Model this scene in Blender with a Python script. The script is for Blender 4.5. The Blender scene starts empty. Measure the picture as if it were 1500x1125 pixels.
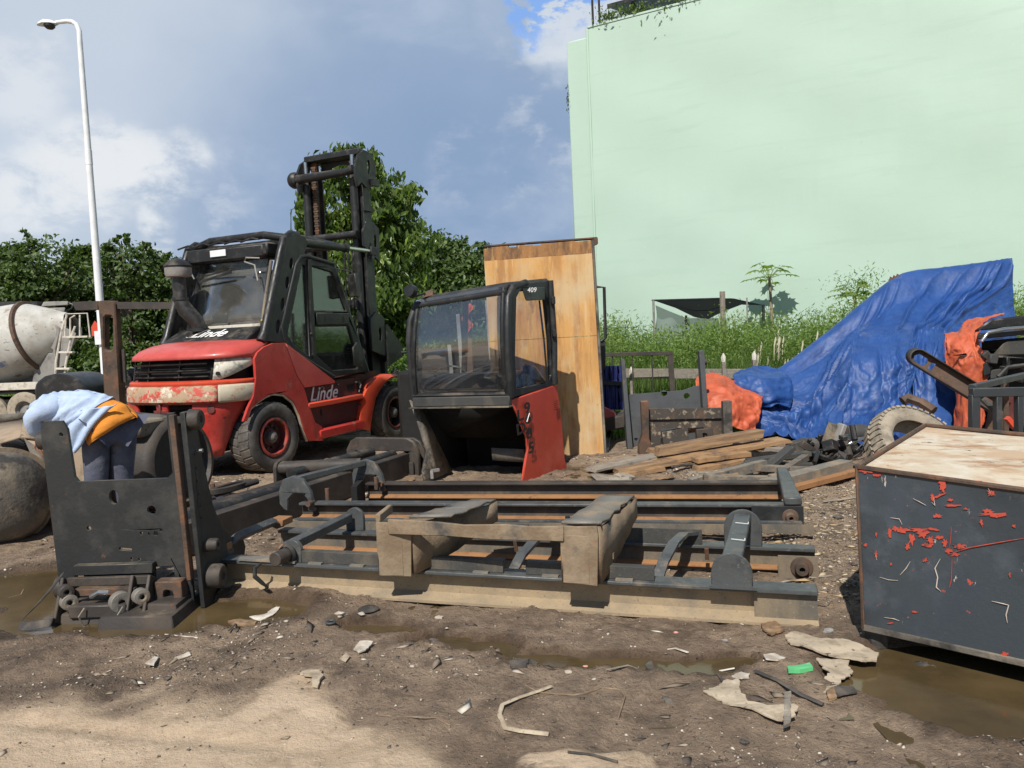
import bpy, math, random
import numpy as np
from mathutils import Vector, Matrix
from mathutils.geometry import tessellate_polygon
random.seed(7); rng = np.random.default_rng(7)
SC = bpy.context.scene; COL = SC.collection
V = Vector; pi = math.pi
# ------------------------------------------------------------------ camera
FPX = 1110.0; CAM_H = 1.5; PITCH = math.radians(3.7); ROLL = math.atan(0.045)
fw = V((0, math.cos(PITCH), -math.sin(PITCH))); rt0 = V((1, 0, 0)); up0 = rt0.cross(fw)
rt = math.cos(ROLL)*rt0 - math.sin(ROLL)*up0; up = math.sin(ROLL)*rt0 + math.cos(ROLL)*up0
CAM = V((0, 0, CAM_H))
cd = bpy.data.cameras.new('camera'); cam = bpy.data.objects.new('camera', cd); COL.objects.link(cam)
cd.sensor_width = 36; cd.lens = FPX/1500*36; cd.clip_start = .05; cd.clip_end = 3000
m = Matrix((rt, up, -fw)).transposed().to_4x4(); m.translation = CAM; cam.matrix_world = m
SC.camera = cam
# ------------------------------------------------------------------ sun, sky, exposure
SUN_EL = math.radians(49.2); SUN_AZ = math.radians(17.1)          # light travels towards +Y, 17 deg to the right
sdir = V((math.sin(SUN_AZ)*math.cos(SUN_EL), math.cos(SUN_AZ)*math.cos(SUN_EL), -math.sin(SUN_EL)))
sl = bpy.data.lights.new('sun', 'SUN'); so = bpy.data.objects.new('sun', sl); COL.objects.link(so)
sl.energy = 5.0; sl.angle = math.radians(.5); sl.color = (1, .95, .87)
so.rotation_euler = sdir.to_track_quat('-Z', 'Y').to_euler(); so.location = (0, 0, 30)
SC.view_settings.view_transform = 'Standard'; SC.view_settings.look = 'None'
SC.view_settings.exposure = 0.0; SC.view_settings.gamma = 1; SC.view_settings.use_curve_mapping = False
SC.render.resolution_x = 1024; SC.render.resolution_y = 768
SC.cycles.max_bounces = 6; SC.cycles.transparent_max_bounces = 12
w = bpy.data.worlds.new('World'); SC.world = w; w.use_nodes = True
nt = w.node_tree; N = nt.nodes; L = nt.links; N.clear()
def wn(t, **k):
    n = N.new(t)
    for a, b in k.items(): setattr(n, a, b)
    return n
out = wn('ShaderNodeOutputWorld'); bg = wn('ShaderNodeBackground'); bg.inputs[1].default_value = .08
L.new(bg.outputs[0], out.inputs[0])
sky = wn('ShaderNodeTexSky', sky_type='NISHITA', sun_disc=False, sun_elevation=SUN_EL, air_density=1.0, dust_density=.4, ozone_density=2.0)
sky.sun_rotation = pi + SUN_AZ
tc = wn('ShaderNodeTexCoord')
def wmix(fac, a, b, blend='MIX'):
    n = wn('ShaderNodeMix', data_type='RGBA', blend_type=blend)
    for s, v in ((n.inputs[0], fac), (n.inputs[6], a), (n.inputs[7], b)):
        if isinstance(v, bpy.types.NodeSocket): L.new(v, s)
        elif isinstance(v, (int, float)): s.default_value = v
        else: s.default_value = (*v, 1)
    return n.outputs[2]
def wnoise(scale, detail, rough, loc=(0, 0, 0), sc=(1, 1, 1.6), dist=0.):
    mp = wn('ShaderNodeMapping'); mp.inputs['Scale'].default_value = sc; mp.inputs['Location'].default_value = loc
    L.new(tc.outputs['Generated'], mp.inputs[0])
    n = wn('ShaderNodeTexNoise'); n.inputs['Scale'].default_value = scale; n.inputs['Detail'].default_value = detail
    n.inputs['Roughness'].default_value = rough; n.inputs['Distortion'].default_value = dist
    L.new(mp.outputs[0], n.inputs[0]); return n.outputs[0]
def wramp(src, lo, hi, a=0., b=1.):
    n = wn('ShaderNodeMapRange', interpolation_type='SMOOTHSTEP')
    for i, v in enumerate((lo, hi, a, b)): n.inputs[i+1].default_value = v
    L.new(src, n.inputs[0]); return n.outputs[0]
def wmath(op, a, b):
    n = wn('ShaderNodeMath', operation=op)
    for s, v in ((n.inputs[0], a), (n.inputs[1], b)):
        if isinstance(v, bpy.types.NodeSocket): L.new(v, s)
        else: s.default_value = v
    return n.outputs[0]
def ray(px, py): return fw + rt*((px-750)/FPX) + up*((562.5-py)/FPX)
def wblob(px, py, r_in, r_out):            # a cloud bank around one compass direction of the sky
    d = ray(px, py).normalized()
    vm = wn('ShaderNodeVectorMath', operation='DOT_PRODUCT'); L.new(nrm, vm.inputs[0]); vm.inputs[1].default_value = d
    return wramp(vm.outputs['Value'], math.cos(math.radians(r_out)), math.cos(math.radians(r_in)))
vn = wn('ShaderNodeVectorMath', operation='NORMALIZE'); L.new(tc.outputs['Generated'], vn.inputs[0]); nrm0 = vn.outputs[0]
nz_ = wn('ShaderNodeTexNoise'); nz_.inputs['Scale'].default_value = 6; nz_.inputs['Detail'].default_value = 7; L.new(tc.outputs['Generated'], nz_.inputs[0])
v1_ = wn('ShaderNodeVectorMath', operation='SUBTRACT'); L.new(nz_.outputs['Color'], v1_.inputs[0]); v1_.inputs[1].default_value = (.5, .5, .5)
v2_ = wn('ShaderNodeVectorMath', operation='SCALE'); L.new(v1_.outputs[0], v2_.inputs[0]); v2_.inputs['Scale'].default_value = .22
v3_ = wn('ShaderNodeVectorMath', operation='ADD'); L.new(nrm0, v3_.inputs[0]); L.new(v2_.outputs[0], v3_.inputs[1])
v4_ = wn('ShaderNodeVectorMath', operation='NORMALIZE'); L.new(v3_.outputs[0], v4_.inputs[0]); nrm = v4_.outputs[0]
big = wnoise(2.0, 5, .55, (3.1, 1.7, .4)); mid = wnoise(5.5, 8, .58, (1.3, .2, 2.2), (1, 1, 1.9), .3); fine = wnoise(13, 9, .62, (0, 4, 1), (1, 1, 1.7), .2)
veil = wmix(wramp(big, .35, .7), (4.3, 5.5, 7.3), (5.7, 7.0, 8.7))              # storm-blue cloud layer, lighter where thinner
veil = wmix(wmath('MULTIPLY', wblob(20, 0, 3, 25), .75), veil, (8.52, 9.37, 10.51))
veil = wmix(wmath('MULTIPLY', wblob(640, 390, 6, 26), .75), veil, (3.1, 4.5, 7.0))
veil = wmix(wmath('MULTIPLY', wramp(mid, .45, .75), .45), veil, (6.96, 7.95, 9.66))
gap = wmath('MULTIPLY', wblob(800, -10, 1.2, 5), wramp(fine, .38, .56))
body = wmix(wramp(wmath('ADD', wmath('MULTIPLY', wblob(855, 50, 1, 5), .5), 0), .2, .7), veil, (10.22, 10.79, 11.36))
c = wmix(wmath('MULTIPLY', wramp(gap, .35, .75), .95), body, (3.12, 5.68, 11.36))
for (px, py, a, b, th, amt) in ((155, 235, 1.0, 4.6, .43, .95), (60, 270, 1.2, 4.6, .44, .85), (250, 240, .9, 3.8, .43, .9), (225, 340, .4, 1.9, .42, .85), (30, 110, .6, 3.5, .45, .6),
                          (800, 170, 1, 6, .48, .5), (690, 235, .5, 4.5, .49, .3), (330, 300, .5, 5, .50, .4)):
    c = wmix(wmath('MULTIPLY', wmath('MULTIPLY', wblob(px, py, a, b), wramp(wmath('ADD', wmath('MULTIPLY', mid, .5), wmath('MULTIPLY', fine, .5)), th, th+.13)), amt), c, (10.79, 11.08, 11.36))
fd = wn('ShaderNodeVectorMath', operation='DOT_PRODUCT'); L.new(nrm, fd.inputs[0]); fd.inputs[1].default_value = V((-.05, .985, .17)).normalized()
cover = wramp(wmath('ADD', fd.outputs['Value'], wmath('MULTIPLY', mid, .25)), .55, .85)          # storm bank kept ahead; unseen sky overhead and behind left clear to deepen shadows
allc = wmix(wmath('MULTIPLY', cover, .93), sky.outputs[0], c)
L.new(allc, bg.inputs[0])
# ------------------------------------------------------------------ placing helpers (rays from the photographer's standpoint to real depths)
def P(px, py, Y): r = ray(px, py); return CAM + r*(Y/r.y)
def G(px, py, z=0.): r = ray(px, py); return CAM + r*((z-CAM_H)/r.z)
# ------------------------------------------------------------------ mesh builder
def rotm(ax, ang): return Matrix.Rotation(ang, 3, ax)
class MB:
    def __init__(s): s.v = []; s.f = []
    def add(s, vs, fs):
        o = len(s.v); s.v += [V(p) for p in vs]; s.f += [tuple(i+o for i in f) for f in fs]; return s
    def box(s, c, d, R=None):
        c = V(c); h = [x/2 for x in d]
        vs = [V((sx*h[0], sy*h[1], sz*h[2])) for sx in (-1, 1) for sy in (-1, 1) for sz in (-1, 1)]
        if R is not None: vs = [R @ p for p in vs]
        return s.add([c+p for p in vs], [(0, 1, 3, 2), (4, 6, 7, 5), (0, 4, 5, 1), (2, 3, 7, 6), (0, 2, 6, 4), (1, 5, 7, 3)])
    def beam(s, a, b, w, h, upv=(0, 0, 1), off=(0, 0)):
        a = V(a); b = V(b); d = (b-a).normalized(); x = d.cross(V(upv))
        if x.length < 1e-4: x = d.cross(V((0, 1, 0)))
        x.normalize(); z = x.cross(d).normalized()
        vs = []
        for p in (a, b):
            for sx, sz in ((-1, -1), (1, -1), (1, 1), (-1, 1)): vs.append(p + x*(sx*w/2+off[0]) + z*(sz*h/2+off[1]))
        return s.add(vs, [(0, 1, 2, 3), (7, 6, 5, 4), (0, 4, 5, 1), (1, 5, 6, 2), (2, 6, 7, 3), (3, 7, 4, 0)])
    def hexa(s, q0, q1):           # two quads (front, back) -> solid
        return s.add(list(q0)+list(q1), [(0, 1, 2, 3), (7, 6, 5, 4), (0, 4, 5, 1), (1, 5, 6, 2), (2, 6, 7, 3), (3, 7, 4, 0)])
    def tube(s, pts, r, n=10, cap=True, flat=None):
        pts = [V(p) for p in pts]; k = len(pts); rs = r if isinstance(r, (list, tuple)) else [r]*k
        ring = []; prev = None
        for i, p in enumerate(pts):
            d = ((pts[min(i+1, k-1)]-pts[max(i-1, 0)])).normalized()
            if prev is None:
                x = d.cross(V((0, 0, 1)));  x = x if x.length > 1e-3 else d.cross(V((0, 1, 0)))
            else: x = prev - d*prev.dot(d)
            x.normalize(); prev = x; y = d.cross(x)
            fy = 1 if flat is None else flat
            ring += [p + x*(math.cos(2*pi*j/n)*rs[i]) + y*(math.sin(2*pi*j/n)*rs[i]*fy) for j in range(n)]
        fs = [(i*n+j, i*n+(j+1) % n, (i+1)*n+(j+1) % n, (i+1)*n+j) for i in range(k-1) for j in range(n)]
        if cap: fs += [tuple(range(n))[::-1], tuple((k-1)*n+j for j in range(n))]
        return s.add(ring, fs)
    def cyl(s, a, b, r, n=20, r2=None): return s.tube([a, b], [r, r if r2 is None else r2], n)
    def lathe(s, prof, a, ax, n=32, close=False):   # prof: (t along axis, radius)
        a = V(a); ax = V(ax).normalized(); x = ax.cross(V((0, 0, 1))); x = x if x.length > 1e-3 else V((1, 0, 0)); x.normalize(); y = ax.cross(x)
        vs = [a+ax*t+x*(r*math.cos(2*pi*j/n))+y*(r*math.sin(2*pi*j/n)) for t, r in prof for j in range(n)]
        k = len(prof); fs = [(i*n+j, i*n+(j+1) % n, (i+1)*n+(j+1) % n, (i+1)*n+j) for i in range(k-1) for j in range(n)]
        if close: fs += [((k-1)*n+j, (k-1)*n+(j+1) % n, (j+1) % n, j) for j in range(n)]
        return s.add(vs, fs)
    def plate(s, poly, holes, o, u, v, t, both=False):  # poly in (u,v), solid of thickness t along u x v
        o = V(o); u = V(u); v = V(v); n = u.cross(v).normalized()
        loops = [[V((a, b, 0)) for a, b in poly]] + [[V((a, b, 0)) for a, b in h] for h in holes]
        tri = tessellate_polygon(loops); flat = [p for l in loops for p in l]; k = len(flat)
        f3 = [o+u*p.x+v*p.y for p in flat]; b3 = [p+n*t for p in f3]
        fs = [tuple(t_) for t_ in tri] + [tuple(i+k for i in t_[::-1]) for t_ in tri]
        i0 = 0
        for l in loops:
            m_ = len(l)
            for j in range(m_):
                a, b = i0+j, i0+(j+1) % m_; fs.append((a, b, b+k, a+k))
            i0 += m_
        return s.add(f3+b3, fs)
    def grid(s, fn, nu, nv):
        vs = [fn(i/nu, j/nv) for j in range(nv+1) for i in range(nu+1)]
        return s.add(vs, [(j*(nu+1)+i, j*(nu+1)+i+1, (j+1)*(nu+1)+i+1, (j+1)*(nu+1)+i) for j in range(nv) for i in range(nu)])
    def build(s, name, mat, root=None, world=False, bevel=0, smooth=35, solid=0, sub=0, recalc=True):
        me = bpy.data.meshes.new(name)
        off = V((0, 0, 0))
        if world and root is not None: off = wloc(root)
        me.from_pydata([tuple(p-off) for p in s.v], [], s.f); 
        if recalc:
            import bmesh
            bm = bmesh.new(); bm.from_mesh(me); bmesh.ops.recalc_face_normals(bm, faces=bm.faces); bm.to_mesh(me); bm.free()
        me.shade_smooth(); me.set_sharp_from_angle(angle=math.radians(smooth))
        me.materials.append(mat)
        ob = bpy.data.objects.new(name, me); COL.objects.link(ob)
        if root is not None: ob.parent = root
        if solid: md = ob.modifiers.new('thick', 'SOLIDIFY'); md.thickness = solid; md.offset = 0
        if bevel: md = ob.modifiers.new('edge', 'BEVEL'); md.width = bevel; md.segments = 1; md.limit_method = 'ANGLE'; md.angle_limit = math.radians(40); md.harden_normals = False
        if sub: md = ob.modifiers.new('sub', 'SUBSURF'); md.levels = sub; md.render_levels = sub
        return ob
def wloc(o):
    p = V(o.location)
    while o.parent: o = o.parent; p += o.location
    return p
def tag(o, label, cat, group=None):
    o['label'] = label; o['category'] = cat
    if group: o['group'] = group
    return o
def thing(name, label, cat, loc=(0, 0, 0), rz=0., group=None):
    o = bpy.data.objects.new(name, None); COL.objects.link(o); o.location = loc; o.rotation_euler = (0, 0, rz); o.empty_display_size = .2
    return tag(o, label, cat, group)
def structure(o): o['kind'] = 'structure'; return o
def stuff(o): o['kind'] = 'stuff'; return o
def solo(mb, name, mat, label, cat, group=None, loc=None, **k):   # a thing that is one mesh, its origin at its own base
    xs = [p.x for p in mb.v]; ys = [p.y for p in mb.v]; zs = [p.z for p in mb.v]
    loc = V(((min(xs)+max(xs))/2, (min(ys)+max(ys))/2, min(zs))) if loc is None else V(loc)
    mb.v = [p-loc for p in mb.v]; o = mb.build(name, mat, **k); o.location = loc; return tag(o, label, cat, group)
def copy_tree(o, parent=None):
    c_ = o.copy(); COL.objects.link(c_); c_.parent = parent
    for ch in list(o.children): copy_tree(ch, c_)
    return c_
def text_mesh(txt, size, o, u, v, mat, root, name='lettering', shear=0., world=False, bold=0., depth=.001, align='CENTER', sx=1.):
    cu = bpy.data.curves.new(name, 'FONT'); cu.body = txt; cu.size = size; cu.shear = shear; cu.offset = bold; cu.extrude = depth; cu.resolution_u = 3
    cu.align_x = align
    t = bpy.data.objects.new(name, cu); COL.objects.link(t)
    dg = bpy.context.evaluated_depsgraph_get(); me = bpy.data.meshes.new_from_object(t.evaluated_get(dg))
    bpy.data.objects.remove(t); me.name = name
    u = V(u).normalized(); v = V(v).normalized(); n = u.cross(v); o = V(o); off = wloc(root) if world else V((0, 0, 0))
    for p in me.vertices: c3 = p.co.copy(); p.co = o-off+u*(c3.x*sx)+v*c3.y+n*c3.z
    me.materials.clear(); me.materials.append(mat)
    ob = bpy.data.objects.new(name, me); COL.objects.link(ob); ob.parent = root; return ob
# value noise for shaping geometry
class VN:
    def __init__(s, seed): s.t = np.random.default_rng(seed).random((256, 256))
    def __call__(s, x, y):
        x = np.asarray(x, float); y = np.asarray(y, float); xi = np.floor(x).astype(int); yi = np.floor(y).astype(int); fx = x-xi; fy = y-yi
        fx = fx*fx*(3-2*fx); fy = fy*fy*(3-2*fy); g = lambda a, b: s.t[a % 256, b % 256]
        return (g(xi, yi)*(1-fx)+g(xi+1, yi)*fx)*(1-fy)+(g(xi, yi+1)*(1-fx)+g(xi+1, yi+1)*fx)*fy - .5
    def fbm(s, x, y, o=4, g=.5):
        r = 0; a = 1; k = 1
        for i in range(o): r = r+a*s(x*k+i*17.3, y*k+i*9.1); a *= g; k *= 2.03
        return r
vn1 = VN(1); vn2 = VN(2); vn3 = VN(3)
def sstep(a, b, x): t = np.clip((x-a)/(b-a), 0, 1); return t*t*(3-2*t)
# ------------------------------------------------------------------ materials
def M(name, base, rough=.6, metal=0., layers=(), bump=None, var=.12, vscale=3., spec=.5, trans=0., alpha=1., emit=None, coat=0., coords='Object', sheen=0., vstretch=(1, 1, 1)):
    """layers: (colour, scale, lo, hi, rough or None, (stretch xyz), 'kind')  kind: noise | up"""
    m = bpy.data.materials.new(name); m.use_nodes = True; nt = m.node_tree; N = nt.nodes; L = nt.links
    b = N['Principled BSDF']
    tc = N.new('ShaderNodeTexCoord')
    def noise(scale, st=(1, 1, 1), det=6, ro=.6, off=0.):
        mp = N.new('ShaderNodeMapping'); mp.inputs['Scale'].default_value = st; mp.inputs['Location'].default_value = (off, off*.7, off*1.3); L.new(tc.outputs[coords], mp.inputs[0])
        n = N.new('ShaderNodeTexNoise'); n.inputs['Scale'].default_value = scale; n.inputs['Detail'].default_value = det; n.inputs['Roughness'].default_value = ro
        L.new(mp.outputs[0], n.inputs[0]); return n.outputs[0]
    def mr(src, lo, hi, a=0., b_=1.):
        n = N.new('ShaderNodeMapRange'); n.inputs[1].default_value = lo; n.inputs[2].default_value = hi; n.inputs[3].default_value = a; n.inputs[4].default_value = b_
        L.new(src, n.inputs[0]); return n.outputs[0]
    def mix(f, a, b_, blend='MIX'):
        n = N.new('ShaderNodeMix'); n.data_type = 'RGBA'; n.blend_type = blend
        for s, v_ in ((n.inputs[0], f), (n.inputs[6], a), (n.inputs[7], b_)):
            if isinstance(v_, bpy.types.NodeSocket): L.new(v_, s)
            elif isinstance(v_, (int, float)): s.default_value = v_
            else: s.default_value = (*v_, 1)
        return n.outputs[2]
    lo = tuple(x*(1-var) for x in base); hi = tuple(min(1, x*(1+var)) for x in base)
    col = mix(mr(noise(vscale, vstretch), .3, .7), lo, hi)
    rg = mr(noise(vscale*2.3, off=3.), .3, .7, max(.02, rough-.1), min(1, rough+.1))
    hsum = None
    for i, ly in enumerate(layers):
        c, sc, a, z = ly[:4]; r2 = ly[4] if len(ly) > 4 else None; st = ly[5] if len(ly) > 5 else (1, 1, 1); kind = ly[6] if len(ly) > 6 else 'noise'
        f = mr(noise(sc, st, 8, .65, 5.3*(i+1)), a, z)
        if kind == 'up':
            g = N.new('ShaderNodeNewGeometry'); sx = N.new('ShaderNodeSeparateXYZ'); L.new(g.outputs['Normal'], sx.inputs[0])
            f2 = mr(sx.outputs[2], .25, .9); mm = N.new('ShaderNodeMath'); mm.operation = 'MULTIPLY'; L.new(f, mm.inputs[0]); L.new(f2, mm.inputs[1]); f = mm.outputs[0]
        col = mix(f, col, c)
        if r2 is not None:
            n = N.new('ShaderNodeMix'); L.new(f, n.inputs[0]); L.new(rg, n.inputs[2]); n.inputs[3].default_value = r2; rg = n.outputs[0]
    L.new(col, b.inputs['Base Color']); L.new(rg, b.inputs['Roughness'])
    b.inputs['Metallic'].default_value = metal; b.inputs['Specular IOR Level'].default_value = spec
    if coat: b.inputs['Coat Weight'].default_value = coat; b.inputs['Coat Roughness'].default_value = .12
    if trans: b.inputs['Transmission Weight'].default_value = trans
    if alpha < 1: b.inputs['Alpha'].default_value = alpha
    if bump:
        sc, stg = bump[:2]; st = bump[2] if len(bump) > 2 else (1, 1, 1); dist = bump[3] if len(bump) > 3 else .01
        bp = N.new('ShaderNodeBump'); bp.inputs['Strength'].default_value = stg; bp.inputs['Distance'].default_value = dist
        L.new(noise(sc, st, 8, .6, 1.7), bp.inputs['Height']); L.new(bp.outputs[0], b.inputs['Normal'])
    m['bsdf'] = 1
    return m
RUST = (.16, .065, .03); RUSTL = (.30, .13, .05); DUST = (.33, .26, .18); MUD = (.10, .075, .05)
m_black = M('black_paint', (.015, .0155, .016), .45, 0, [(DUST, 4, .5, .85, .85, (1, 1, 1), 'up'), ((.06, .055, .05), 7, .52, .75, .8), (RUST, 16, .66, .72, .9)], (60, .15))
m_dark = M('dark_grey_painted_steel', (.019, .021, .022), .5, 0, [((.05, .048, .043), 5, .48, .72, .75), (RUST, 9, .66, .74, .9), (DUST, 3, .5, .9, .9, (1, 1, 1), 'up')], (50, .2))
m_slate = M('slate_blue_steel', (.078, .084, .085), .45, .05, [((.035, .038, .04), 6, .5, .7, .5), (DUST, 5, .55, .85, .9), ((.22, .23, .22), 30, .62, .75, .4)], (70, .2))
m_web = M('dusty_steel_web', (.10, .095, .083), .8, 0, [((.26, .2, .13), 4, .4, .7, .95, (1, 1, .5)), ((.05, .05, .048), 2.2, .55, .75, .7), ((.3, .24, .16), 60, .6, .72, .95)], (80, .3))
m_web2 = M('grey_steel_web', (.05, .05, .047), .7, 0, [((.15, .125, .09), 4, .5, .75, .95, (1, 1, .5)), ((.03, .03, .03), 2.2, .55, .75, .6), ((.2, .17, .12), 60, .62, .74, .95)], (80, .3))
m_sandweb = M('mud_splashed_web', (.35, .265, .165), .93, 0, [((.25, .2, .14), 6, .45, .7), ((.17, .15, .12), 60, .58, .7, .9), ((.07, .06, .05), 12, .7, .76, .9)], (90, .35))
m_rustedge = M('orange_rust', (.33, .165, .07), .9, 0, [((.25, .12, .06), 10, .5, .65), ((.1, .06, .04), 24, .62, .7)], (80, .4))
m_rust = M('brown_rust', (.10, .062, .042), .8, 0, [((.2, .085, .04), 7, .5, .7), ((.04, .035, .03), 4, .5, .65), (DUST, 4, .55, .85, .95, (1, 1, 1), 'up')], (60, .4))
m_brownsteel = M('brown_dusty_steel', (.04, .034, .03), .6, 0, [((.085, .066, .05), 4, .45, .7, .85), (RUST, 8, .62, .75, .9), (DUST, 4, .55, .9, .95, (1, 1, 1), 'up')], (60, .25))
m_beige = M('clay_caked_steel', (.27, .205, .135), .92, 0, [((.19, .135, .085), 5, .45, .62), ((.07, .065, .06), 3.3, .54, .68, .7), ((.28, .14, .07), 11, .62, .7)], (40, .5))
m_greytop = M('scuffed_grey_steel', (.20, .185, .16), .6, .2, [((.32, .25, .17), 6, .48, .66, .9), ((.06, .06, .06), 9, .6, .7)], (50, .4))
m_red = M('faded_red_paint', (.46, .034, .026), .42, 0, [((.52, .085, .065), 2.0, .45, .75, .5), ((.36, .03, .02), 3.3, .55, .75), ((.13, .03, .02), 9, .60, .70, .8), ((.4, .3, .2), 4, .62, .8, .9), ((.06, .03, .025), 2.2, .60, .72, .85, (1, 1, .5)), ((.06, .045, .035), 40, .64, .72, .9)], (50, .08), coat=.15)
m_redhood = M('sunbleached_red_paint', (.52, .075, .062), .42, 0, [((.58, .15, .125), 1.6, .45, .75, .5), ((.48, .04, .025), 3, .55, .75), ((.1, .04, .03), 13, .66, .7, .8), ((.07, .04, .03), 4, .71, .75, .8, (1, 3, 1))], (50, .08), coat=.1)
m_redlight = M('bright_red_paint', (.62, .07, .03), .45, 0, [((.48, .12, .07), 5, .55, .75, .6), ((.3, .2, .14), 12, .68, .74, .9)], (50, .08), coat=.1)
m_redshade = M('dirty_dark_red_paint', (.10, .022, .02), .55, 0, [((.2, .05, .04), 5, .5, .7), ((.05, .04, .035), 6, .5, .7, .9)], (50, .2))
m_bumper = M('worn_primer_band', (.42, .30, .19), .85, 0, [((.5, .06, .04), 7, .5, .56, .6, (1, 1, 1.5)), ((.62, .56, .44), 5, .56, .62, .8), ((.28, .14, .07), 14, .55, .66), ((.5, .05, .03), 26, .6, .64, .6)], (50, .4))
m_rimred = M('dirty_rim_red', (.36, .05, .035), .6, 0, [((.07, .045, .035), 9, .46, .6, .8), ((.5, .3, .26), 14, .62, .7)], (50, .2))
m_woodtop = M('rotted_board_top', (.34, .17, .065), .9, 0, [((.15, .085, .045), 9, .45, .62, .9, (1, 1, .3)), ((.5, .3, .12), 16, .55, .7, .9, (1, 1, .2))], (60, .5))
m_primer = M('exposed_cream_filler', (.55, .48, .36), .8, 0, [((.45, .35, .22), 6, .5, .66), ((.5, .07, .045), 6, .60, .66, .6), ((.3, .28, .24), 18, .6, .7)], (50, .3))
m_lens = M('clouded_lamp_lens', (.62, .58, .48), .35, 0, [((.32, .3, .25), 12, .5, .6, .5), ((.75, .72, .62), 30, .55, .65)], (60, .2))
m_rubber = M('dusty_tyre_rubber', (.085, .078, .07), .85, 0, [((.19, .165, .14), 6, .42, .68), ((.04, .038, .036), 14, .55, .7)], (50, .4))
m_rubber2 = M('sidewall_rubber', (.045, .043, .041), .75, 0, [((.14, .12, .10), 5, .45, .75)], (70, .2))
m_oldtyre = M('mud_dried_tyre', (.34, .29, .22), .92, 0, [((.2, .17, .13), 8, .5, .66), ((.1, .09, .08), 5, .6, .75)], (50, .4))
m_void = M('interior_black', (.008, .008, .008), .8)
m_chrome = M('polished_rod', (.55, .55, .53), .2, .9)
m_white = M('white_lettering', (.8, .8, .78), .5, 0, [((.5, .5, .48), 30, .6, .7)])
m_whitepaint = M('white_post_paint', (.78, .80, .82), .4, 0, [((.6, .6, .58), 2, .6, .8)])
m_ink = M('black_stencil', (.012, .012, .012), .5, 0, [((.3, .04, .03), 40, .64, .68)])
m_glass = bpy.data.materials.new('cab_glass'); m_glass.use_nodes = True
def glassmat(m, tint, haze, hazecol=(.45, .45, .42), gl=.07, scale=3., frm=.8):
    nt = m.node_tree; N = nt.nodes; L = nt.links; N.clear(); o = N.new('ShaderNodeOutputMaterial')
    t = N.new('ShaderNodeBsdfTransparent'); t.inputs[0].default_value = (*tint, 1)
    g = N.new('ShaderNodeBsdfGlossy'); g.inputs['Roughness'].default_value = .03
    d = N.new('ShaderNodeBsdfDiffuse'); d.inputs[0].default_value = (*hazecol, 1)
    fr = N.new('ShaderNodeFresnel'); fr.inputs[0].default_value = 1.5
    a = N.new('ShaderNodeMixShader'); b = N.new('ShaderNodeMixShader')
    tc = N.new('ShaderNodeTexCoord'); n = N.new('ShaderNodeTexNoise'); n.inputs['Scale'].default_value = scale; n.inputs['Detail'].default_value = 6; L.new(tc.outputs['Object'], n.inputs[0])
    r = N.new('ShaderNodeMapRange'); r.inputs[1].default_value = .35; r.inputs[2].default_value = .75; r.inputs[3].default_value = haze*.5; r.inputs[4].default_value = haze*1.8; L.new(n.outputs[0], r.inputs[0])
    L.new(r.outputs[0], a.inputs[0]); L.new(t.outputs[0], a.inputs[1]); L.new(d.outputs[0], a.inputs[2])
    mm = N.new('ShaderNodeMath'); mm.operation = 'MULTIPLY_ADD'; mm.inputs[1].default_value = frm; mm.inputs[2].default_value = gl; L.new(fr.outputs[0], mm.inputs[0])
    L.new(mm.outputs[0], b.inputs[0]); L.new(a.outputs[0], b.inputs[1]); L.new(g.outputs[0], b.inputs[2]); L.new(b.outputs[0], o.inputs[0])
glassmat(m_glass, (.62, .68, .66), .12)
m_glass2 = bpy.data.materials.new('dusty_rear_glass'); m_glass2.use_nodes = True; glassmat(m_glass2, (.86, .9, .88), .16, (.5, .49, .44), .08, 2.)
m_glassd = bpy.data.materials.new('tinted_door_glass'); m_glassd.use_nodes = True; glassmat(m_glassd, (.66, .74, .69), .05, (.3, .33, .3), .05)
m_mint = M('mint_green_render', (.455, .60, .505), .55, 0, [((.462, .608, .512), .8, .45, .62, .5, (1, 1, .12)), ((.44, .585, .492), 1.5, .56, .62, .6, (.25, .25, 2.5)), ((.48, .625, .53), 5, .64, .70, .3), ((.40, .53, .45), 3, .68, .74, .7, (1, 1, .3))], (.5, .10, (1, 1, 1.6), .12), var=.03, vscale=.4)
m_wood = M('orange_weathered_board', (.58, .315, .105), .85, 0, [((.42, .21, .075), 9, .46, .62, .8, (1, 1, .12)), ((.66, .45, .22), 16, .52, .7, .8, (1, 1, .1)), ((.58, .44, .26), 1.8, .5, .7, .95, (1, 1, .6)), ((.3, .17, .08), 5, .6, .72, .9, (1, 1, .5)), ((.10, .07, .05), 11, .69, .72, .9), ((.16, .10, .06), 30, .68, .72, .9)], (60, .25, (1, 1, .1)), var=.14, vscale=1.4)
m_plank = M('weathered_plank_wood', (.21, .13, .075), .85, 0, [((.38, .25, .13), 8, .45, .66, .9, (.25, 1, 3)), ((.13, .09, .06), 12, .55, .7, .9, (.3, 1, 3))], (60, .5, (.2, 1, 3)))
m_plankg = M('silver_grey_plank', (.24, .21, .17), .9, 0, [((.33, .29, .23), 9, .5, .7, .9, (.3, 1, 3)), ((.11, .09, .07), 7, .55, .7)], (60, .5, (.2, 1, 3)))
m_planko = M('fresh_orange_plank', (.33, .195, .095), .85, 0, [((.4, .27, .15), 9, .5, .7, .9, (.3, 1, 3)), ((.14, .09, .055), 6, .5, .66)], (60, .5, (.2, 1, 3)))
m_tarp = M('blue_tarpaulin', (.014, .060, .225), .55, 0, [((.026, .085, .27), 5, .45, .7, .5), ((.09, .12, .22), 2.6, .55, .8, .65), ((.16, .25, .42), 22, .64, .76, .5)], (26, .35, (1, 1, 1), .012), var=.18)
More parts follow.
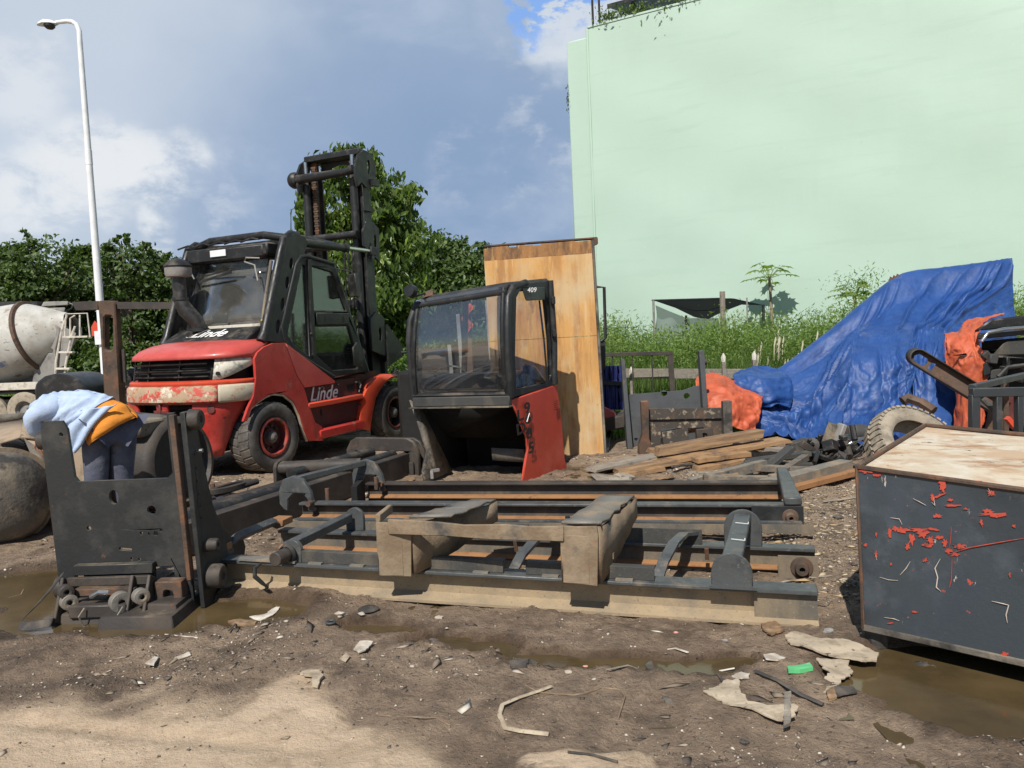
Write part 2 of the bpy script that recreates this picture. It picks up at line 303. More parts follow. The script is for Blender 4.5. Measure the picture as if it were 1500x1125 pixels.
m_otarp = M('orange_tarpaulin', (.48, .092, .036), .6, 0, [((.54, .13, .055), 6, .48, .7), ((.30, .07, .04), 4, .56, .72), ((.16, .06, .04), 9, .66, .74)], (40, .35, (1, 1, 1), .01))
m_boxside = M('chipped_navy_grey_paint', (.045, .058, .072), .5, 0, [((.085, .10, .115), 2.2, .48, .72, .6), ((.50, .075, .045), 30, .66, .67, .6, (1, 1, 1.3)), ((.58, .5, .42), 12, .655, .665, .7, (2.2, 2.2, .7)), ((.045, .056, .066), 1.9, .42, .47, .5), ((.62, .55, .46), 8, .70, .705, .7, (2.5, 2.5, .8)), ((.022, .027, .032), 1.1, .52, .72, .5), ((.17, .14, .11), 1.4, .62, .8, .9), ((.2, .09, .05), 24, .68, .71, .9)], (50, .15))
m_boxtop = M('flaking_white_top', (.60, .51, .38), .75, 0, [((.66, .60, .5), 4, .5, .6, .6), ((.52, .37, .24), 3.7, .48, .58), ((.38, .22, .12), 2.6, .54, .64, .9, (1, 2.5, 1)), ((.10, .08, .06), 13, .66, .68, .9)], (40, .35))
m_drum = M('dirty_white_drum', (.52, .51, .47), .6, 0, [((.36, .33, .28), 1.2, .46, .68, .8), ((.24, .15, .1), 3, .60, .68, .9), ((.14, .13, .12), 9, .61, .67, .9, (1, 1, 2))], (30, .2))
m_dullmetal = M('dull_cement_grey', (.27, .26, .24), .85, 0, [((.16, .15, .14), 4, .5, .68)], (40, .4))
m_tank = M('grimy_tank_steel', (.13, .115, .095), .7, 0, [((.27, .22, .155), 2.5, .46, .62, .9), ((.045, .04, .035), 2.4, .5, .6, .6), ((.2, .1, .05), 9, .62, .7, .9), ((.03, .03, .028), 14, .6, .68, .6)], (30, .7))
m_tanktop = M('tan_muddy_steel', (.34, .26, .18), .9, 0, [((.2, .15, .11), 4, .5, .66), ((.1, .08, .07), 7, .62, .7)], (40, .4))
m_net = bpy.data.materials.new('shade_netting'); m_net.use_nodes = True
def netmat(m, dens, colr):
    nt = m.node_tree; N = nt.nodes; L = nt.links; N.clear(); o = N.new('ShaderNodeOutputMaterial'); t = N.new('ShaderNodeBsdfTransparent'); d = N.new('ShaderNodeBsdfDiffuse'); d.inputs[0].default_value = (*colr, 1)
    a = N.new('ShaderNodeMixShader'); a.inputs[0].default_value = dens; L.new(t.outputs[0], a.inputs[1]); L.new(d.outputs[0], a.inputs[2]); L.new(a.outputs[0], o.inputs[0])
netmat(m_net, .93, (.012, .014, .014)); m_net2 = bpy.data.materials.new('thin_netting'); m_net2.use_nodes = True; netmat(m_net2, .68, (.12, .145, .14))
m_blue = M('dark_blue_radiator', (.02, .03, .16), .5, 0, [((.01, .012, .04), 9, .55, .7)])
m_shirt = M('pale_blue_cotton', (.42, .52, .70), .9, 0, [((.34, .42, .58), 7, .5, .7), ((.5, .58, .7), 13, .55, .7)], (26, .5, (1, 1, 1), .01), vscale=5)
m_oshirt = M('orange_cotton', (.72, .26, .03), .9, 0, [((.6, .2, .03), 9, .5, .7)], (26, .4, (1, 1, 1), .01))
m_pants = M('slate_blue_trousers', (.088, .095, .135), .92, 0, [((.14, .145, .18), 6, .5, .7), ((.06, .065, .09), 9, .55, .7)], (22, .6, (1, 1, 1), .012))
m_skin = M('brown_skin', (.30, .16, .10), .6)
m_hair = M('black_hair', (.012, .01, .009), .6)
m_plastic = M('black_plastic', (.018, .018, .018), .4, 0, [((.1, .09, .08), 6, .5, .8, .7)], (40, .1))
m_paper = M('mud_stained_board', (.44, .365, .265), .9, 0, [((.3, .24, .17), 11, .48, .60), ((.62, .56, .45), 8, .58, .7), ((.10, .08, .06), 24, .60, .66)], (40, .5))
m_pale = M('pale_debris', (.62, .58, .5), .85, 0, [((.4, .34, .27), 9, .5, .65)], (50, .4))
m_green = M('green_plastic', (.12, .5, .2), .4, 0, [((.3, .45, .25), 20, .6, .7)])
m_pink = M('salmon_brick', (.55, .2, .15), .8, 0, [((.6, .35, .28), 12, .5, .65)], (40, .3))
m_twig = M('dry_twig', (.22, .15, .095), .9, 0, [((.36, .28, .19), 14, .5, .7)])
m_darkrag = M('dark_rag', (.05, .045, .042), .85, 0, [((.12, .1, .08), 9, .5, .7)], (30, .5))
m_bark = M('tree_bark', (.14, .105, .075), .95, 0, [((.07, .055, .04), 10, .5, .7, .95, (1, 1, .3))], (30, .8, (1, 1, .3), .02))
def leafmat(name, c1, c2, c3, trans=.35, rough=.5):
    m = bpy.data.materials.new(name); m.use_nodes = True; nt = m.node_tree; N = nt.nodes; L = nt.links; b = N['Principled BSDF']; o = N['Material Output']
    at = N.new('ShaderNodeAttribute'); at.attribute_name = 'tone'; cr = N.new('ShaderNodeValToRGB'); L.new(at.outputs['Fac'], cr.inputs[0])
    e = cr.color_ramp.elements; e[0].color = (*c1, 1); e[1].color = (*c3, 1); x = e.new(.55); x.color = (*c2, 1)
    L.new(cr.outputs[0], b.inputs['Base Color']); b.inputs['Roughness'].default_value = rough
    t = N.new('ShaderNodeBsdfTranslucent'); g = N.new('ShaderNodeMix'); g.data_type = 'RGBA'; g.blend_type = 'MULTIPLY'; g.inputs[0].default_value = 1; L.new(cr.outputs[0], g.inputs[6]); g.inputs[7].default_value = (1.3, 1.5, .6, 1)
    L.new(g.outputs[2], t.inputs[0]); mx = N.new('ShaderNodeMixShader'); mx.inputs[0].default_value = trans; L.new(b.outputs[0], mx.inputs[1]); L.new(t.outputs[0], mx.inputs[2]); L.new(mx.outputs[0], o.inputs[0]); return m
m_leaf = leafmat('hedge_tree_leaves', (.055, .09, .025), (.105, .16, .045), (.20, .26, .085))
m_leaf2 = leafmat('drooping_glossy_leaves', (.05, .09, .02), (.14, .21, .045), (.34, .42, .11), .4, .32)
m_leaf3 = leafmat('dark_tree_leaves', (.04, .07, .025), (.075, .13, .04), (.14, .20, .07))
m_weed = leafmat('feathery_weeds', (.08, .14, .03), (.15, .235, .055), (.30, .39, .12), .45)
m_papaya = leafmat('papaya_leaves', (.10, .17, .04), (.2, .28, .08), (.32, .38, .13), .45)
m_straw = M('seed_heads', (.55, .5, .36), .9)
# ground
m_ground = M('churned_mud', (.165, .118, .083), .85, 0, [])
def groundmat(m):
    nt = m.node_tree; N = nt.nodes; L = nt.links; b = N['Principled BSDF']; N_ = [n for n in N if n.type not in ('BSDF_PRINCIPLED', 'OUTPUT_MATERIAL')]
    for n in N_: N.remove(n)
    tc = N.new('ShaderNodeTexCoord')
    def noise(s, d=8, r=.65, off=0, st=(1, 1, 1)):
        mp = N.new('ShaderNodeMapping'); mp.inputs['Location'].default_value = (off, off, 0); mp.inputs['Scale'].default_value = st; L.new(tc.outputs['Object'], mp.inputs[0])
        n = N.new('ShaderNodeTexNoise'); n.inputs['Scale'].default_value = s; n.inputs['Detail'].default_value = d; n.inputs['Roughness'].default_value = r; L.new(mp.outputs[0], n.inputs[0]); return n.outputs[0]
    def mr(src, lo, hi, a=0., z=1.):
        n = N.new('ShaderNodeMapRange'); n.inputs[1].default_value = lo; n.inputs[2].default_value = hi; n.inputs[3].default_value = a; n.inputs[4].default_value = z; L.new(src, n.inputs[0]); return n.outputs[0]
    def mix(f, a, z):
        n = N.new('ShaderNodeMix'); n.data_type = 'RGBA'
        for s, v_ in ((n.inputs[0], f), (n.inputs[6], a), (n.inputs[7], z)):
            if isinstance(v_, bpy.types.NodeSocket): L.new(v_, s)
            elif isinstance(v_, (int, float)): s.default_value = v_
            else: s.default_value = (*v_, 1)
        return n.outputs[2]
    def at(nm):
        a = N.new('ShaderNodeAttribute'); a.attribute_name = nm; return a.outputs['Fac']
    mud = mix(mr(noise(1.1), .35, .65), (.285, .20, .134), (.45, .33, .225))
    mud = mix(mr(noise(7, off=3), .45, .7), mud, (.18, .13, .092))
    mud = mix(mr(noise(38, 6, .7, 5), .58, .70), mud, (.30, .235, .165))
    mud = mix(mr(noise(90, 4, .7, 9), .66, .72), mud, (.45, .38, .29))
    mud = mix(mr(noise(60, 4, .7, 2), .60, .68), mud, (.06, .045, .033)); mud = mix(mr(noise(2.7, 8, .75, 12), .50, .62), mud, (.16, .112, .074))
    sand = mix(mr(noise(2.6, off=7, st=(.6, 1.6, 1)), .35, .65), (.46, .345, .232), (.62, .475, .33))
    sand = mix(mr(noise(55, off=1), .6, .72), sand, (.38, .29, .2))
    sand = mix(mr(noise(6, 8, .75, 21), .5, .66), sand, (.36, .262, .172)); col = mix(at('sand'), mud, sand)
    wet = at('wet'); dk = N.new('ShaderNodeMix'); dk.data_type = 'RGBA'; dk.blend_type = 'MULTIPLY'; dk.inputs[7].default_value = (.42, .38, .34, 1)
    L.new(wet, dk.inputs[0]); L.new(col, dk.inputs[6]); col = dk.outputs[2]
    green = mix(at('grass'), col, (.09, .12, .04))
    L.new(green, b.inputs['Base Color'])
    r = N.new('ShaderNodeMix'); L.new(wet, r.inputs[0]); r.inputs[2].default_value = .9; r.inputs[3].default_value = .42; L.new(r.outputs[0], b.inputs['Roughness'])
    h0 = N.new('ShaderNodeMath'); h0.operation = 'ADD'; h = h0; L.new(mr(noise(18, 9, .7), 0, 1, 0, 1.6), h.inputs[0]); L.new(mr(noise(75, 6, .7), 0, 1, 0, .6), h.inputs[1])
    bp = N.new('ShaderNodeBump'); bp.inputs['Strength'].default_value = 1.; bp.inputs['Distance'].default_value = .032; hm = N.new('ShaderNodeMath'); hm.operation = 'MULTIPLY'; L.new(h0.outputs[0], hm.inputs[0]); L.new(mr(at('sand'), 0, 1, 1., .4), hm.inputs[1]); L.new(hm.outputs[0], bp.inputs['Height']); L.new(bp.outputs[0], b.inputs['Normal'])
groundmat(m_ground)
m_water = M('murky_puddle_water', (.10, .07, .033), .04, 0, [((.065, .046, .022), 2.5, .4, .65)], (9, .06, (1, 2.2, 1), .01), var=.15, vscale=1.5)
m_stone = bpy.data.materials.new('pale_stones'); m_stone.use_nodes = True
_n = m_stone.node_tree; _a = _n.nodes.new('ShaderNodeAttribute'); _a.attribute_name = 'tone'; _c = _n.nodes.new('ShaderNodeValToRGB'); _n.links.new(_a.outputs['Fac'], _c.inputs[0])
_c.color_ramp.elements[0].color = (.09, .07, .055, 1); _c.color_ramp.elements[1].color = (.66, .6, .5, 1); _e = _c.color_ramp.elements.new(.6); _e.color = (.33, .26, .19, 1)
_n.links.new(_c.outputs[0], _n.nodes['Principled BSDF'].inputs['Base Color']); _n.nodes['Principled BSDF'].inputs['Roughness'].default_value = .85

m_glassc = bpy.data.materials.new('loose_cab_glass'); m_glassc.use_nodes = True; glassmat(m_glassc, (.92, .94, .95), .035, (.42, .44, .48), .09, 2.5)
m_cabred = M('chalky_red_panel', (.50, .055, .028), .5, 0, [((.56, .11, .07), 2.2, .5, .75, .6), ((.42, .2, .13), 1.2, .62, .85, .85), ((.72, .45, .36), 9, .70, .72, .8, (1, 1, .4)), ((.2, .05, .03), 7, .66, .74, .8)], (50, .1), coat=.1)
m_gplate = M('mid_grey_plate', (.085, .09, .095), .55, 0, [((.05, .05, .05), 3, .5, .7), ((.16, .14, .11), 6, .58, .75, .9)], (50, .2))
m_spat = M('mud_spattered_steel', (.06, .05, .042), .8, 0, [((.30, .25, .18), 15, .55, .62, .95), ((.13, .08, .05), 5, .5, .7, .9)], (60, .3))

m_glassclear = bpy.data.materials.new('clear_side_glass'); m_glassclear.use_nodes = True; glassmat(m_glassclear, (.93, .94, .94), .02, (.42, .44, .48), .01, 2.5, .12)

m_pbark = M('papaya_bark', (.30, .24, .16), .9, 0, [((.2, .16, .11), 10, .5, .7)])

m_pale2 = M('golden_chips', (.42, .30, .16), .9, 0, [((.55, .46, .32), 3, .45, .6), ((.2, .14, .08), 7, .55, .65)])
# ------------------------------------------------------------------ ground
def ell(px, py, rx, ry, ang=0.):      # an oval patch of ground: centre (from where it lies), half widths in metres
    p = G(px, py); return (p.x, p.y, rx, ry, math.radians(ang))
PUD = [ell(20, 862, .75, .36, -5), ell(130, 885, .55, .42), ell(230, 905, .42, .26, -8), ell(345, 893, .46, .24, -12), ell(60, 845, .5, .3),
       ell(560, 918, .24, .075, -15), ell(640, 935, .2, .07), ell(712, 945, .17, .11, -10), ell(800, 965, .24, .10, -10), ell(900, 968, .26, .09, -8), ell(1000, 972, .22, .07, -12), ell(1070, 965, .16, .06),
       ell(1330, 990, .34, .25, -20), ell(1450, 1030, .42, .24, -25), ell(1420, 985, .42, .34, -30), ell(1300, 965, .14, .10), ell(1560, 1000, .6, .5), ell(1255, 985, .12, .12),
       ell(835, 684, .2, .12)]
def pmask(x, y):
    r = np.full(np.shape(x), -9.)
    for cx, cy, a, b, t in PUD:
        dx = x-cx; dy = y-cy; u = dx*math.cos(t)+dy*math.sin(t); v = -dx*math.sin(t)+dy*math.cos(t)
        r = np.maximum(r, 1-np.sqrt((u/a)**2+(v/b)**2))
    return r + vn2.fbm(np.asarray(x)*5, np.asarray(y)*7, 3)*.28
def slope(x, y): return -.55*sstep(13.5, 19, y)*sstep(-4.5, -8, x)
def gh(x, y):
    x = np.asarray(x, float); y = np.asarray(y, float)
    near = sstep(16, 8, y)
    h = vn1.fbm(x*.9, y*.9, 3)*.05 + vn2.fbm(x*4, y*4, 4)*.026*near + vn3.fbm(x*14, y*14, 3, .6)*.014*near
    h = h*sstep(60, 20, np.abs(x)+np.abs(y)) + slope(x, y)
    s = sandm(x, y); h = h*(1-.55*s) + s*.015 + (np.abs(vn3.fbm(x*9+y*2, y*9, 3))*-.022+.004)*near*(1-s)
    rut = np.exp(-((y-(2.97-.235*(x+1.9)))/.04)**2)*sstep(-.5, -1.2, x)*.018
    h = h - rut
    d = sstep(-.12, .22, pmask(x, y)); return h*(1-d*.8) - d*.045 + (np.exp(-((pmask(x, y)+.2)/.12)**2))*.006
def sandm(x, y):
    b = 3.17 + np.where(x < -.9, -.06*(x+.9), -.95*(x+.9)) + .07*np.exp(-((x+.95)/.25)**2)
    d = (b - y) + vn3.fbm(x*3, y*3, 5, .6)*.24
    s = sstep(-.13, .16, d)
    cx, cy = G(860, 1118)[:2]; d2 = 1-np.sqrt(((x-cx)/.28)**2+((y-cy)/.09)**2)+vn3.fbm(x*8, y*8, 3)*.5
    return np.maximum(s, sstep(0, .3, d2))
xs = np.concatenate([-np.geomspace(400, 7.2, 26), np.arange(-7, -3.2, .06), np.arange(-3.2, 3.2, .025), np.arange(3.2, 7, .06), np.geomspace(7.2, 400, 26)])
ys = np.concatenate([-np.geomspace(60, 1.2, 8), np.arange(0, 1.5, .1), np.arange(1.5, 5.6, .025), np.arange(5.6, 12, .06), np.arange(12, 20, .3), np.geomspace(20.5, 900, 24)])
X, Y = np.meshgrid(xs, ys); Z = gh(X, Y); nx, ny = len(xs), len(ys)
me = bpy.data.meshes.new('ground'); me.vertices.add(nx*ny); me.vertices.foreach_set('co', np.stack([X, Y, Z], -1).ravel())
ii = (np.arange(ny-1)[:, None]*nx+np.arange(nx-1)[None]).ravel(); fa = np.stack([ii, ii+1, ii+nx+1, ii+nx], -1)
me.loops.add(fa.size); me.polygons.add(len(fa)); me.loops.foreach_set('vertex_index', fa.ravel()); me.polygons.foreach_set('loop_start', np.arange(len(fa))*4)
me.update(calc_edges=True); me.shade_smooth(); me.materials.append(m_ground)
pm = pmask(X, Y)
wetv = np.maximum(sstep(-.5, .0, pm)*.9, sstep(-.1, .35, vn1.fbm(X*.7+4, Y*1.3, 4))*.42*sstep(2.3, 3.0, Y)*sstep(7, 4.5, Y))
g1, g2 = G(300, 880).y, 0
for nm, val in (('wet', wetv*(1-sandm(X, Y))), ('sand', np.maximum(sandm(X, Y), sstep(.0, .3, vn2.fbm(X*.8, Y*.8+3, 4))*.35*sstep(5.5, 7, Y))), ('grass', sstep(12.5, 14.5, Y)*sstep(.5, 2, X) + sstep(20, 24, Y))):
    a = me.attributes.new(nm, 'FLOAT', 'POINT'); a.data.foreach_set('value', np.clip(val, 0, 1).ravel().astype(np.float32))
ground = bpy.data.objects.new('ground', me); COL.objects.link(ground); structure(ground)
def gz(x, y): return float(gh(np.array([x]), np.array([y]))[0])
def puddle(x0, x1, y0, y1, z):
    b = MB(); b.grid(lambda u, v: V((x0+(x1-x0)*u, y0+(y1-y0)*v, z)), 8, 8); o = b.build('puddle_water', m_water, recalc=False); structure(o)
puddle(-5.2, -1.2, 3.6, 5.6, -.022); puddle(-1.15, 1.25, 2.8, 4.6, -.022); puddle(1.3, 4.2, 2.0, 4.0, -.022); puddle(.2, 1.2, 7.5, 9., -.022)
# ------------------------------------------------------------------ scattered stones and chips (uncountable)
def scatter(name, n, xr, yr, smin, smax, dens, mat, seed, flat=.6, flake=False):
    r = np.random.default_rng(seed); pts = []
    x = r.uniform(*xr, n*4); y = r.uniform(*yr, n*4); k = r.random(n*4) < dens(x, y); x, y = x[k][:n], y[k][:n]
    n = len(x); z = gh(x, y); s = smin+(smax-smin)*r.random(n)**3.5
    base = np.array([(1, 0, 0), (-1, 0, 0), (0, 1, 0), (0, -1, 0), (0, 0, 1), (0, 0, -1)], float); fc = np.array([(0, 2, 4), (2, 1, 4), (1, 3, 4), (3, 0, 4), (2, 0, 5), (1, 2, 5), (3, 1, 5), (0, 3, 5)])
    vv = base[None]*(.6+.7*r.random((n, 6, 1)))*s[:, None, None]; vv += r.normal(0, .18, (n, 6, 3))*s[:, None, None]
    vv[:, :, 2] *= flat*(.4+.9*r.random((n, 1)))*(.35 if flake else 1); a = r.uniform(0, 2*pi, n)
    el = 1+r.random(n)*(2.2 if flake else .8); vv[:, :, 0] *= el[:, None]
    ca, sa = np.cos(a)[:, None], np.sin(a)[:, None]; vx = vv[:, :, 0]*ca-vv[:, :, 1]*sa; vy = vv[:, :, 0]*sa+vv[:, :, 1]*ca
    co = np.stack([vx+x[:, None], vy+y[:, None], vv[:, :, 2]+z[:, None]+s[:, None]*.12], -1).reshape(-1, 3)
    f = (fc[None]+np.arange(n)[:, None, None]*6).reshape(-1, 3)
    rawmesh(name, co, f, mat, np.repeat(r.random(n)**1.9, 6))
def rawmesh(name, co, f, mat, tone=None, smooth=False, kind='stuff', root=None):
    me = bpy.data.meshes.new(name); me.vertices.add(len(co)); me.vertices.foreach_set('co', np.asarray(co, np.float32).ravel()); f = np.asarray(f)
    me.loops.add(f.size); me.polygons.add(len(f)); me.loops.foreach_set('vertex_index', f.ravel().astype(np.int32)); me.polygons.foreach_set('loop_start', (np.arange(len(f))*f.shape[1]).astype(np.int32))
    me.update(calc_edges=True)
    if tone is not None: a = me.attributes.new('tone', 'FLOAT', 'POINT'); a.data.foreach_set('value', np.asarray(tone, np.float32))
    if smooth: me.shade_smooth()
    me.materials.append(mat); o = bpy.data.objects.new(name, me); COL.objects.link(o)
    if kind: o['kind'] = kind
    if root: o.parent = root
    return o
dn = lambda x, y: np.clip(.12+sstep(-.15, .4, vn1.fbm(x*1.3+9, y*1.6, 4))*.9, 0, 1)*(1-.75*sandm(x, y))*(pmask(x, y) < -.03)
scatter('gravel', 24000, (-3.6, 3.6), (1.8, 5.4), .0016, .0085, dn, m_stone, 11)
scatter('gravel', 9000, (-7, 6.5), (5.0, 11.5), .005, .02, dn, m_stone, 12)
scatter('gravel', 9000, (1.55, 3.3), (3.9, 8), .004, .016, lambda x, y: np.ones_like(x)*(pmask(x, y) < -.03), m_stone, 15)
scatter('splinters', 2300, (-4, 4), (2., 6.0), .004, .024, lambda x, y: dn(x, y)*(.2+sstep(2.2, 2.8, y)), m_stone, 13, .5, True)
scatter('splinters', 1500, (1.6, 3.2), (4.0, 7.8), .008, .03, lambda x, y: np.ones_like(x)*(pmask(x, y) < -.03), m_pale2, 16, .5, True)
scatter('splinters', 2600, (-6, 6), (5.6, 11), .006, .035, lambda x, y: dn(x, y), m_stone, 14, .5, True)
# ------------------------------------------------------------------ green building
bd = thing('apartment_building', 'tall windowless mint green building wall behind the scrapyard', 'building', (12.4, 18.6, 0))
A = P(827, 300, 24.4); A.z = 0; D2 = V((12.5, 18.5, 0))-A; D2.z = 0; D2.normalize(); Nb = V((-D2.y, D2.x, 0))   # Nb points away from the camera
Nb = Nb if Nb.y > 0 else -Nb
def W(s, n, z): return A+D2*s+Nb*n+V((0, 0, z))
def wallz(px, py, n=0.):      # where a ray meets the facade plane
    r = ray(px, py); o = A+Nb*n; t = (o-CAM).dot(Nb)/r.dot(Nb); p = CAM+r*t; return (p-A).dot(D2), p.z
s1, zt = wallz(860, 43); s0, zlow = wallz(827, 60); s2 = 26.
b = MB(); b.grid(lambda u, v: W(s1+(s2-s1)*u, -.0 - .035*math.sin(u*9.3)*math.sin(v*7) - .02*math.sin(u*31+v*3)*math.sin(v*23), -.8+(zt+.8)*v), 60, 50)
wall = b.build('wall', m_mint, bd, world=True)
b = MB(); b.hexa([W(s1, .15, -.8), W(s2, .15, -.8), W(s2, .15, zt-.01), W(s1, .15, zt-.01)], [W(s1, 14, -.8), W(s2, 14, -.8), W(s2, 14, zt-.01), W(s1, 14, zt-.01)]); b.build('rear_wall', m_mint, bd, world=True)
b = MB(); b.hexa([W(s1, -.03, zt), W(s2, -.03, zt), W(s2, -.03, zt+.1), W(s1, -.03, zt+.1)], [W(s1, .35, zt), W(s2, .35, zt), W(s2, .35, zt+.1), W(s1, .35, zt+.1)]); b.build('parapet_cap', m_mint, bd, world=True, bevel=.03)
b = MB(); b.hexa([W(s0, .1, -.8), W(s1-.003, .1, -.8), W(s1-.003, .1, zlow), W(s0, .1, zlow)], [W(s0, 5, -.8), W(s1-.003, 5, -.8), W(s1-.003, 5, zlow), W(s0, 5, zlow)]); b.build('side_wall', m_mint, bd, world=True, bevel=.05)
b = MB(); b.box(W(s1, -.02, zt/2), (.06, .06, zt), None); b.build('corner_bead', m_mint, bd, world=True)
# rooftop canopy
b = MB(); a_, z_ = wallz(868, 2); b.hexa([W(s1+.45, .6, zt+.75), W(s1+5.5, .6, zt+.75), W(s1+5.5, 5, zt+1.9), W(s1+.2, 5, zt+1.9)], [W(s1+.45, .6, zt+.85), W(s1+5.5, .6, zt+.85), W(s1+5.5, 5, zt+2.), W(s1+.2, 5, zt+2.)]); b.build('roof_canopy', m_black, bd, world=True)
b = MB()
for s_ in (.1, .32): b.cyl(W(s1+s_, .25, zt), W(s1+s_, .25, zt+(1.0 if s_ < .2 else 3)), .035, 8)
b.build('roof_pipe', m_black, bd, world=True)
for s_ in (1.2, 4.6): b = MB(); b.cyl(W(s1+s_, .9, zt), W(s1+s_, .9, zt+.8), .08, 8); b.build('canopy_post', m_black, bd, world=True)
b = MB()                                                          # plain floor behind it and the storeys' ledge on the hidden side
b.hexa([W(s1, .4, zt-.3), W(s2, .4, zt-.3), W(s2, .4, zt-.2), W(s1, .4, zt-.2)], [W(s1, 14, zt-.3), W(s2, 14, zt-.3), W(s2, 14, zt-.2), W(s1, 14, zt-.2)]); b.build('roof', m_dullmetal, bd, world=True)
# ------------------------------------------------------------------ foliage
def leaves(name, pts, nrm_bias, size, mat, seed, root=None, droop=0., kind=None, aspect=.5, tone=None, loc=(0, 0, 0)):
    r = np.random.default_rng(seed); n = len(pts); s = size*(.6+.8*r.random(n))
    d = r.normal(0, 1, (n, 3)); d[:, 2] -= droop*2; d /= np.linalg.norm(d, axis=1)[:, None]            # leaf length direction
    nn = nrm_bias+r.normal(0, .55, (n, 3)); nn -= d*(nn*d).sum(1)[:, None]; nn /= np.linalg.norm(nn, axis=1)[:, None]+1e-6
    sd = np.cross(d, nn)
    t = r.random(n) if tone is None else np.clip(tone+r.normal(0, .16, n), 0, 1)
    L_ = d*s[:, None]; S_ = sd*(s*aspect*.5)[:, None]; up_ = nn*(s*.12)[:, None]
    a = pts-L_*.5; c = pts+L_*.5; m1 = pts-L_*.05+S_+up_; m2 = pts-L_*.05-S_+up_
    co = np.stack([a, m1, c, m2], 1).reshape(-1, 3)-np.asarray(loc); o = np.arange(n)[:, None]*4
    f = np.concatenate([o+np.array([[0, 1, 2]]), o+np.array([[0, 2, 3]])]); return rawmesh(name, co, f, mat, np.repeat(t, 4), kind=kind, root=root)
def blobpts(n, lumps, seed, fill=.35):
    """points in clumps over a set of ellipsoid lumps; returns pts, outward normals, tone"""
    r = np.random.default_rng(seed); lumps = np.array(lumps, float); wts = (lumps[:, 3]*lumps[:, 4]*lumps[:, 5])**.66; wts /= wts.sum()
    nc = max(30, n//26); li = r.choice(len(lumps), nc, p=wts); d = r.normal(0, 1, (nc, 3)); d /= np.linalg.norm(d, axis=1)[:, None]
    rad = 1-fill*r.random(nc)**1.6; rad *= 1+r.normal(0, .09, nc); cc = lumps[li, :3]+d*lumps[li, 3:6]*rad[:, None]
    ci = r.integers(0, nc, n); sz = lumps[li[ci], 3:6].mean(1)*.13
    p = cc[ci]+r.normal(0, 1, (n, 3))*sz[:, None]*np.array([1, 1, .75]); nb = d[ci]*.7+np.array([0, 0, .6])
    tone = np.clip(.35+.25*d[ci, 2]*0+r.normal(0, .13, nc)[ci], 0, 1); return p, nb, tone
def limbs(b, base, lumps, r0, seed):
    r = random.Random(seed); top = V(base); z1 = max(l[2] for l in lumps)
    tr = [V(base), V(base)+V((r.uniform(-.1, .1), r.uniform(-.1, .1), (z1-base[2])*.4)), V((sum(l[0] for l in lumps)/len(lumps), sum(l[1] for l in lumps)/len(lumps), base[2]+(z1-base[2])*.8))]
    b.tube(tr, [r0, r0*.75, r0*.35], 9)
    for l in lumps:
        t = V(l[:3]); st = tr[1].lerp(tr[2], r.uniform(0, .6)); b.tube([st, st.lerp(t, .5)+V((0, 0, .1)), t], [r0*.42, r0*.28, r0*.12], 6)
def tree(name, label, base, lumps, n, size, mat, seed, droop=0., group=None, aspect=.5, r0=.12, fill=.35):
    t = thing(name, label, 'tree', base, 0, group)
    b = MB(); limbs(b, base, lumps, r0, seed); b.build('trunk', m_bark, t, world=True)
    p, nb, tone = blobpts(n, lumps, seed, fill); leaves('crown', p, nb, size, mat, seed+1, t, droop, aspect=aspect, tone=tone, loc=base); return t
def lump(px, py, Y, rx, rz, ry=None): p = P(px, py, Y); return (p.x, p.y, p.z, rx, ry or rx, rz)
rr = random.Random(3)
# hedge of trees left, far behind the mixer truck: (px of centre, top py, depth, half width m)
HG = [(-130, 360, 33, 2.8, 'leftmost hedge tree, mostly outside the left edge behind the mixer drum'), (-15, 358, 32, 2.6, 'broad dark green tree above the mixer drum at the left edge'), (70, 350, 31, 2.4, 'rounded green tree just left of the white street lamp, above the drum end'),
      (130, 372, 33, 2.2, 'lower tree crown directly behind the white street lamp'), (187, 355, 30, 1.9, 'tree with a pointed tuft right of the white street lamp'), (243, 378, 31, 2.0, 'low tree between the street lamp and the red forklift'), (300, 390, 33, 2.4, 'tree seen through the rear window of the red forklift'),
      (370, 400, 34, 2.4, 'tree hidden mostly behind the cab pillar of the red forklift')]
for i, (px, py, Yd, hw, lab) in enumerate(HG):
    top = P(px, py, Yd); zt_ = top.z; bz = -.6
    lp = [(top.x+rr.uniform(-.3, .3), Yd, zt_-hw*.6, hw*.75, hw*.75, hw*.6)]
    for k in range(7): lp.append((top.x+rr.uniform(-1, 1)*hw*.75, Yd+rr.uniform(-1, .5)*hw*.6, rr.uniform(bz+1.1, zt_-1.1), hw*rr.uniform(.4, .6), hw*.5, hw*rr.uniform(.3, .45)))
    lp.append((top.x, Yd-.3, bz+1.3, hw*1.1, hw*.6, 1.4))
    for k in range(7): rx_ = rr.uniform(-.9, .9)*hw; lp.append((top.x+rx_, Yd-rr.uniform(0, .6), zt_-.15-.35*abs(rx_)+rr.uniform(-.35, .25), rr.uniform(.3, .6), .4, rr.uniform(.25, .5)))
    tree('hedge_tree', lab, (top.x, Yd, bz), lp, 15000, .19, m_leaf, 40+i, .1, 'dense trees beyond the mixer truck', .6, .18, .5)
